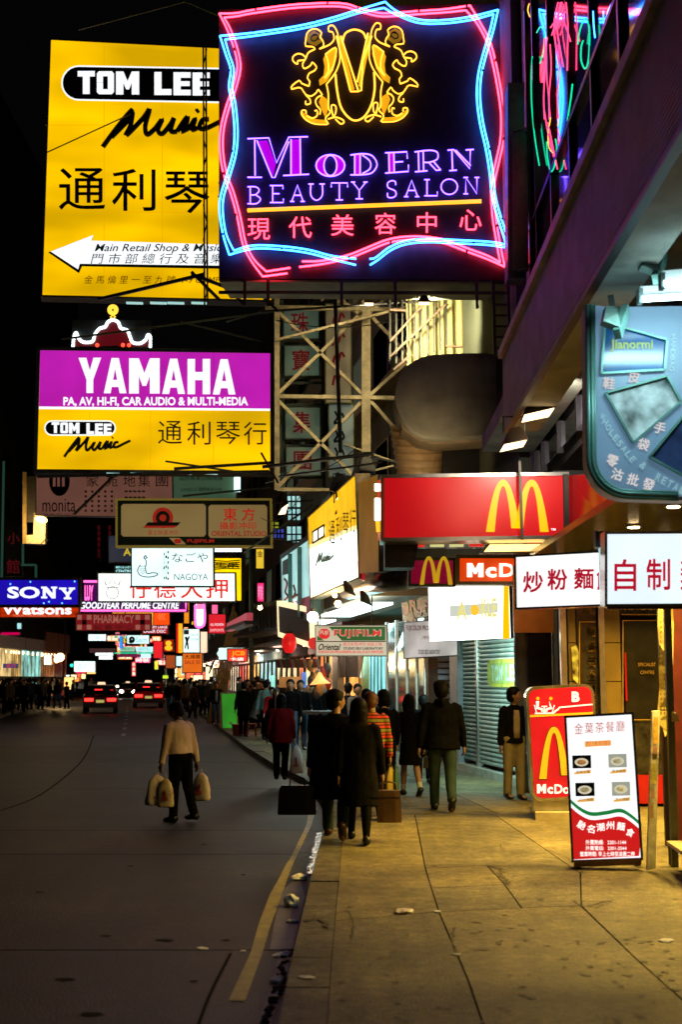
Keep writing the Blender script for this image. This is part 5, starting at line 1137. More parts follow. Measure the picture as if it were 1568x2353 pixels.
Fz.sh([(923, 1385), (936, 1382), (958, 1428), (927, 1428)], mat('film cream', (.6, .55, .42), .5), .01); Fz.t('FUJIFILM', 942, 1378, 1012, 1415, mat('film red', (.5, .03, .03), .5), .03, .015, shear=-.1).sh(rr(925, 1392, 940, 1414, 3), mat('film red', (.5, .03, .03), .5), .015)
F2_ = Sign('film_price_board', 'white film processing board half washed out by light above the glass shop', ((930, 1432), (1052, 1420), (931, 1512)), 23.4, emit('pale price board', (.5, .45, .42), .9, var=.4, scale=1.5), th=.08, fr=.02, frm=M_steel, Yr=22)
F2_.t('FUJICOLOR PROCESSING', 934, 1437, 1012, 1452, mat('film red', (.5, .03, .03), .5), .02).t('STUDIO SELF LABORATORY', 962, 1493, 1012, 1503, M_ink, .02).t('冲印', 970, 1460, 995, 1470, mat('film red', (.5, .03, .03), .5), 0)
# main Fujifilm sign
F3 = Sign('film_shop_sign', 'white and green film shop sign with red letters hanging over the pavement', ((726, 1438), (888, 1438), (727, 1506)), 24, emit('cream board glow', (.62, .50, .35), .85, base=(.6, .5, .4)), th=.2, fr=.02, frm=mat('cream frame', (.55, .45, .3), .5))
Gf = emit('film green lit', (.035, .10, .02), .9, base=(.05, .15, .03)); Rf = emit('film red lit', (.72, .03, .025), .95)
F3.sh([(731, 1441), (757, 1441), (785, 1472), (886, 1472), (886, 1440), (731, 1440)], Gf, .01, 'colour_field'); F3.sh([(729, 1441), (757, 1441), (786, 1472), (729, 1472)], emit('cream board glow', (.62, .50, .35), .85), .012, 'colour_field')
F3.sh([(729, 1460), (745, 1472), (729, 1472)], Gf, .013, 'colour_field')
F3.t('FUJIFILM', 766, 1446, 877, 1467, emit('cream board glow', (.62, .50, .35), .85), .045, .014, space=1.15).t('FUJIFILM', 768, 1447.5, 875, 1465.5, Rf, .02, .018, space=1.15)
F3.sh(rr(733, 1445, 758, 1468, 6), Rf, .016, 'emblem').t('FUJI', 736, 1449, 754, 1460, emit('cream board glow', (.62, .50, .35), .85), .03, .02)
F3.sh([(727, 1473), (888, 1473), (888, 1475), (727, 1475)], M_ink, .012, 'rule')
F3.t('Oriental', 732, 1479, 784, 1494, M_ink, .02, .014, shear=.4).t('東方彩色冲印 自設工場', 789, 1476, 878, 1484, Rf, 0, .014).t('STUDIO SELF LABORATORY', 790, 1487, 881, 1493, M_ink, .02, .014).t('FUJICOLOR PROCESSING 60 min. D & P SERVICES', 732, 1495, 881, 1502, Rf, .02, .014)
F3.T.part('chain', MB().bar(at(855, 1370, 24.2), at(857, 1436, 24.2), .025), M_dark); F3.T.part('chain', MB().bar(at(735, 1400, 24.2), at(735, 1436, 24.2), .025), M_dark)
F3.T.part('red_side_disc', MB().cyl(at(722, 1478, 24.1), at(722, 1478, 24.3), .12, 14), Rf)
# yellow lightbox with glare-white lower half along the facade, and the green framed light box beyond
Y2 = Sign('slanted_music_sign', 'yellow lightbox with glare-white lower half slanting along the shopfronts, lamps clamped before it', ((709, 1190), (818, 1092), (715, 1375)), 28, emit('amber side lightbox', (1, .55, .0), 1.0, var=.15), th=.35, fr=.03, frm=M_cream, Yr=22)
Y2.sh([(711, 1262), (820, 1216), (823, 1326), (715, 1373)], emit('glaring cool white', (.85, 1, .95), 2.0), .01, 'colour_field'); Y2.sh([(711, 1252), (819, 1206), (820, 1216), (711, 1262)], emit('pale yellow glare band', (1, .8, .35), 1.2), .012, 'colour_field')  # glare of the lower half put in as white, pale band above it
for i, ch in enumerate('通利琴行'): Y2.t(ch, 756 + i * 16, 1196 - i * 9, 770 + i * 16, 1250 - i * 9, mat('brown grey print', (.25, .18, .06), .6), 0, .02, 'character')
Y2.sh([(719, 1222), (732, 1214), (745, 1206), (745, 1232), (732, 1240), (719, 1248)], emit('pale box print', (1, .9, .7), 1.6), .02); Y2.ln([(732, 1214), (732, 1240)], .02, M_dark, .03); Y2.ln([(719, 1222), (745, 1206), (745, 1232), (719, 1248)], .02, M_dark, .03, True, name='emblem')
script(Y2, 727, 1270, 760, 1300, .025, mat('grey script', (.45, .5, .4), .6))
Y2.T.part('red_end', MB().prism([at(822, 1290, 22.1), at(838, 1285, 21.9), at(838, 1335, 21.9), at(824, 1328, 22.1)], (0, .05, 0)), emit('red end', (.5, .01, .02), .8))
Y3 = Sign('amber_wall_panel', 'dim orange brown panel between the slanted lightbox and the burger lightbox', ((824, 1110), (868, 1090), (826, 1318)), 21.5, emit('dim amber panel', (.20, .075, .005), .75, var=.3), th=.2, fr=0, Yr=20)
Gx = Sign('bay_window_lightbox', 'green framed bay window lightbox with white posters beyond the slanted sign', ((647, 1285), (711, 1240), (650, 1428)), 34, emit('cool window glow', (.42, .75, .72), .9, var=.3, scale=1.2), th=.3, fr=.12, frm=mat('teal frame paint', (.10, .22, .2), .5), Yr=28.6)
for x, dy in ((668, -14), (690, -29)): Gx.T.part('mullion', MB().bar(Gx.P.p(x, 1286 + dy, .03), Gx.P.p(x + 1, 1426 + dy * .3, .03), .14), mat('teal frame paint', (.10, .22, .2), .5))
Gx.sh([(649, 1390), (714, 1368), (715, 1408), (650, 1426)], emit('maroon picture', (.16, .02, .03), .8, var=.5), .012, 'picture'); Gx.sh([(649, 1290), (664, 1281), (665, 1318), (649, 1322)], mat('dark picture', (.03, .08, .08), .5), .012, 'picture')
Gx.ln([(654, 1330), (660, 1340), (656, 1360), (662, 1370), (655, 1378)], .03, mat('red brush ink', (.5, .05, .05), .5), .02, sm=4, name='brush_mark'); Gx.ln([(675, 1345), (679, 1362), (672, 1374), (684, 1366)], .03, mat('red brush ink', (.5, .05, .05), .5), .02, sm=4, name='brush_mark')
Gx.t('S', 674, 1378, 683, 1392, W, .02, .03)
Gy = Sign('cream_edge_sign', 'cream edged lit sign under the green framed bay window', ((640, 1392), (712, 1408), (642, 1452)), 33, M_black, th=.2, fr=.13, frm=emit('cream edge light', (1, .8, .45), 1.2), Yr=29)
# ---- noodle signs
M_chr = mat('chrome trim', (.6, .55, .5), .2, metal=.9)
R1 = Sign('noodle_sign', 'white lightbox with red brush characters left of the larger white sign', ((1188, 1281), (1384, 1270), (1190, 1396)), 10.9, emit('noodle white', (1, .98, .98), 1.15, var=.08), th=.18, fr=.018, frm=M_chr, Yr=10.6)
M_rb = emit('red brush ink lit', (.42, .006, .025), .85)
for ch, x, y in (('炒', 1203, 1315), ('粉', 1259, 1309), ('麵', 1320, 1307), ('飯', 1372, 1310)): R1.t(ch, x, y, x + (44 if x < 1370 else 40), y + 47, M_rb, .045, .008, 'character')
R2 = Sign('homemade_sign', 'larger white and pale blue lightbox with heavy red characters at right', ((1396, 1228), (1700, 1226), (1396, 1388)), 10, emit('pale blue white', (.80, .93, 1), 1.1, var=.10, scale=1.5), th=.22, fr=.022, frm=M_chr, Yr=10)
R2.t('自', 1413, 1287, 1462, 1358, M_rb, .03, .008, 'character').t('制', 1487, 1286, 1540, 1356, M_rb, .03, .008, 'character').t('麵', 1565, 1286, 1620, 1356, M_rb, .03, .008, 'character')
R2.T.part('side_panel', MB().prism([at(1376, 1250, 10.5), at(1393, 1226, 10.0), at(1395, 1390, 10.0), at(1380, 1392, 10.5)], (.01, .01, 0)), emit('side panel picture', (.35, .75, .8), .8, var=.9, scale=9))
R2.T.part('corner_cap', MB().box(at(1378, 1240, 10.4), (.08, .1, .14)), M_black)
R2.T.part('under_strip', MB().bar(at(1396, 1394, 10.02), at(1700, 1394, 10.02), .04), mat('dark under strip', (.08, .03, .03), .5))
# ---- blue round cornered wholesale sign
zb = lambda pts: [(1116.5 + x * .2879, 603.5 + y * .2879) for x, y in pts]
Pq = Panel((1345, 710), (1700, 700), (1345, 1155), 9.0)
BS = Thing('wholesale_sign', 'blue grey round cornered sign with radial picture windows at the right edge', 'sign', Pq.BL)
M_blue = emit('blue grey enamel lit', (.09, .17, .26), .8, var=.2, scale=1.5, base=(.16, .22, .30), rough=.4)
def rshape(g): return [(1345 + g + 4, 700), (1352 + g, 1040)] + [(1352 + g + (95 - g) * (1 - cos(a)), 1050 + (95 - g) * sin(a)) for a in [k * pi / 16 for k in range(9)]] + [(1560, 1149 - g), (1900, 1146 - g), (1900, 698), (1400, 706)]
BS.part('face', Pq.shape(MB(), rshape(10), 0, .05), M_blue); M_mint = mat('mint frame', (.16, .33, .28), .35, metal=.3)
def border(g, r, off): 
    q_ = rshape(g)[:12]; BS.part('frame', MB().tube([Pq.p(x, y, off) for x, y in q_], r, 8), M_mint, smooth=True)
border(3, .022, .02); border(11, .016, .035); border(17, .012, .02)
BS.part('housing', Pq.shape(MB(), rshape(0), -.055, .2), mat('warm grey side', (.3, .2, .14), .5))
wins = [([(1391.4, 741), (1534, 781), (1528, 850), (1383, 858)], [(1392, 741), (1386, 800), (1383, 858)]), ([(1393, 903), (1534, 864), (1566, 923), (1456, 1018)], None), ([(1493.6, 1050), (1572, 955), (1700, 960), (1650, 1130), (1570, 1092)], None)]
pics = [mat('blue poster', (.01, .08, .22), .15, var=.5, scale=2.5), mat('pale picture of leather bags', (.35, .5, .5), .15, var=.9, scale=5, col2=(.6, .75, .75)), mat('indigo picture', (.05, .07, .18), .15, var=.6, scale=3)]
for (w_, _), pm in zip(wins, pics):
    BS.part('window_picture', Pq.shape(MB(), w_, .008), pm); fr_ = MB()
    q_ = [Pq.p(x, y, .02) for x, y in w_]
    for a, b in zip(q_, q_[1:] + q_[:1]): fr_.bar(a, b, .017, .03, up=Pq.n)
    BS.part('window_frame', fr_, M_mint)
E_ref = emit('tube reflection strip', (.6, .95, 1), 1)
def bt(t_, x0, y0, x1, y1, m, rot=0, bold=.02, shear=0): BS.part('lettering', Pq.text(MB(), t_, x0, y0, x1, y1, .014, bold, rot=rot, shear=shear), m)
M_pl = emit('pale blue raised letter', (.33, .55, .6), .6); M_pi = emit('pinkish white character', (.65, .60, .58), .75)
bt('Jianormi', 1404, 780, 1502, 808, emit('yellow green letters', (.22, .32, .04), .8), bold=.03)
for i, ch in enumerate('WHOLESALE'): t_ = i / 8; bt(ch, 1380 + 70 * t_ ** 1.15, 950 + 98 * t_, 1391 + 70 * t_ ** 1.15, 965 + 98 * t_, M_pl, .45 + t_ * .5)
bt('&', 1472, 1062, 1487, 1078, M_pl, .8)
for i, ch in enumerate('RETAIL'): bt(ch, 1509 + i * 13.5, 1088 + i * 7.5, 1520 + i * 13.5, 1106 + i * 7.5, M_pl, .45)
for i, ch in enumerate('HANDBAG'): bt(ch, 1544 - i * .8, 768 + i * 12.2, 1556 - i * .8, 779 + i * 12.2, M_pl, 1.5)
for ch, x, y in (('鞋', 1400, 881), ('皮', 1458, 867), ('手', 1517, 983), ('袋', 1480, 1021), ('零', 1408, 1059), ('沽', 1420, 1090), ('批', 1456, 1102), ('發', 1492, 1113)): bt(ch, x - 13, y - 13, x + 13, y + 13, M_pi, .3 if y > 900 else .1, .03)
for (x0, y0, x1, y1, lab, Yq, nn) in ((1470, 690, 1700, 677, 'lower white tube lamp over the blue wholesale sign', 8.5, 0), (1520, 655, 1700, 640, 'upper white tube lamp over the blue wholesale sign', 8.1, 1)):
    L_ = Thing('tube_lamp', lab, 'lamp', at(x0, y0, Yq))
    L_.part('batten', MB().bar(at(x0, y0 - 20, Yq + .12), at(x1, y1 - 20, Yq + .12), .09, .05), M_white)
    L_.part('end_cap', MB().box(at(x0 + 2, y0 - 8, Yq + .04), (.03, .08, .11)), mat('grey cap', (.2, .25, .25), .4))
    L_.part('tube', MB().cyl(at(x0 + 8, y0 - 3, Yq), at(x1, y1 - 3, Yq), .022, 12), emit('cool lamp tube', (.6, .95, 1), 14), smooth=True)
for (x, y, lab) in ((1412, 748, 'small mint flood lamp box at the top left corner of the blue sign'), (1500, 622, 'mint flood lamp box under the canopy above the tube lamps')):
    L_ = Thing('lamp_box', lab, 'lamp', at(x, y, 8.7))
    L_.part('housing', MB().prism([at(x - 25, y - 35, 8.9), at(x + 25, y - 30, 8.9), at(x + 8, y + 15, 8.6), at(x - 32, y, 8.6)], (0, -.12, 0)), mat('mint housing', (.2, .3, .26), .5))
    L_.part('rim', MB().bar(at(x + 28, y - 38, 8.75), at(x + 8, y + 20, 8.5), .05, .08), M_mint); L_.part('strap', MB().bar(at(x - 8, y - 70, 8.8), at(x - 2, y - 38, 8.8), .04, .02), M_black)
cl = MB().prism([(bx(3) + .44, 3, 5.2), (bx(14) + .44, 14, 5.2), (gX(14) + 2, 14, 5.2), (gX(3) + 2, 3, 5.2)], (0, 0, .04))
single('canopy_ceiling', 'blue lit ceiling panel under the canopy above the wholesale sign', 'ceiling', cl, mat('ceiling paint', (.10, .13, .15), .7))

# ---- vertical character panels behind the truss
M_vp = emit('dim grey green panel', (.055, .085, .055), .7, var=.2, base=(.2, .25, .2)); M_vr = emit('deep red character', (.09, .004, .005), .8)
for i, (ch, x0, y0, x1, y1) in enumerate((('珠', 653, 709, 732, 778), ('寶', 655, 795, 733, 863), ('集', 657, 937, 735, 1007), ('團', 659, 1028, 737, 1092))):
    A = Sign('character_panel', ['topmost', 'second from top', 'third from top', 'lowest'][i] + ' grey green panel with one red character behind the truss', rq(x0, y0, x1, y1), 31, M_vp, th=.15, fr=.03, frm=mat('green grey frame', (.12, .16, .12), .6), group='stacked red character panels')
    A.t(ch, x0 + 16, y0 + 10, x0 + 56, y1 - 12, M_vr, .03, .01, 'character')
pf = Thing('panel_frame', 'green grey steel frame holding the red character panels', 'frame', at(740, 1120, 31.3))
for x in (648, 741): pf.part('post', MB().bar(at(x, 690, 31.3), at(x + 4, 1130, 31.3), .09), mat('green grey frame', (.12, .16, .12), .6))
for y in (703, 783, 868, 880, 930, 1012, 1024, 1098): pf.part('rail', MB().bar(at(648, y, 31.3), at(742, y, 31.3), .06), mat('green grey frame', (.12, .16, .12), .6))
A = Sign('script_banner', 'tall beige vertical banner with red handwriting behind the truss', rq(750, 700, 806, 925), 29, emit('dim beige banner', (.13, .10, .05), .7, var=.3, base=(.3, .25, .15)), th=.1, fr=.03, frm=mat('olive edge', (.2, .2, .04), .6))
for i, y in enumerate(range(720, 900, 45)): A.ln([(765, y + 30), (770, y + 8), (778, y + 22), (784, y), (792, y + 10)], .03, M_vr, .012, sm=4, name='handwriting')
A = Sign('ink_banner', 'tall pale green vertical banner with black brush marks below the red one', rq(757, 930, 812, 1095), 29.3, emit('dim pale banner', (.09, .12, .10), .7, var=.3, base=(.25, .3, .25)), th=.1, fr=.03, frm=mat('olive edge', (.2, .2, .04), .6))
for i, y in enumerate(range(945, 1070, 42)): A.ln([(770, y), (776, y + 14), (768, y + 28), (790, y + 20), (786, y + 4)], .03, M_ink, .012, sm=4, name='brush_mark')
# cyan glimmers seen through the truss, mullioned shop windows far along
for k, (x0, y0, x1, y1, c) in enumerate(((641, 1088, 655, 1120, (.4, .9, .9)), (660, 1140, 690, 1165, (.5, .9, .85)), (662, 1170, 690, 1195, (.4, .8, .8)), (632, 960, 642, 1080, (.25, .5, .6)), (660, 1210, 692, 1246, (.4, .8, .8)), (630, 1216, 652, 1236, (.05, .08, .5)), (612, 1200, 640, 1216, (.35, .4, .02)))):
    A = Sign('mullioned_window', ['upper cyan window glimpsed left of the truss', 'cyan window pair under the truss foot', 'second cyan window under the truss foot', 'tall blue window strip behind the magenta sign edge', 'cyan window right of the violet one', 'violet lit window low by the clamp lamp', 'yellow green glimmer behind the clamp lamp'][k], rq(x0, y0, x1, y1), 39 + k * .4, emit('glimmer %d' % k, c, .85, var=.5, scale=2), th=.1, fr=.04, cat='window')
    for u in (.33, .66): A.T.part('glazing_bar', MB().bar(A.P.uv(u, 0, .02), A.P.uv(u, 1, .02), .05), M_black)
    A.T.part('glazing_bar', MB().bar(A.P.uv(0, .5, .02), A.P.uv(1, .5, .02), .05), M_black)
# ================================================================ PEOPLE
M_skin = mat('skin', (.42, .23, .14), .5, var=.08); M_skin2 = mat('darker skin', (.22, .11, .07), .5, var=.08)
M_hair = mat('black hair', (.004, .003, .003), .55, var=.3, scale=40, spec=.12, bump=.4, bscale=120)
M_auburn = mat('auburn hair', (.12, .035, .015), .5, var=.3, scale=40, bump=.4, bscale=120)
def cloth(n, c, var=.2): return mat(n, c, .85, var=var, scale=4, bump=.3, bscale=45, spec=.06)
C_blk = cloth('black cloth', (.0035, .0035, .0045)); C_navy = cloth('navy cloth', (.004, .005, .012)); C_char = cloth('charcoal cloth', (.005, .0045, .0045))
C_jean = cloth('blue denim', (.07, .13, .24)); C_kh = cloth('khaki cloth', (.30, .24, .14)); C_red = cloth('red cloth', (.22, .008, .014)); C_grn = cloth('grey green cloth', (.035, .06, .06))
C_shirt = cloth('cream shirt', (.88, .68, .68), .06); C_grey = cloth('grey knit', (.16, .17, .16)); C_cy = cloth('pale blue tee', (.22, .40, .42)); C_brn = cloth('brown cloth', (.06, .035, .02)); C_olv = cloth('olive cloth', (.07, .07, .04))
C_tee = cloth('tan tee', (.42, .32, .20)); M_shoe = mat('black shoe leather', (.012, .012, .012), .4); M_sock = cloth('white sock', (.6, .58, .5)); M_brownshoe = mat('dark red shoe', (.05, .015, .012), .4)
M_strp = bpy.data.materials.new('striped knit'); M_strp.use_nodes = True
nt = M_strp.node_tree; b_ = nt.nodes['Principled BSDF']; b_.inputs['Roughness'].default_value = .85
tc = nd(nt, 'ShaderNodeTexCoord'); sp = nd(nt, 'ShaderNodeSeparateXYZ'); mu = nd(nt, 'ShaderNodeMath', operation='MULTIPLY'); mu.inputs[1].default_value = 8.2
fr_ = nd(nt, 'ShaderNodeMath', operation='FRACT'); rp = nd(nt, 'ShaderNodeValToRGB'); rp.color_ramp.interpolation = 'CONSTANT'
nt.links.new(tc.outputs['Object'], sp.inputs[0]); nt.links.new(sp.outputs[2], mu.inputs[0]); nt.links.new(mu.outputs[0], fr_.inputs[0]); nt.links.new(fr_.outputs[0], rp.inputs[0]); nt.links.new(rp.outputs[0], b_.inputs['Base Color'])
for i, (p_, c) in enumerate(((0, (.75, .05, .03)), (.22, (.10, .02, .02)), (.34, (.62, .10, .03)), (.52, (.07, .02, .02)), (.62, (.28, .27, .04)), (.88, (.08, .02, .02)))):
    e = rp.color_ramp.elements[i] if i < 2 else rp.color_ramp.elements.new(p_); e.position = p_; e.color = (*c, 1)

def rot(ax, d): return Matrix.Rotation(radians(d), 3, ax)
PEOPLE = []; JOBS = []
def person(label, px, py, top_y, heading=0, z=0.0, legs=((22, 8), (-18, 25)), arms=((-18, 8, 12), (18, 8, 20)), lean=2, hyaw=0, hpitch=0, w=1.0, hair='short', hm=None, top=None, hem=-.04, topw=1.0, under=None,
           bottom=None, skirt=None, shoes=None, skin=None, socks=None, stock=False, near=True, sit=None, group=None, loc=None, H=None, hood=False, gaze=False):
    L0 = loc if loc is not None else gnd(px, py, z)
    if H is None:
        d = ray(px, top_y); t = L0.y / d.y; H = CAMZ + d.z * t - z
    H = max(1.45, min(1.85, H)) if not sit else 1.66
    skin = skin or M_skin; hm = hm or M_hair; top = top or C_blk; bottom = bottom or C_blk; shoes = shoes or M_shoe
    S_ = H; body = MB(); tp = MB(); bt_ = MB(); sk = MB(); hr = MB(); so = MB(); shs = []
    # legs
    th, sn = .245 * S_, .235 * S_; ank = []
    hips = [V((-.052 * S_ * w, 0, 0)), V((.052 * S_ * w, 0, 0))]; chains = []
    for h_, (a, k) in zip(hips, legs):
        kn = h_ + V((0, sin(radians(a)), -cos(radians(a)))) * th; an = kn + V((0, sin(radians(a - k)), -cos(radians(a - k)))) * sn
        chains.append((h_, kn, an, a - k))
    hz = -min(c[2].z for c in chains) + .045 * S_; up = V((0, 0, hz))
    for (h_, kn, an, sa) in chains:
        h_, kn, an = h_ + up, kn + up, an + up
        body.tube([h_ + V((0, 0, .02)), h_ * .5 + kn * .5, kn, kn * .65 + an * .35, an], [.052 * S_, .046 * S_, .033 * S_, .034 * S_, .02 * S_], 10)
        cf = 1.0 if not skirt else .7
        if not skirt: bt_.tube([h_ + V((0, 0, .03 * S_)), h_ * .5 + kn * .5, kn, kn * .5 + an * .5, an + V((0, 0, -.012 * S_))], [(.062 * S_, .066 * S_), (.054 * S_, .056 * S_), .045 * S_, .041 * S_, .038 * S_], 12)
        if stock: so.tube([h_ + (kn - h_) * .4, kn, kn * .65 + an * .35, an + V((0, 0, -.01))], [.045 * S_, .036 * S_, .037 * S_, .023 * S_], 12)
        if socks: so.tube([an + (kn - an) * .28, an], [.03 * S_, .026 * S_], 10)
        pitch = min(0, sa) * .9 if an.z > .07 * S_ else 0
        r = rot('X', pitch + (0)); f0 = an
        pts = [f0 + r @ V((0, y * S_, zz * S_)) for y, zz in ((-.035, -.022), (0, -.012), (.05, -.026), (.09, -.032), (.115, -.034))]
        body.tube(pts, [.022 * S_, .026 * S_, .024 * S_, .022 * S_, .012 * S_], 8)
        sm = MB(); sm.tube(pts, [(.026 * S_, .024 * S_), (.028 * S_, .032 * S_), (.030 * S_, .022 * S_), (.028 * S_, .016 * S_), (.014 * S_, .011 * S_)], 12, up=r @ V((0, 0, 1)))
        shs.append(sm)
    U = lambda p: up + rot('X', -lean) @ (V(p) * S_)          # torso frame from the hips
    def ring(z_, rx, ry, y_=0, n=16): return [U((cos(2 * pi * k / n) * rx * w, sin(2 * pi * k / n) * ry + y_, z_)) for k in range(n)]
    body.loft([ring(*r_) for r_ in ((-.03, .05, .05), (.02, .09, .062), (.10, .078, .052), (.18, .092, .062), (.25, .10, .06), (.285, .085, .045), (.305, .03, .03))])
    if not skirt: bt_.loft([ring(*r_) for r_ in ((-.06, .05, .05), (-.02, .096, .072), (.05, .098, .07), (.10, .086, .06))])
    tw = topw; rows_ = [(.315, .034, .034), (.30, .06, .042), (.285, .098 * tw, .052), (.25, .118 * tw, .066), (.18, .112 * tw, .074), (.10, .104 * tw, .072), (.03, .108 * tw, .076)]
    zz = .03
    while zz > hem + .01: zz = max(hem, zz - .07); g = (.03 - zz) * .12; rows_.append((zz, (.108 + g) * tw, (.076 + g) * tw))
    tp.loft([ring(*r_) for r_ in rows_])
    if hood: tp.tube([U((-.05, -.02, .315)), U((0, -.065, .305)), U((.05, -.02, .315))], [.02 * S_, .034 * S_, .02 * S_], 8)
    if skirt:
        zs = .10; rs = []
        while zs > skirt: rs.append((zs, .088 + (.1 - zs) * .13, .066 + (.1 - zs) * .16)); zs -= .06
        rs.append((skirt, .088 + (.1 - skirt) * .13, .066 + (.1 - skirt) * .16)); sk.loft([ring(*r_) for r_ in rs])
    # arms
    hands = []
    for sd, (sw_, ab, el) in zip((-1, 1), arms):
        s0 = U((sd * .105 * w, 0, .265)); Rl = rot('X', -lean)
        d1 = Rl @ V((sd * sin(radians(ab)), sin(radians(sw_)) * cos(radians(ab)), -cos(radians(sw_)) * cos(radians(ab)))); e_ = s0 + d1 * .172 * S_
        d2 = Rl @ V((sd * sin(radians(ab)) * .5, sin(radians(sw_ + el)), -cos(radians(sw_ + el)))).normalized(); wr = e_ + d2 * .145 * S_
        body.tube([s0, s0 * .5 + e_ * .5, e_, wr], [.032 * S_, .026 * S_, .021 * S_, .015 * S_], 8)
        tp.tube([U((sd * .07 * w, 0, .285)), s0 + d1 * .01, s0 * .5 + e_ * .5, e_, e_ * .4 + wr * .6, wr + d2 * .0], [.036 * S_, .043 * S_ * tw, .037 * S_ * tw, .033 * S_, .030 * S_, .027 * S_], 12)
        pc = wr + d2 * .03 * S_; sdv = d2.cross(V((sd, 0, 0))).normalized()
        body.tube([wr, wr + d2 * .02 * S_, wr + d2 * .05 * S_], [(.015 * S_, .012 * S_), (.013 * S_, .022 * S_), (.011 * S_, .021 * S_)], 10, up=sdv)
        if near:
            for k, (o_, ln_) in enumerate(((-.015, .040), (-.005, .046), (.005, .043), (.015, .034))):
                b0 = wr + d2 * .048 * S_ + sdv * o_ * S_; c1 = d2 * .9 - V((sd * .35, 0, 0)); c2 = d2 * .5 - V((sd * .8, 0, 0))
                body.tube([b0, b0 + c1.normalized() * ln_ * .5 * S_, b0 + c1.normalized() * ln_ * .5 * S_ + c2.normalized() * ln_ * .45 * S_], [.0055 * S_, .0052 * S_, .0042 * S_], 7)
            b0 = wr + d2 * .012 * S_ + V((0, .018 * S_, 0)); body.tube([b0, b0 + (d2 + V((0, .6, 0))).normalized() * .02 * S_, b0 + (d2 + V((-sd * .3, .35, 0))).normalized() * .038 * S_], [.0065 * S_, .006 * S_, .0045 * S_], 7)
        else: body.sphere(wr + d2 * .055 * S_, (.014 * S_, .02 * S_, .03 * S_), 8, 6)
        hands.append(wr + d2 * .075 * S_)
    # head
    hc = U((0, .008, .31)) + rot('X', -lean * .3 - hpitch) @ V((0, .012, .088)) * S_
    RH = rot('Z', -hyaw) @ rot('X', -hpitch)
    body.tube([U((0, -.004, .28)), U((0, 0, .32)), hc - V((0, 0, .02 * S_))], [.04 * S_, .031 * S_, .032 * S_], 10)
    def face(q, p):
        x, y, z_ = p
        if q.z < 0: k = 1 + q.z * .30; x *= k; y = y * (1 + q.z * .12) + (.008 * S_ if q.y > 0 else 0) * -q.z
        if q.y > .45 and abs(q.x) < .30 and -.42 < q.z < .12: y += .011 * S_ * (1 - abs(q.x) / .30) * (1 - (q.z + .42) / .54 * .6)          # nose
        if q.y > .5 and .02 < q.z < .22 and .18 < abs(q.x) < .55: y -= .005 * S_                                                                # sockets
        if q.y > .6 and abs(q.z + .58) < .10 and abs(q.x) < .32: y += .003 * S_                                                                # lips
        return V((x, y, z_))
    n_, m_ = (28, 20) if near else (14, 10)
    body.sphere(hc, (.051 * S_, .061 * S_, .071 * S_), n_, m_, RH, face)
    for sd in (-1, 1): body.sphere(hc + RH @ V((sd * .050 * S_, -.002 * S_, -.004 * S_)), (.007 * S_, .012 * S_, .018 * S_), 8, 6, RH)
    def H_(c, r, n=14, m=10): hr.sphere(hc + RH @ (V(c) * S_), tuple(a * S_ for a in r), n, m, RH)
    H_((0, -.011, .021), (.060, .064, .064)); H_((0, -.027, -.014), (.055, .047, .052)); H_((0, .018, .048), (.040, .034, .022))
    if hair in ('long', 'bob'):
        ln_ = .16 if hair == 'long' else .085
        hr.loft([[hc + RH @ (V((cos(2 * pi * k / 14) * rx, sin(2 * pi * k / 14) * ry - .022, zz2)) * S_) for k in range(14)] for zz2, rx, ry in ((.03, .048, .035), (-.02, .054, .038), (-ln_ * .6, .056, .034), (-ln_, .046, .022))])
        for sd in (-1, 1): hr.tube([hc + RH @ (V((sd * .046, .012, .03)) * S_), hc + RH @ (V((sd * .053, .006, -.03)) * S_), hc + RH @ (V((sd * .05, 0, -ln_ * .8)) * S_)], [.012 * S_, .016 * S_, .01 * S_], 8)
    if hair == 'messy': H_((.022, -.02, .046), (.042, .045, .036)); H_((-.022, -.016, .044), (.042, .045, .036)); H_((0, -.040, .0), (.056, .038, .065)); H_((.036, -.02, .01), (.024, .035, .045)); H_((-.036, -.02, .01), (.024, .035, .045))
    idx = len(PEOPLE)
    v0 = .0085 if near else .022; v1 = .015 if near else .03
    parts = [('body', body, v0, 0, [skin]), ('hair', hr, .010 if near else .022, .012, [hm]), ('jacket' if hem < .05 else 'sweater', tp, v1, .02 if near else .0, [top])]
    if bt_.v: parts.append(('trousers', bt_, v1, .015 if near else 0, [bottom]))
    if sk.v: parts.append(('skirt', sk, v1, .01, [bottom]))
    if so.v: parts.append(('stockings' if stock else 'socks', so, v1 * .8, 0, [C_blk if stock else M_sock]))
    PEOPLE.append(dict(label=label, loc=L0, head=heading, parts=[], shs=shs, shoes=shoes, hands=hands, near=near, group=group, hc=hc, RH=RH, S=S_, gaze=gaze, under=under, U=U, w=w))
    for p_ in parts: JOBS.append((p_, idx))
    Rw = rot('Z', -heading)
    return [L0 + Rw @ h_ for h_ in hands]

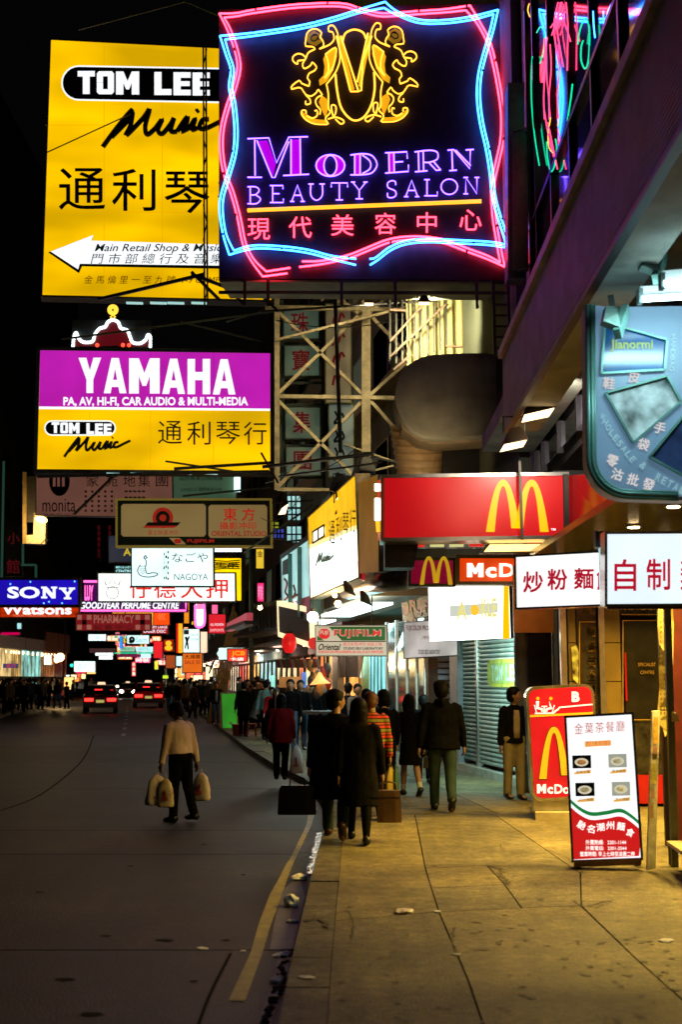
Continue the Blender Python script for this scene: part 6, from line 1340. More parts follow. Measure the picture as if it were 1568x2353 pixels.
A0 = ((-8, 8, 12), (8, 8, 12))
hm_ = person('person in black hooded jacket and grey green trousers walking away toward the doorway', 1018, 1862, 1563, 0, legs=((8, 5), (-10, 28)), arms=((-6, 14, 14), (6, 14, 16)), w=1.12, topw=1.12, hem=-.06, hair='messy', top=C_blk, bottom=C_grn, hood=True)
hW = person('person with long dark hair, black coat, short white socks and black boots walking away', 944, 1828, 1592, -12, legs=((14, 6), (-14, 18)), arms=((8, 14, 20), (-14, 6, 6)), hair='long', top=C_blk, hem=-.20, topw=.95, skirt=-.22, socks=True, w=.92)
hS = person('person with auburn hair and red olive striped sweater walking away with a yellow carrier bag', 856, 1880, 1586, -4, legs=((14, 5), (-12, 16)), arms=((-6, 10, 10), (10, 12, 8)), hair='short', hm=M_auburn, top=M_strp, hem=.06, w=.95, bottom=C_blk, hyaw=20, hpitch=12)
hL = person('person with dark bob hair and black jacket partly hidden behind the striped sweater', 884, 1845, 1583, -6, legs=((10, 5), (-12, 15)), hair='bob', top=C_blk, bottom=C_blk, hem=-.05, w=.95)
hC = person('person in long dark navy coat walking with a black briefcase, face turned right', 772, 1925, 1577, 4, legs=((20, 8), (-22, 22)), arms=((-6, 12, 4), (12, 8, 16)), w=1.18, topw=1.2, hem=-.25, hair='short', top=C_navy, bottom=C_grn, shoes=M_brownshoe, hyaw=62, skin=M_skin)
hD = person('person in long charcoal coat and black stockings holding a brown handbag', 825, 1935, 1592, 2, legs=((24, 4), (-16, 14)), arms=((-8, 6, 6), (10, 12, 8)), hair='long', top=C_char, hem=-.20, topw=1.06, skirt=-.25, bottom=C_char, w=1.04, stock=True)
hR = person('person in red winter jacket and black trousers carrying a white plastic bag', 645, 1792, 1612, 0, legs=((8, 4), (-6, 12)), arms=((-4, 14, 16), (4, 12, 8)), hair='long', top=C_red, hem=-.10, topw=1.15, bottom=C_blk, w=.98)
person('person in dark open jacket and pale blue jeans facing the camera, taller of the pair', 690, 1722, 1562, 172, legs=((6, 3), (-8, 10)), arms=((10, 10, 60), (4, 8, 70)), top=C_blk, bottom=C_jean, hem=-.03, gaze=True, hair='short')
person('person in black jacket and blue jeans with centre parted hair facing the camera', 667, 1728, 1560, 182, legs=((8, 3), (-8, 10)), arms=((0, 10, 16), (4, 8, 16)), top=C_blk, bottom=C_jean, hem=-.03, gaze=True, hair='short')
person('person in black with pale face and long hair standing left of the jeans pair', 634, 1712, 1604, 184, legs=((4, 3), (-4, 4)), arms=((10, 8, 95), (4, 8, 16)), top=C_blk, bottom=C_blk, hair='long', gaze=True, w=.9)
person('person in grey knit sweater sitting low at the kerb with head bowed', 582, 1694, 1612, 60, legs=((82, 88), (70, 80)), arms=((40, 8, 60), (44, 8, 55)), lean=22, hpitch=28, top=C_grey, bottom=C_blk, sit=True, hair='short')
person('person in black coat standing beside the bright green board', 559, 1692, 1566, 10, legs=((3, 2), (-4, 4)), top=C_blk, bottom=C_blk, hem=-.15, hair='short')
hB = person('person in cream shirt and black trousers crossing the road with full plastic bags', 412, 1888, 1610, -48, z=RZ, legs=((4, 3), (-9, 14)), arms=((8, 13, 6), (-6, 13, 6)), top=C_shirt, bottom=C_blk, hem=.03, topw=1.12, lean=6, hpitch=12, hyaw=-30, skin=M_skin2, hair='short')
person('person in dark jacket, tan tee and khaki trousers standing before the teal shutter looking right', 1184, 1836, 1578, 166, legs=((4, 3), (-4, 5)), arms=((-2, 8, 6), (-4, 6, 6)), top=C_char, bottom=C_kh, hem=-.03, hyaw=-62, under=C_tee, gaze=True, hair='short', w=.95)
person('person with pale blue tee under dark jacket standing left of the green board', 496, 1667, 1566, 170, legs=((5, 3), (-6, 8)), top=C_char, bottom=C_jean, hem=-.03, under=C_cy, gaze=True)
# half-seen heads beyond the central group
for i, (px, py, ty, hd, tpm, lb) in enumerate(((800, 1745, 1568, 20, C_navy, 'person with dark hair seen between the central walkers, leftmost of two before the orange counter'),
                                          (821, 1745, 1570, 160, C_grey, 'person facing back before the orange lit counter'), (843, 1800, 1582, 0, C_blk, 'person with black hair tucked behind the auburn haired walker'),
                                          (610, 1700, 1562, 30, C_cy, 'person in light blue top with back turned near the lantern stall'), (625, 1705, 1578, 180, C_red, 'person in dark red standing under the striped awning'),
                                          (716, 1712, 1566, 200, C_blk, 'person in black partly hidden left of the central couple'), (975, 1800, 1600, 0, C_blk, 'person in black walking between the hooded figure and the long haired one'))):
    person(lb, px, py, ty, hd, legs=((8, 4), (-8, 10)), top=tpm, bottom=C_blk, near=False)
# crowd prototypes
random.seed(31); PROTO0 = len(PEOPLE)
for i, (tm, bm, hr_, hem_) in enumerate(((C_blk, C_blk, 'short', -.05), (C_char, C_jean, 'long', -.03), (C_navy, C_blk, 'short', -.2), (C_brn, C_char, 'bob', -.04), (C_olv, C_blk, 'short', -.05), (C_grey, C_navy, 'long', -.02))):
    person('prototype', 0, 0, 0, 0, loc=V((0, 0, 0)), H=1.62 + .03 * i, legs=((14 if i % 2 else 4, 5), (-14 if i % 2 else -4, 12)), arms=((-10, 8, 12), (12, 8, 14)), top=tm, bottom=bm, hair=hr_, hem=hem_, near=False)
meshes = fuse_many([j for j, _ in JOBS])
def face_bits(T, P_):
    hc, RH, S_ = P_['hc'], P_['RH'], P_['S']
    M_eye = mat('dark eye', (.01, .008, .008), .15); M_lip = mat('lip', (.28, .08, .06), .5)
    for sd in (-1, 1):
        T.part('eye', MB().sphere(hc + RH @ (V((sd * .0185, .052, .008)) * S_) - V((0, 0, 0)), (.0065 * S_, .004 * S_, .004 * S_), 8, 6, RH), M_eye)
        T.part('eyebrow', MB().bar(hc + RH @ (V((sd * .010, .056, .021)) * S_), hc + RH @ (V((sd * .027, .050, .021)) * S_), .004 * S_, .003 * S_), M_hair)
    T.part('mouth', MB().sphere(hc + RH @ (V((0, .0605, -.038)) * S_), (.012 * S_, .003 * S_, .0035 * S_), 8, 6, RH), M_lip)
for (j, idx), me in zip(JOBS, meshes): PEOPLE[idx]['parts'].append((j[0], me))
PR = []
for i, P_ in enumerate(PEOPLE):
    T = Thing('person', P_['label'], 'person', (0, 0, 0)); T.o.rotation_euler = (0, 0, -radians(P_['head'])); T.o.location = P_['loc']
    for nm, me in P_['parts']:
        o = bpy.data.objects.new(nm, me); COL.objects.link(o); o.parent = T.o
    for sm in P_['shs']: T.part('shoe', sm, P_['shoes'], smooth=True)
    if P_['gaze']: face_bits(T, P_)
    if P_['under']:
        U = P_['U']; q_ = []
        for z_, rx in ((.27, .022), (.2, .03), (.1, .03), (.02, .026)): q_.append([U((x * rx, .080 + .004 * (1 - abs(x)), z_)) for x in (-1, -.4, .4, 1)] + [U((x * rx, .055, z_)) for x in (1, .4, -.4, -1)])
        T.part('shirt_front', MB().loft(q_), P_['under'], smooth=True)
    if i >= PROTO0: PR.append(T.o)
# crowd placed on both pavements and far up the road
used = set()
LOOK = ('black jackets', 'charcoal tops and jeans', 'long navy coats', 'brown jackets', 'olive jackets', 'grey sweaters')
ORD = 'leftmost|second|third|fourth|fifth|sixth|seventh|eighth|ninth|tenth'.split('|')
def crowd(lst, where, group):
    lst = sorted(lst); cnt = {}
    for k, (px, py) in enumerate(lst):
        pr = (k * 5 + len(group)) % len(PR); g0 = gnd(px, py); n_ = cnt.get(pr, 0); cnt[pr] = n_ + 1
        rz = random.uniform(-3.1, 3.1); lab = (ORD[n_] if n_ == 0 else ORD[n_] + ' from left') + ' of the people in %s %s' % (LOOK[pr], where)
        if pr not in used:
            used.add(pr); r = PR[pr]; r.location = g0; r.rotation_euler = (0, 0, rz); r['label'] = lab; r['group'] = group; r.scale = (1,) * 3
        else: dup(PR[pr], g0, rz, lab, group, random.uniform(.95, 1.06))
crowd([(8, 1640), (22, 1632), (36, 1630), (48, 1634), (60, 1626), (14, 1622), (30, 1620), (70, 1622), (84, 1624), (94, 1632), (54, 1618), (108, 1618), (118, 1616), (78, 1614), (40, 1615), (104, 1612), (165, 1610), (0, 1618), (64, 1612), (4, 1630), (16, 1634), (44, 1624), (66, 1632), (78, 1628), (90, 1616), (100, 1622), (112, 1626), (124, 1614), (20, 1644), (52, 1640), (136, 1612)],
      'before the lit left shops', 'crowd on the left pavement')
crowd([(130, 1628), (152, 1629), (205, 1610), (213, 1606)], 'standing apart left of the first taxi', 'people waiting at the left kerb')
crowd([(388, 1640), (398, 1632), (412, 1642), (424, 1650), (436, 1636), (444, 1652), (456, 1640), (468, 1644), (475, 1632), (404, 1618), (420, 1620), (432, 1616), (450, 1618), (462, 1616), (478, 1618), (392, 1612), (412, 1608), (440, 1608), (372, 1618), (385, 1604), (396, 1622), (408, 1632), (428, 1634), (448, 1634), (466, 1630), (484, 1648), (490, 1630), (500, 1622), (512, 1626), (416, 1600), (436, 1602), (458, 1606), (480, 1604)],
      'right of the second taxi', 'crowd on the right pavement')
crowd([ (575, 1660), (592, 1662), (603, 1672), (518, 1640), (548, 1640), (588, 1645), (640, 1668), (655, 1660), (728, 1690), (745, 1700), (705, 1680), (612, 1650), (570, 1640), (585, 1675), (620, 1680), (648, 1690), (672, 1672), (690, 1660), (715, 1665), (738, 1672), (752, 1690), (600, 1640), (630, 1640), (566, 1672)],
      'by the street stalls', 'shoppers by the street stalls')
crowd([(235, 1578), (300, 1576), (320, 1580), (345, 1582), (352, 1590), (330, 1574), (176, 1588), (190, 1584), (215, 1580), (228, 1576)], 'far off among the headlights', 'distant people up the road')

# ---- things people carry
M_bag = mat('white plastic bag', (.88, .74, .76), .5, var=.15, bump=.8, bscale=12); M_bagr = mat('bag red print', (.5, .03, .03), .5)
def plastic_bag(top, w_, h_, lab, rz=0, red=True, m=None, th=.5):
    T = Thing('plastic_bag', lab, 'bag', top - V((0, 0, h_))); R_ = rot('Z', rz); rings = []
    for t, k in ((0, .16), (.08, .42), (.18, .66), (.35, .80), (.6, .92), (.85, 1), (.96, .97), (1, .85)):
        rings.append([top + R_ @ V((math.copysign(abs(cos(2 * pi * i / 18)) ** .7, cos(2 * pi * i / 18)) * w_ / 2 * k * (1 + .22 * noise.noise(V((i * .9, t * 4, w_ * 9)))), math.copysign(abs(sin(2 * pi * i / 18)) ** .7, sin(2 * pi * i / 18)) * w_ / 2 * k * th * (1 + .3 * noise.noise(V((i * .7, t * 5, 3)))), -.04 - t * (h_ - .04))) for i in range(18)])
    T.part('bag_body', MB().loft(rings), m or M_bag, smooth=True)
    T.part('handle', MB().tube([top + V((-.02, 0, -.06)), top + V((0, 0, .015)), top + V((.02, 0, -.06))], .006, 6), m or M_bag)
    if red:
        fs = MB(); c = top + R_ @ V((0, -w_ / 2 * th - .002, -h_ * .62))
        for a, b, c_, d_ in ((-.02, .10, .012, -.10), (-.06, -.03, -.045, -.10), (.03, -.02, .05, -.10), (-.05, -.08, .05, -.10), (-.012, .0, .012, .12)):
            fs.box(c + V(((a + c_) / 2 * w_ * 3, -.004, (b + d_) / 2 * h_ * 1.6)), (abs(c_ - a) * w_ * 3, .004, abs(b - d_) * h_ * 1.2))
        T.part('red_print', fs, M_bagr)
plastic_bag(hR[1] + V((.03, 0, .02)), .23, .50, 'white plastic bag with red character held by the red jacket')
plastic_bag(hB[0] + V((-.03, -.02, .02)), .30, .42, 'bulging white plastic bag with red print in the left hand of the cream shirt', 20, True)
plastic_bag(hB[0] + V((.09, -.08, -.02)), .22, .40, 'orange and white plastic bag hanging beside the bulging one', 0, True, mat('orange white plastic', (.6, .3, .15), .5, var=.5, scale=9, col2=(.7, .6, .5)))
plastic_bag(hB[1] + V((.05, 0, .02)), .25, .40, 'white and red plastic bag in the right hand of the cream shirt', -15, True)
plastic_bag(hS[1] + V((.0, 0, .02)), .20, .52, 'yellow carrier bag held by the striped sweater', 40, False, mat('yellow plastic', (.38, .27, .03), .5, var=.2))
plastic_bag(hS[1] + V((.07, 0, .02)), .12, .55, 'thin dark green carrier bag beside the yellow one', 60, False, mat('green plastic', (.03, .10, .08), .5, var=.2))
def hardbag(top, w_, h_, d_, m, nm, lab, rz=0):
    T = Thing(nm, lab, 'bag', top - V((0, 0, h_))); R_ = rot('Z', rz); k = 1.1
    q_ = [[top + R_ @ V((sx * w_ / 2 * f, sy * d_ / 2, z_)) for sx, sy in ((-1, -1), (-.5, -1.15), (.5, -1.15), (1, -1), (1, 1), (.5, 1.1), (-.5, 1.1), (-1, 1))] for z_, f in ((-.09, .80), (-.12, .9), (-.2, .95), (-h_ + .03, 1.0), (-h_, .97))]
    T.part('bag_body', MB().loft(q_), m); T.part('handle', MB().tube([top + R_ @ V((x, 0, z_)) for x, z_ in ((-.08, -.10), (-.07, -.02), (0, .0), (.07, -.02), (.08, -.10))], .010, 8), m)
    T.part('seam', MB().bar(top + R_ @ V((-w_ * .42, -d_ * .56, -.16)), top + R_ @ V((w_ * .42, -d_ * .56, -.16)), .012, .006), M_ink)
hardbag(hC[0] + V((-.12, -.05, .03)), .42, .40, .10, mat('black leather', (.008, .008, .009), .5), 'briefcase', 'large black briefcase carried low at the left of the central couple')
hardbag(hD[1] + V((.06, -.05, .03)), .26, .42, .12, mat('brown leather', (.11, .055, .025), .5, var=.3, bump=.4), 'handbag', 'brown leather handbag hanging from the charcoal coat sleeve')
hardbag(hW[1] + V((.1, .2, .05)), .22, .26, .1, mat('olive bag', (.05, .045, .02), .5), 'handbag', 'small dark olive handbag between the hooded figure and the long haired one')
# ================================================================ VEHICLES
M_taxi = mat('taxi red paint', (.40, .012, .014), .25, coat=.6, var=.05); M_taxd = mat('dark car paint', (.14, .006, .010), .25, coat=.6, var=.05)
M_cg = mat('car glass', (.01, .01, .012), .05, spec=.8); M_tyre = mat('tyre', (.012, .012, .012), .8); M_silver = mat('silver roof', (.35, .33, .34), .3, metal=.5)
E_tail = emit('tail lamp', (1, .02, .015), 5.0); E_head = emit('head lamp', (1, .92, .7), 22); E_plate = emit('number plate lit', (.75, .65, .18), .55); E_tsign = emit('taxi roof sign', (1, .65, .4), 1.3)
def carbody(mb, L, W_, H, zg=.2, roofk=.8):
    prof = [(-L / 2, zg + .1), (-L / 2, .82), (-L / 2 + .12, .92), (-L / 2 + 1.0, .98), (L / 2 - 1.3, .95), (L / 2 - .1, .80), (L / 2, .62), (L / 2, zg + .08)]
    n = len(prof); q_ = []
    for x, k in ((-W_ / 2, .93), (-W_ / 2 + .06, 1.0), (W_ / 2 - .06, 1.0), (W_ / 2, .93)): q_.append([V((x, y * (1 if abs(x) < W_ / 2 - .01 else .985), zg + (z - zg) * k)) for y, z in prof])
    mb.loft(q_); return mb
def cabin(mb, L, W_, H, g=0.0):
    lo = [(-L / 2 + .75, .96), (L / 2 - 1.55, .94)]; hi = [(-L / 2 + 1.25, H - .03), (L / 2 - 2.1, H)]
    q_ = [[V((sx * (W_ / 2 - .08 + g), lo[0][0] - g, lo[0][1])) for sx in (-1, 1)] + [V((sx * (W_ / 2 - .08 + g), lo[1][0] + g, lo[1][1])) for sx in (1, -1)],
          [V((sx * (W_ / 2 - .22 + g), hi[0][0] - g, hi[0][1])) for sx in (-1, 1)] + [V((sx * (W_ / 2 - .22 + g), hi[1][0] + g, hi[1][1])) for sx in (1, -1)]]
    return mb.loft(q_)
def car(label, px, py, rz, paint, rear=True, taxi=True, nm='taxi', group=None, roof=None, brake=True, s=1.0):
    g0 = gnd(px, py, RZ); T = Thing(nm, label, 'taxi' if taxi else 'car', (0, 0, 0), group); L, W_, H = 4.6, 1.7, 1.43
    T.part('body', carbody(MB(), L, W_, H), paint, smooth=False)
    T.part('cabin_glass', cabin(MB(), L, W_, H), M_cg)
    rf = MB(); rf.loft([[V((sx * .66, y, z)) for sx, y in ((-1, -1.1), (1, -1.1), (1, .25), (-1, .25))] for z in (H - .04, H + .02)]); T.part('roof', rf, roof or M_silver)
    for sx in (-1, 1):
        T.part('rear_pillar', MB().bar((sx * (W_ / 2 - .07), -L / 2 + .8, .96), (sx * (W_ / 2 - .21), -L / 2 + 1.3, H - .01), .07, .1), paint)
        T.part('front_pillar', MB().bar((sx * (W_ / 2 - .07), L / 2 - 1.6, .94), (sx * (W_ / 2 - .21), L / 2 - 2.15, H - .01), .06, .08), paint)
        T.part('mid_pillar', MB().bar((sx * (W_ / 2 - .07), -.25, .96), (sx * (W_ / 2 - .21), -.3, H - .01), .05, .08), paint)
        T.part('mirror', MB().box((sx * (W_ / 2 + .08), .75, .98), (.16, .08, .12)), M_black)
        for y in (-1.45, 1.45):
            wh = T.part('wheel', MB().cyl((sx * (W_ / 2 - .2), y, .31), (sx * (W_ / 2 + .01), y, .31), .31, 18), M_tyre, smooth=False)
            T.part('rim', MB().cyl((sx * (W_ / 2 + .0), y, .31), (sx * (W_ / 2 + .02), y, .31), .18, 12), M_silver, parent=wh)
        T.part('tail_lamp', MB().box((sx * .56, -L / 2 - .01, .70), (.44, .04, .15)), E_tail if brake else M_red)
        T.part('head_lamp', MB().sphere((sx * .60, L / 2 - .0, .62), (.18, .07, .16), 10, 6), E_head if not rear else M_white)
    T.part('rear_bumper', MB().box((0, -L / 2 - .03, .42), (W_ - .04, .14, .2)), M_black); T.part('front_bumper', MB().box((0, L / 2 + .03, .40), (W_ - .04, .12, .2)), M_black)
    T.part('number_plate', MB().box((0, -L / 2 - .035, .62), (.40, .03, .14)), E_plate); T.part('grille', MB().box((0, L / 2 + .005, .62), (.7, .03, .14)), M_dark)
    if taxi:
        T.part('roof_sign', MB().prism([(-.22, -.45, H + .02), (.22, -.45, H + .02), (.17, -.40, H + .15), (-.17, -.40, H + .15)], (0, .12, 0)), E_tsign)
        T.part('window_lamp', MB().box((-.12, -L / 2 + 1.02, 1.14), (.38, .04, .15)), E_tail); T.part('window_lamp', MB().box((.55, -L / 2 + 1.0, 1.14), (.16, .04, .12)), emit('dim red lamp', (1, .02, .01), .8))
    T.o.location = g0 + V((0, 2.3, 0)); T.o.rotation_euler = (0, 0, rz); T.o.scale = (s,) * 3
car('red taxi with dark trunk and four round brake lights, nearer of the two, left lane', 212, 1640, .17, M_taxd, s=1.05)
car('red taxi with lit number plate on the right, farther of the two', 326, 1627, .17, M_taxi, s=1.1)
car('oncoming taxi with both headlights glaring just right of the first taxi', 283, 1604, pi + .17, M_taxd, rear=False, brake=False, group='oncoming vehicles')
car('oncoming car with white headlights behind the two taxis', 255, 1586, pi + .17, M_taxd, rear=False, taxi=False, nm='car', group='oncoming vehicles')
car('distant oncoming car with headlights above the second taxi roof', 303, 1582, pi + .17, M_taxd, rear=False, taxi=False, nm='car', group='oncoming vehicles')
g0 = gnd(300, 1581, RZ)
T = Thing('double_decker_bus', 'dark double decker bus silhouette blocking the far road', 'bus', (g0.x + .5, 185, RZ))
T.part('body', MB().box((g0.x + .5, 190, 2.2), (2.5, 10, 4.2)), mat('dark bus paint', (.02, .015, .02), .4)); T.part('upper_window', MB().box((g0.x + .5, 184.98, 3.4), (2.2, .05, .8)), M_cg); T.part('windscreen', MB().box((g0.x + .5, 184.98, 1.7), (2.2, .05, 1.1)), M_cg)
for sx in (-.9, .9): T.part('marker_lamp', MB().box((g0.x + .5 + sx, 184.9, .7), (.22, .06, .16)), E_tail)
for sx in (-1, 1): T.part('wheel', MB().cyl((g0.x + .5 + sx, 187, .37), (g0.x + .5 + sx * 1.24, 187, .37), .5, 14), M_tyre)

# ================================================================ STREET FURNITURE AND STANDING BOARDS
# McDonald's standing sign (leans a little)
D1 = Panel((1214, 1584), (1360, 1576), (1229, 1836), 15.3)
T = Thing('standing_burger_sign', 'red standing sign with yellow arch and stair pictogram behind the white menu board', 'sign', gnd(1275, 1885))
def rrp(P_, g, r, off, n=5):
    out = []; Wd, Hd = P_.U.length, P_.W.length
    for cx, cy, a0 in ((r, r, pi), (Wd - r, r, 1.5 * pi), (Wd - r, Hd - r, 0), (r, Hd - r, .5 * pi)):
        for k in range(n + 1): a = a0 + pi / 2 * k / n; out.append(P_.uv((cx + (r - g) * cos(a)) / Wd, (cy + (r - g) * sin(a)) / Hd, off))
    return out
T.part('housing', MB().prism(rrp(D1, -.03, .10, 0), -D1.n * .2), M_chr)
T.part('face', MB().poly(rrp(D1, .005, .10, .004)), emit('standing red face', (.34, .006, .012), .9, var=.3, scale=2.5, base=(.4, .01, .02), rough=.15))
class _S: pass
DS = _S(); DS.P = D1; DS.T = T
def addt(DS, txt, x0, y0, x1, y1, m, bold=.02, off=.010, **k): DS.T.part('lettering', DS.P.text(MB(), txt, x0, y0, x1, y1, off, bold, **k), m)
def adds(DS, pts, m, off=.008, nm='emblem'): DS.T.part(nm, DS.P.shape(MB(), pts, off), m)
EW = emit('soft white print', (.95, .95, .9), .9); EY = emit('amber print', (.95, .42, .01), .9)
adds(DS, [(1219, 1643), (1364, 1636), (1364, 1641), (1219, 1648)], EY, nm='yellow_stripe')
addt(DS, 'B', 1315, 1589, 1333, 1613, EW, .05)
adds(DS, [(1230, 1638), (1272, 1637), (1276, 1632), (1282, 1629), (1286, 1624), (1363, 1617), (1363, 1620), (1288, 1627), (1284, 1632), (1279, 1635), (1274, 1640), (1230, 1641)], EW, nm='stair_pictogram')
for cx, s_ in ((1237, 1), (1267, -1)):
    adds(DS, ell(cx, 1605, 4, 4, 12), EY, nm='pictogram_head'); adds(DS, [(cx - 4, 1611), (cx + 3 * s_, 1611), (cx + 2 * s_, 1625), (cx + 12 * s_, 1628), (cx + 11 * s_, 1636), (cx + 8 * s_, 1636), (cx + 7 * s_, 1631), (cx - 4 * s_, 1629)], EW, nm='pictogram_body')
    DS.T.part('pictogram_chair', D1.line(MB(), [(cx - 8 * s_, 1620), (cx - 5 * s_, 1631), (cx - 3 * s_, 1638)], .006, .012), EW)
adds(DS, [(1245, 1622), (1259, 1622), (1259, 1624), (1253, 1625), (1256, 1638), (1249, 1638), (1251, 1625), (1245, 1624)], EW, nm='pictogram_table')
class _A: pass
AA = _A(); AA.P = D1; AA.T = T
arches(AA, 1238, 1668, 1368, 1792, mat('arch shadow line', (.05, .02, .005), .5), .006, 0, 'arch_outline', 1.15)
arches(AA, 1240, 1670, 1366, 1790, EY, .014, 0, 'arch')
DS2 = type('Q', (), {})(); DS2.sh = lambda pts, m, off=.01, nm='lettering', th=0: adds(DS, pts, m, off, nm); blk(DS2, 'M', 1235, 1802, 1256, 1823, EW, .01); addt(DS, 'c', 1259, 1808, 1272, 1824, EW, .04); addt(DS, 'Donald’s', 1275, 1802, 1372, 1824, EW, .03)
bz = at(1275, 1850, 15.3)
T.part('neck', MB().box((bz.x, 15.42, .25), (.5, .12, .36)), M_steel)
T.part('base', MB().prism([gnd(1232, 1885), gnd(1340, 1885), gnd(1338, 1855), gnd(1225, 1855)], (0, 0, .09)), mat('pale enamel base', (.5, .42, .28), .4))
T.part('castor', MB().box((bz.x - .15, 15.3, .015), (.06, .06, .03)), M_black)
# white menu board
D2 = Panel((1303, 1650), (1452, 1642), (1320, 1976), 11.5, 11.4, 11.35)
T = Thing('menu_lightbox', 'white standing menu board with food photographs and red bottom on castors', 'sign', gnd(1400, 1990)); DS = _S(); DS.P = D2; DS.T = T
T.part('housing', D2.slab(MB(), .16, -.004), mat('board side', (.2, .16, .12), .5)); T.part('frame', D2.frame(MB(), .022, .12, .012), M_chr)
T.part('face', MB().poly([D2.TL, D2.TR, D2.BR, D2.BL]), emit('menu white', (.93, .97, 1), 1.1, var=.05))
Em = emit('menu red', (.62, .012, .012), .95); Eg = emit('menu green', (.01, .22, .05), .9)
def wave(y): return [(1307 + (y - 1650) * .055 + 0, 0)]
wv_t = smoothp([(1312, 1836), (1335, 1855), (1361, 1866), (1395, 1863), (1427, 1858), (1452, 1871), (1476, 1892)], 5)
adds(DS, [(x, y) for x, y in wv_t] + [(x, y + 9) for x, y in wv_t[::-1]], Eg, .004, 'green_wave')
adds(DS, [(x, y + 18) for x, y in wv_t] + [(1470, 1967), (1320, 1975)], Em, .005, 'red_field')
Rl = emit('brownish red print', (.55, .12, .08), .8); 
for i, ch in enumerate('金葉茶餐廳'): addt(DS, ch, 1321 + i * 24, 1662 - i * 1.5, 1341 + i * 24, 1687 - i * 1.5, Rl, 0)
addt(DS, 'GOLDEN LEAF RESTAURANT', 1327, 1693, 1430, 1699, emit('pale teal print', (.55, .8, .75), .9), 0)
adds(DS, [(1344, 1704), (1405, 1700), (1406, 1713), (1345, 1717)], emit('menu amber', (.95, .5, .12), .9), .006, 'amber_band'); addt(DS, '港式火鍋 即日推出', 1347, 1702, 1403, 1714, Em, 0)
def plate(x, y, w_, h_, bgm, seed):
    adds(DS, [(x, y), (x + w_, y - 1), (x + w_ + 1, y + h_), (x + 1, y + h_ + 1)], bgm, .006, 'food_photo')
    adds(DS, ell(x + w_ / 2, y + h_ / 2 + 1, w_ * .37, h_ * .33, 18), emit('plate cream', (.75, .68, .5), .8), .009, 'plate'); adds(DS, ell(x + w_ / 2, y + h_ / 2 + 1, w_ * .24, h_ * .2, 14), emit('food %d' % seed, ((.55, .25, .06), (.5, .45, .25), (.45, .38, .2), (.7, .6, .25))[seed], .8, var=.5, scale=30), .012, 'food')
    adds(DS, [(x + w_ * .1, y + h_ + 10), (x + w_, y + h_ + 3), (x + w_, y + h_ + 12), (x + w_ * .1, y + h_ + 15)], emit('menu amber', (.95, .5, .12), .9), .006, 'caption_band')
    addt(DS, ('咖喱牛腩', '香滑蛋糕', '白汁海鮮', '芝士焗飯')[seed], x + w_ * .2, y + h_ + 5, x + w_ * .95, y + h_ + 12, M_ink, 0)
blkp = mat('photo black', (.01, .01, .01), .3); pgr = emit('photo grey green', (.45, .47, .38), .7)
plate(1316, 1736, 43, 29, blkp, 0); plate(1399, 1733, 42, 30, pgr, 1); plate(1323, 1799, 44, 30, blkp, 2); plate(1407, 1797, 42, 31, pgr, 3)
for i, (ch, x, y, r) in enumerate((('馳', 1337, 1896, .5), ('名', 1359, 1905, .2), ('潮', 1381, 1901, -.1), ('州', 1403, 1897, 0), ('麵', 1428, 1899, .15), ('食', 1449, 1913, .45))): addt(DS, ch, x - 9, y - 9, x + 9, y + 9, EW, .04, rot=r)
addt(DS, '外賣熱線:   2301-1144', 1347, 1930, 1440, 1941, EW, .03); addt(DS, '外賣電話:   2301-2044', 1347, 1944, 1441, 1954, EW, .03); addt(DS, '營業時間: 早上七時至凌晨二時', 1334, 1957, 1460, 1968, EW, .03)
for x in (1330, 1468): c = gnd(x, 1993 if x < 1400 else 1988); T.part('castor', MB().cyl((c.x - .02, c.y, .045), (c.x + .02, c.y, .045), .045, 12), M_black); T.part('foot_bracket', MB().box((c.x, c.y + .02, .11), (.05, .2, .08)), M_dark)
T.part('bottom_bar', MB().bar(D2.BL - V((0, 0, .03)), D2.BR - V((0, 0, .03)), .05, .06), mat('worn brown metal', (.25, .14, .08), .5))
# leaning plank, cloth, poles, bench at right
T = Thing('leaning_signboard', 'narrow white framed board with yellow and red stickers leaning right of the menu board', 'board', gnd(1497, 1998))
q_ = [at(1501, 1634, 11.6), at(1518, 1632, 11.6), at(1508, 1996, 11.15), at(1489, 2000, 11.15)]
T.part('board', MB().prism(q_, (.0, .05, 0)), mat('grimy white board', (.78, .74, .62), .5, var=.3, scale=12))
Pb = Panel((1501, 1634), (1518, 1632), (1489, 2000), 11.59, 11.59, 11.14)
for x0, y0, x1, y1, c in ((1503, 1648, 1514, 1708, (.7, .4, .05)), (1501, 1715, 1512, 1732, (.6, .3, .25)), (1499, 1755, 1509, 1800, (.75, .65, .15)), (1497, 1815, 1506, 1835, (.6, .35, .3)), (1495, 1845, 1503, 1880, (.5, .3, .15))):
    T.part('sticker', Pb.rect(MB(), x0, y0, x1, y1, .004), mat('sticker %.2f' % (c[1] * 10 + c[2]), c, .5, var=.3, scale=30))
T = Thing('paper_banner', 'ragged yellow paper banner with faint characters hanging above the leaning board', 'banner', at(1530, 1690, 11.9)); rows2 = []
Pn = Panel((1512, 1395), (1548, 1395), (1512, 1690), 11.9)
mb = MB(); L_ = [(1514, 1392), (1513, 1440), (1516, 1480), (1515, 1530), (1517, 1580), (1513, 1630), (1511, 1660), (1524, 1672), (1528, 1692)]; R_2 = [(1547, 1392), (1550, 1430), (1549, 1480), (1548, 1530), (1549, 1580), (1546, 1630), (1543, 1655), (1536, 1680), (1531, 1693)]
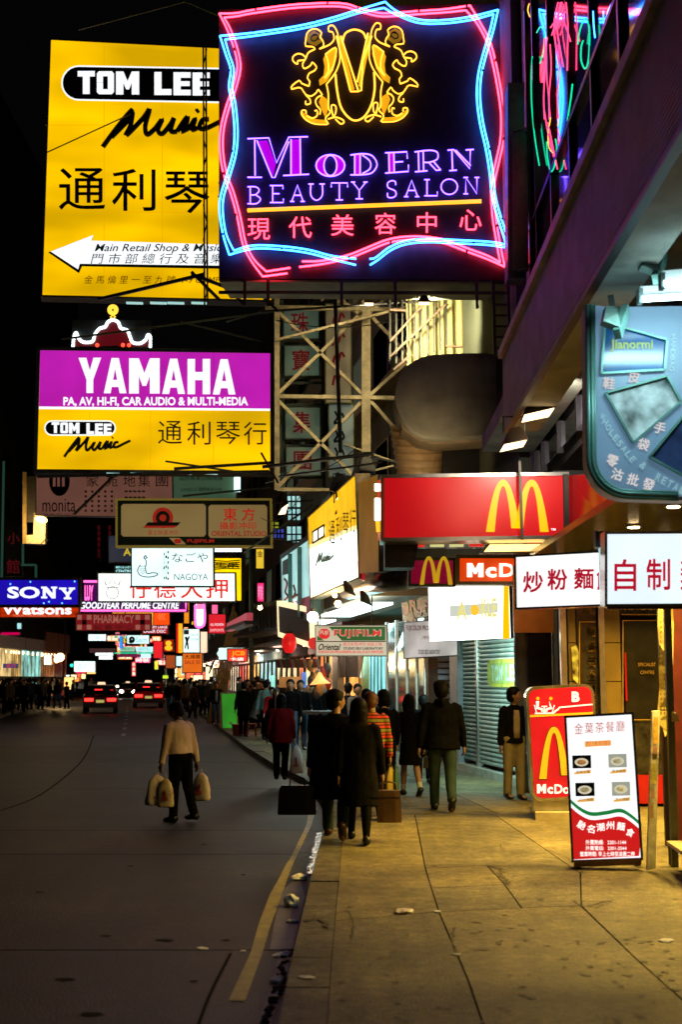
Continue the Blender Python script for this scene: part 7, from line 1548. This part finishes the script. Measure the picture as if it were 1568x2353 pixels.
for i in range(8):
    o0, o1 = .03 * sin(i * 1.3), .03 * sin((i + 1) * 1.3); a, b, c, d = Pn.p(*L_[i], o0), Pn.p(*R_2[i], -o0), Pn.p(*R_2[i + 1], -o1), Pn.p(*L_[i + 1], o1); mb.prism([a, b, c, d], (0, .006, 0))
T.part('cloth', mb, mat('yellow aged paper', (.62, .48, .14), .7, var=.2, scale=9)); 
mb = MB()
for i in range(22):
    for x, s_ in ((1519, 3.0), (1527, 3.0), (1540, 2.6)): y = 1405 + i * 11; Pn.rect(mb, x, y, x + s_ * random.uniform(.6, 1.2), y + 6, .035)
T.part('small_print', mb, mat('brown character print', (.25, .16, .05), .7), kind='stuff')
T.part('red_mark', Pn.text(MB(), '大', 1535, 1440, 1546, 1462, .038, .03), mat('red print', (.6, .08, .05), .6)); T.part('red_mark', Pn.text(MB(), '平', 1525, 1548, 1536, 1568, .038, .03), mat('red print', (.6, .08, .05), .6))
T = Thing('stall_pole', 'dark upright stall pole right of the leaning board', 'pole', gnd(1553, 1990)); a = gnd(1552, 1992)
T.part('pole', MB().bar((a.x, a.y, 0), (a.x + .02, a.y, 2.9), .06), mat('grey green pole', (.10, .11, .09), .5)); T.part('clip', MB().box((a.x + .04, a.y - .02, 1.35), (.06, .08, .08)), M_cream)
T = Thing('wooden_bench', 'low pale topped wooden bench cut off by the right edge', 'bench', gnd(1568, 1990)); a = at(1535, 1935, 11.2)
T.part('top', MB().prism([at(1533, 1932, 11.3), at(1640, 1932, 11.3), at(1640, 1955, 10.4), at(1566, 1955, 10.4)], (0, 0, -.03)), mat('pale bench top', (.45, .38, .26), .5))
for x, y in ((1546, 1990), (1588, 2010)): c = gnd(x, y); T.part('leg', MB().box((c.x, c.y, a.z / 2 - .02), (.05, .05, a.z - .06)), M_dark)
# flood lamps clamped in front of the burger lightbox
M_lampb = mat('lamp housing', (.03, .02, .015), .45); E_lamp = emit('flood lamp glass', (1, .66, .34), 3.6)
def flood(lab, quad, Y, back, lit=True, e=60, aim=None, col=(1, .72, .42), size=.5, back_off=.12):
    T = Thing('flood_lamp', lab, 'lamp', at(quad[0][0], quad[0][1], Y)); q_ = [at(x, y, Y) for x, y in quad]
    c = sum(q_, V()) / 4; bk = at(back[0], back[1], Y + back_off)
    hs = [c + (p - c) * 1.12 for p in q_]; tpq = [bk + (p - c) * .45 for p in q_]
    hb = MB(); hb.loft([[p + (bk - c) * .05 for p in hs], [p * .5 + t * .5 + (bk - c) * .15 for p, t in zip(hs, tpq)], tpq]); T.part('housing', hb, M_lampb)
    mb = MB(); mb.prism(q_, (c - bk).normalized() * .012); T.part('lamp_glass', mb, E_lamp if lit else M_glassd)
    T.part('yoke', MB().tube([bk + V((-.12, 0, -.05)), bk + V((-.12, 0, .14)), bk + V((.12, 0, .14)), bk + V((.12, 0, -.05))], .014, 6), M_black)
    if lit and aim is not None:
        ld = bpy.data.lights.new('flood_light', 'SPOT'); ld.energy = e; ld.color = col; ld.spot_size = radians(110); ld.spot_blend = .6; ld.shadow_soft_size = .08
        lo = bpy.data.objects.new('flood_light', ld); COL.objects.link(lo); lo.parent = T.o; d = (V(aim) - c); d.normalize()
        lo.location = c + d * .06 - T.org; lo.rotation_euler = d.to_track_quat('-Z', 'Y').to_euler()
    return T
flood('nearer lit flood lamp hanging above the yellow arches, lower of two', ((1150, 1037), (1160, 1021), (1211, 1011), (1203, 1025)), 13.6, (1182, 985), e=14, aim=at(1050, 1180, 16.4))
flood('higher lit flood lamp right of the lower one above the burger lightbox', ((1200, 969), (1206, 953), (1275, 937), (1262, 956)), 13.2, (1240, 905), e=14, aim=at(1250, 1180, 16.4))
flood('black flood lamp under the canopy edge seen from behind, aimed at the rounded concrete end', ((1266, 868), (1258, 895), (1290, 905), (1300, 878)), 14.0, (1296, 862), e=210, aim=at(1020, 880, 21), col=(1, .92, .75), back_off=-.3)
flood('black flood lamp standing on top of the burger lightbox pointing up at the fluted drum', ((935, 1112), (985, 1112), (985, 1106), (935, 1106)), 20.3, (960, 1124), e=60, aim=at(965, 1030, 22.3), col=(1, .68, .34))
flood('small lit flood lamp clamped before the slanted yellow sign, upper one', ((773, 1148), (780, 1135), (799, 1122), (796, 1136)), 24, (780, 1105), e=60, aim=at(740, 1300, 27))
flood('small lit flood lamp right below the upper clamped one', ((786, 1175), (794, 1168), (800, 1160), (803, 1170)), 24, (782, 1150), e=30, aim=at(780, 1300, 25))
flood('large unlit black flood lamp on the truss foot', ((820, 1098), (828, 1080), (862, 1085), (852, 1105)), 24, (842, 1055), lit=False)
flood('lit flood lamp at the right end of the film processing sign', ((640, 1182), (648, 1168), (662, 1158), (656, 1180)), 33, (650, 1150), e=60, aim=at(600, 1300, 40))
flood('small flood lamp on the rail under the neon billboard aimed at the corrugated sheet', ((963, 700), (988, 700), (988, 694), (963, 694)), 21.2, (975, 680), e=700, aim=at(1010, 770, 23.2), col=(1, .85, .45))
flood('small flood lamp on the rail lighting the truss from behind', ((838, 702), (858, 702), (858, 696), (838, 696)), 22.6, (846, 684), e=160, aim=at(800, 980, 27), col=(1, .8, .45))
for (x0, y0, x1, y1, Yq, lb) in ((764, 1088, 796, 1132, 24.1, 'upper clamped flood lamp'), (774, 1160, 796, 1184, 24.1, 'lower clamped flood lamp'), (817, 1046, 862, 1100, 24.1, 'large unlit lamp')):
    T = Thing('lamp_ballast', 'black control gear box fixed behind the ' + lb, 'box', at(x0, y1, Yq)); a = at(x0, y1, Yq); b = at(x1, y0, Yq)
    T.part('casing', MB().box(((a.x + b.x) / 2, Yq + .15, (a.z + b.z) / 2), (b.x - a.x, .22, b.z - a.z), rot('Y', 24)), M_black); T.part('arm', MB().bar(at(x1, y0 + 6, Yq + .1), at(x1 + 50, y0 + 16, Yq + .1), .04), M_black)
random.seed(55)
cols_ = [(1, .5, .15), (1, .75, .4), (.9, .1, .05), (.7, .95, .9), (1, .3, .05), (.9, .8, .3), (.8, .05, .1)]
LST = []
for k in range(34):
    px = random.uniform(150, 235) if k % 4 == 0 else random.uniform(372, 520); py = random.uniform(1536, 1572); Yq = random.uniform(96, 125); wd_, hd_ = random.uniform(.25, .9), random.uniform(.3, 1.1); c = at(px, py, Yq)
    T = Thing('far_shop_light', '', 'shop light', c, 'distant lit shop openings'); LST.append((k % 7, px, T)); q_ = cols_[k % 7]
    T.part('lit_opening', MB().box(c, (wd_, .1, hd_)), emit('far opening %d' % (k % 7), q_, 2.0)); T.part('surround', MB().box(c + V((0, .12, 0)), (wd_ + .15, .1, hd_ + .15)), M_dark)
for kk, cn in enumerate(('orange', 'pale peach', 'red', 'pale cyan', 'deep orange', 'yellow', 'crimson')):
    for n_, (_, _, T) in enumerate(sorted([l for l in LST if l[0] == kk], key=lambda l: l[1])): T.o['label'] = (ORD[n_] + (' from left' if n_ else '')) + ' of the tiny %s lit openings over the distant crowd' % cn
# bare bulbs, lanterns
def bulb(lab, px, py, Y, r=.09, e=20, s=18, col=(1, .62, .25), nm='light_bulb'):
    T = Thing(nm, lab, 'lamp', at(px, py, Y)); c = at(px, py, Y)
    T.part('glass', MB().sphere(c, r, 12, 8), emit('bulb glow %.1f' % s, col, s), smooth=True); T.part('cord', MB().bar(c + V((0, 0, r)), c + V((0, 0, r + .5)), .015), M_black)
    T.part('cap', MB().cyl(c + V((0, 0, r * .8)), c + V((0, 0, r * 1.5)), r * .45, 8), M_dark)
    ld = bpy.data.lights.new('bulb_light', 'POINT'); ld.energy = e; ld.color = col; ld.shadow_soft_size = r * 1.2
    lo = bpy.data.objects.new('bulb_light', ld); COL.objects.link(lo); lo.parent = T.o; lo.location = c - V((0, 0, r + .1)) - T.org
bulb('bare glowing bulb under the slanted sign, lower of two by the canopy', 777, 1387, 25, .07, 40)
bulb('bare glowing bulb above the lower one by the canopy', 770, 1368, 25.5, .05, 25)
bulb('glaring white lamp at the corner of the film shop sign', 719, 1418, 26, .12, 70, 20, (1, .93, .8))
bulb('small orange bulb beneath the far balcony', 598, 1396, 44, .09, 60)
bulb('small bulb in front of the striped awning', 668, 1524, 32, .06, 25)
bulb('yellow lamp glowing by the left pavement shops', 138, 1510, 82, .28, 250, 6)
bulb('orange lamp low over the left shops', 130, 1516, 84, .2, 150, 6)
T = Thing('lantern', 'red paper lantern hanging left of the film shop sign', 'lantern', at(667, 1495, 30)); c = at(665, 1478, 30)
T.part('paper_shade', MB().sphere(c, (.18, .18, .26), 16, 10), emit('red paper glow', (.75, .01, .01), .9, var=.3, scale=5), smooth=True); T.part('top_cap', MB().cyl(c + V((0, 0, .24)), c + V((0, 0, .29)), .08, 12), M_ink); T.part('bottom_cap', MB().cyl(c - V((0, 0, .29)), c - V((0, 0, .24)), .08, 12), M_ink)
T.part('cord', MB().bar(c + V((0, 0, .28)), c + V((0, 0, .8)), .012), M_black)
# striped awning and stall
T = Thing('striped_awning', 'red white and green striped awning over a stall left of the film sign', 'awning', at(680, 1530, 31))
a, b = at(635, 1516, 32), at(732, 1513, 29); cs = [mat('awning red', (.35, .03, .03), .7), mat('awning white', (.45, .42, .38), .7), mat('awning green', (.05, .2, .07), .7)]
for i in range(14):
    p0, p1 = a + (b - a) * i / 14, a + (b - a) * (i + 1) / 14; sk_ = (b - a) / 14 * .8
    T.part('stripe', MB().prism([p0, p1, p1 + V((0, -.25, -.22)) + sk_, p0 + V((0, -.25, -.22)) + sk_], (0, .02, 0)), cs[(0, 1, 0, 2)[i % 4]])
T.part('pole', MB().bar((a.x, a.y, 0), a, .05), M_dark)
st = Thing('hawker_stall', 'street stall with amber lamp and hanging goods under the striped awning', 'stall', fac(700)); 
c = at(735, 1580, 29); st.part('shelf', MB().box((c.x - .2, 29.6, .9), (1.6, .8, .08)), M_dark)
for k in range(10):
    st.part('hanging_goods', MB().sphere(at(715 + (k * 37 % 46), 1530 + k * 7, 29.3), (.10, .06, .15), 8, 6), (mat('amber goods', (.5, .25, .06), .4), mat('dark goods', (.05, .03, .03), .5), mat('red goods', (.4, .03, .02), .5), mat('pale goods', (.45, .42, .35), .4))[k % 4], smooth=True)
st.part('amber_lamp', MB().tube([at(735, 1545, 29.2), at(735, 1560, 29.2), at(736, 1572, 29.2)], [.03, .12, .25], 12), emit('amber shade', (1, .45, .12), 1.6), smooth=True)
for k, (x0, x1, y0, y1, c_) in enumerate(((694, 704, 1545, 1580, (.05, .18, .7)), (704, 712, 1540, 1575, (.8, .8, .4)), (622, 636, 1552, 1578, (.35, .9, .8)), (640, 690, 1555, 1580, (.3, .12, .03)))):
    st.part('lit_backdrop', MB().box(((at(x0, 1560, 33).x + at(x1, 1560, 33).x) / 2, 33 + k * .1, at(x0, (y0 + y1) / 2, 33).z), (at(x1, 1560, 33).x - at(x0, 1560, 33).x, .05, at(x0, y0, 33).z - at(x0, y1, 33).z)), emit('stall glow %d' % k, c_, .9, var=.4))
SHL = []
# shopfronts far along right pavement
random.seed(77)
for k in range(9):
    Y0 = 36 + k * 7.5; Y1 = Y0 + 7.2
    c_ = [(.9, .45, .12), (.8, .2, .06), (.9, .7, .35), (.35, .7, .7), (1, .5, .1), (.8, .1, .08), (.9, .75, .5), (.9, .3, .1), (.8, .6, .3)][k]
    T = Thing('street_shop', 'lit shopfront number %s along the right pavement from the brown kiosk' % ('first second third fourth fifth sixth seventh eighth ninth'.split()[k]), 'shop', (fX(Y0), Y0, 0), 'lit shops along the right pavement')
    T.part('lit_window', box2(MB(), Y0 + .4, Y1 - .4, .9, 2.5, -.3, .1), emit('right shop %d' % k, c_, 1.6, var=.8, scale=1.5)); T.part('stall_riser', box2(MB(), Y0 + .2, Y1 - .2, 0, .85, .0, .3), M_dark)
    T.part('fascia', box2(MB(), Y0, Y1, 2.55, 3.38, .25, .4), [M_darkred, M_walld, mat('dull teal fascia', (.03, .08, .08), .6), M_orange][k % 4]); T.part('awning', cbox(Y0, Y1, 2.9, 2.98, -.2, 1.2), M_black if k % 2 else M_darkred)
    tl_ = V((fX(Y0 + 3.5) - .9, Y0 + 3.5, 2.78)); T.part('added_awning_tube', MB().cyl(tl_ - V((0, .6, 0)), tl_ + V((0, .6, 0)), .03, 8), emit('added awning tube', (1, .85, .6), 6)); SHL.append((T, tl_ - V((0, 0, .08)), c_))  # tubes added under the awnings to brighten road and crowd
    for j in range(4): T.part('mullion', box2(MB(), Y0 + .6 + j * 1.9, Y0 + .72 + j * 1.9, .85, 2.55, .03, .1), M_black)
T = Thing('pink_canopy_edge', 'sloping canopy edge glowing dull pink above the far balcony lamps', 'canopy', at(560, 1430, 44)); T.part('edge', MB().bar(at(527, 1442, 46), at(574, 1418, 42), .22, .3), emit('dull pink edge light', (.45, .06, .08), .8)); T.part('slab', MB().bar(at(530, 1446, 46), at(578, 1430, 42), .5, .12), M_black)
T = Thing('slatted_balcony', 'dark balcony canopy with pale fringe under the green framed window', 'balcony', at(620, 1410, 38))
T.part('slab', MB().bar(at(565, 1462, 40), at(640, 1446, 37), .9, .1), M_black); 
for k in range(12): T.part('fringe', MB().prism([at(582 + k * 6, 1388 + (k % 2) * 3 - k, 38.5), at(588 + k * 6, 1387 - k, 38.5), at(586 + k * 6, 1402 - k, 38.5)], (0, .03, 0)), mat('pale fringe', (.3, .28, .2), .7))
for k in range(8): T.part('rail_bar', MB().bar(at(585 + k * 8, 1400, 38.4), at(585 + k * 8, 1446, 38.4), .05), M_black)
# poles and bamboo
T = Thing('lamp_post', 'tall slim grey green lamp post rising behind the film signs', 'post', gnd(579, 1655)); a = gnd(579, 1655); zt_ = at(572, 1262, a.y).z; T.part('pole', MB().tube([a, (a.x - .1, a.y, zt_)], [.11, .09], 10), mat('grey green post', (.12, .18, .16), .5), smooth=True); T.part('base', MB().cyl(a, a + V((0, 0, .3)), .17, 10), M_dark)
T = Thing('short_post', 'short pale post at the crowd beside the second taxi', 'post', gnd(379, 1608)); a = gnd(379, 1608); T.part('pole', MB().tube([a, a + V((0, 0, 3.4))], .09, 8), mat('pale cyan post', (.25, .35, .35), .5)); T.part('arm', MB().bar(a + V((0, 0, 3.4)), a + V((1.3, 0, 3.5)), .08), M_white)
T = Thing('bamboo_poles', 'bundle of leaning bamboo scaffold poles behind the green board', 'scaffold', gnd(500, 1662)); a = gnd(488, 1662)
for k in range(6): T.part('bamboo_pole', MB().tube([a + V((k * .09 - .2, k * .05, 0)), at(536 + k * 3, 1392 + k * 7, a.y + k * .05)], .04, 6), mat('bamboo', (.16, .13, .03), .6, var=.3))
T.part('cross_pole', MB().tube([at(470, 1502, a.y), at(560, 1478, a.y)], .035, 6), M_dark); T.part('cross_pole', MB().tube([at(480, 1548, a.y), at(500, 1500, a.y)], .035, 6), M_dark)
T = Thing('left_road_post', 'slim post standing on the left kerb before the lit shops', 'post', gnd(143, 1605)); a = gnd(143, 1605); T.part('pole', MB().tube([a, a + V((0, 0, 7))], .08, 8), M_dark)
T = Thing('traffic_light', 'green traffic light on a thin pole at the left in the distance', 'traffic light', gnd(165, 1590)); a = gnd(165, 1590); c = at(165, 1529, a.y); T.part('pole', MB().tube([(c.x, a.y, 0), (c.x, a.y, c.z)], .07, 8), M_black); T.part('housing', MB().box((c.x, a.y, c.z + .3), (.42, .3, 1.3)), M_black); T.part('green_lamp', MB().sphere((c.x, a.y - .2, c.z), .2, 10, 6), emit('traffic green', (.02, .9, .55), 2.5))
# green board and red bucket, hoarding crate
T = Thing('green_display_board', 'bright green display board standing at the kerb by the crowd', 'board', gnd(525, 1672)); Pg = Panel((506, 1591), (545, 1591), (506, 1673), gnd(525, 1673).y)
T.part('panel', Pg.slab(MB(), .5), mat('board back', (.3, .2, .12), .6)); T.part('face', MB().poly([Pg.p(509, 1594, .004), Pg.p(545, 1594, .004), Pg.p(545, 1673, .004), Pg.p(512, 1673, .004)]), emit('lit green face', (.035, .30, .02), .7, var=.25, scale=2, base=(.05, .35, .04))); T.part('white_mark', Pg.shape(MB(), ell(530, 1662, 4, 3, 10), .008), M_white)
c = gnd(548, 1690); single('plastic_bucket', 'red plastic bucket on the kerb beside the seated grey sweater', 'bucket', MB().tube([c, c + V((0, 0, .34))], [.16, .21], 14), mat('red bucket plastic', (.4, .05, .04), .4), c)
T = Thing('stool', 'low stool under the seated grey sweater', 'stool', gnd(578, 1694)); c = gnd(578, 1692); T.part('seat', MB().cyl(c + V((0, 0, .34)), c + V((0, 0, .38)), .17, 12), M_red)
for sx, sy in ((1, 1), (-1, 1), (1, -1), (-1, -1)): T.part('leg', MB().bar(c + V((sx * .13, sy * .13, 0)), c + V((sx * .1, sy * .1, .35)), .03), M_red)
# left lamp on wall with lit building corner
T = Thing('left_wall_lamp', 'glowing lamp with lit yellow wall corner high at the left', 'lamp', at(80, 1250, 50)); c = at(94, 1194, 50)
T.part('lamp_head', MB().sphere(c, (.26, .2, .14), 14, 8, rot('Y', 12)), emit('sodium lamp', (1, .62, .15), 9), smooth=True)
Ew = mat('cream wall corner', (.6, .5, .3), .6)
T.part('wall_corner', MB().box(at(92, 1215, 50.6), (.5, .3, 1.3)), Ew); T.part('wall_corner', MB().prism([at(54, 1230, 50.4), at(92, 1228, 50.4), at(104, 1238, 50.4), at(92, 1250, 50.4), at(54, 1248, 50.4)], (0, .5, 0)), Ew)
T.part('post', MB().bar(at(56, 1085, 50.4), at(56, 1250, 50.4), .14), mat('ochre post', (.35, .25, .08), .6)); T.part('lattice_post', MB().bar(at(72, 1095, 50.5), at(72, 1200, 50.5), .35, .1), M_dark)
lo_d = bpy.data.lights.new('sodium_light', 'POINT'); lo_d.energy = 160; lo_d.color = (1, .65, .25); lo_d.shadow_soft_size = .2
lo = bpy.data.objects.new('sodium_light', lo_d); COL.objects.link(lo); lo.parent = T.o; lo.location = c + V((-.1, -.5, -.3)) - T.org
T = Thing('sign_scaffold', 'faint green steel outline frame at the far left edge above the blue sign', 'frame', at(10, 1330, 56))
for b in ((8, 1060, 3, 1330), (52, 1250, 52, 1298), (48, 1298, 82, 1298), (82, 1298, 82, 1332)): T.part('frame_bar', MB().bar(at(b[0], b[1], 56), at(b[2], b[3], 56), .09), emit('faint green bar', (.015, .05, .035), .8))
A = Sign('unlit_character_sign', 'almost black upright sign with two dim red characters at far left', rq(10, 1210, 50, 1325), 57, mat('near black panel', (.008, .01, .01), .6), th=.2, fr=0)
A.t('小', 16, 1225, 44, 1250, emit('very dim red', (.07, .004, .006), .8), .02).t('館', 14, 1286, 44, 1318, emit('very dim red', (.07, .004, .006), .8), .02)
for x, lb in ((222, 'left'), (247, 'right')):
    A = Sign('unlit_vertical_sign', '%s one of two almost unlit crimson vertical signs above the perfume sign' % lb, rq(x, 1205, x + 9, 1288), 70, mat('near black panel', (.008, .01, .01), .6), th=.2, fr=0)
    for j in range(6): A.t('香港鐘表金行'[j], x + 1, 1207 + j * 13, x + 8, 1218 + j * 13, emit('very dim red', (.07, .004, .006), .8), .02)
# overhead wires and brackets
T = Thing('overhead_wires', 'thin cables and stay rods slung across the street above the signs', 'cables', at(500, 700, 36))
for b in ((180, 68, 430, 2, 34, .03), (425, 2, 503, 35, 34, .05), (140, 780, 640, 715, 34, .05), (415, 740, 600, 785, 34, .05), (108, 350, 300, 262, 35, .02), (520, 740, 640, 705, 33, .03), (420, 1140, 620, 1120, 38, .05), (380, 1060, 620, 1096, 34, .04), (170, 1182, 260, 1095, 44, .09), (560, 1270, 720, 1160, 33, .04), (610, 1110, 700, 1085, 30, .03)):
    T.part('stay_rod', MB().tube([at(b[0], b[1], b[4]), at(b[2], b[3], b[4])], b[5] / 2 + .01, 5), mat('dull stay rod', (.10, .12, .09), .5, metal=.3) if b[1] > 60 else mat('green stay rod', (.05, .14, .03), .5))
def sag(a, b, s=.3, n=8): return [a + (b - a) * k / n + V((0, 0, -s * 4 * (k / n) * (1 - k / n))) for k in range(n + 1)]
for q_ in ((at(630, 735, 26), at(1030, 700, 23)), (at(640, 1080, 28), at(830, 1020, 24)), (at(600, 1190, 33), at(690, 1140, 30)), (at(1168, 820, 15.5), at(1160, 1000, 15.5))): T.part('cable', MB().tube(sag(*q_), .010, 5), M_black)
# metal duct with clamp lamps over the canopy
T = Thing('silver_duct', 'shiny silver duct pipe running above the beige canopy with clamp lamps', 'duct', at(900, 1350, 22)); T.part('pipe', MB().tube([at(945, 1325, 20), at(870, 1338, 22.5), at(800, 1355, 27)], [.2, .2, .22], 18), mat('silver duct metal', (.6, .52, .45), .28, metal=.9, bump=.3, bscale=8), smooth=True)
for (x, y) in ((838, 1375), (800, 1352), (880, 1340)):
    c = at(x, y, 22); T.part('clamp_lamp', MB().tube([c + V((-.06, 0, .14)), c, c + V((.13, 0, -.13))], [.03, .09, .01], 8), mat('beige lamp cone', (.5, .4, .28), .5), smooth=True)
# ---------------------------------------------------------------- light of the place's own fixtures and of added ones
def lamp(kind, nm, loc, e, col, size=.3, aim=None, parent=None, sy=None):
    ld = bpy.data.lights.new(nm, kind); ld.energy = e; ld.color = col
    if kind == 'AREA': ld.size = size; ld.shape = 'RECTANGLE' if sy else 'DISK'; ld.size_y = sy or size; ld.spread = radians(150 if nm == 'downlight_lamp' else 180)
    else: ld.shadow_soft_size = size
    o = bpy.data.objects.new(nm, ld); COL.objects.link(o); o.location = loc
    if aim is not None: o.rotation_euler = (V(aim) - V(loc)).to_track_quat('-Z', 'Y').to_euler()
    if parent: o.parent = parent.o; o.location = V(loc) - parent.org
    return o
for X in (3.2, 4.0, 4.8, 5.6):
    for Y in (11.6, 13.2, 14.9): lamp('AREA', 'downlight_lamp', (X, Y, 3.32), 78, (1, .65, .12), .14, (X - .15, Y - .5, 0), ce)
for T_, p_, c_ in SHL: lamp('POINT', 'added_awning_light', p_, 45 + max(0, p_.y - 50) * 2.2, [min(1, .3 + c * .8) for c in c_], .2, None, T_)  # light of the added awning tubes, for road and crowd
for X in (3.4, 4.2):  # lamps of the added downlights out of view under the canopy
    for Y in (6.0, 8.0, 10.0): lamp('AREA', 'downlight_lamp', (X, Y, 5.22), 44, (1, .65, .13), .16, (X - .1, Y + .6, 0), cp)
lamp('AREA', 'shop_light', (fX(29) - .3, 29, 2.9), 80, (.35, .95, .85), 1.0, (fX(29) - 3, 27, 0), gs, sy=2.5)
lamp('AREA', 'door_light', (fX(33) - .3, 33.5, 2.6), 60, (.45, 1, 1), 1.0, (fX(33) - 3, 30, 0), gs, sy=2)
lamp('AREA', 'sign_underlight', at(1075, 1482, 19.7), 75, (.55, 1, .92), .8, at(1130, 1760, 21), Y1_.T, sy=.2)
lamp('AREA', 'fixture_light', at(1185, 1272, 16.9), 10, (1, .7, .35), 1.0, at(1150, 1750, 17), Lm, sy=.15)
lamp('AREA', 'tube_light', at(1560, 705, 8.3), 11, (.55, .95, 1), .8, at(1500, 950, 9.0), BS, sy=.1)
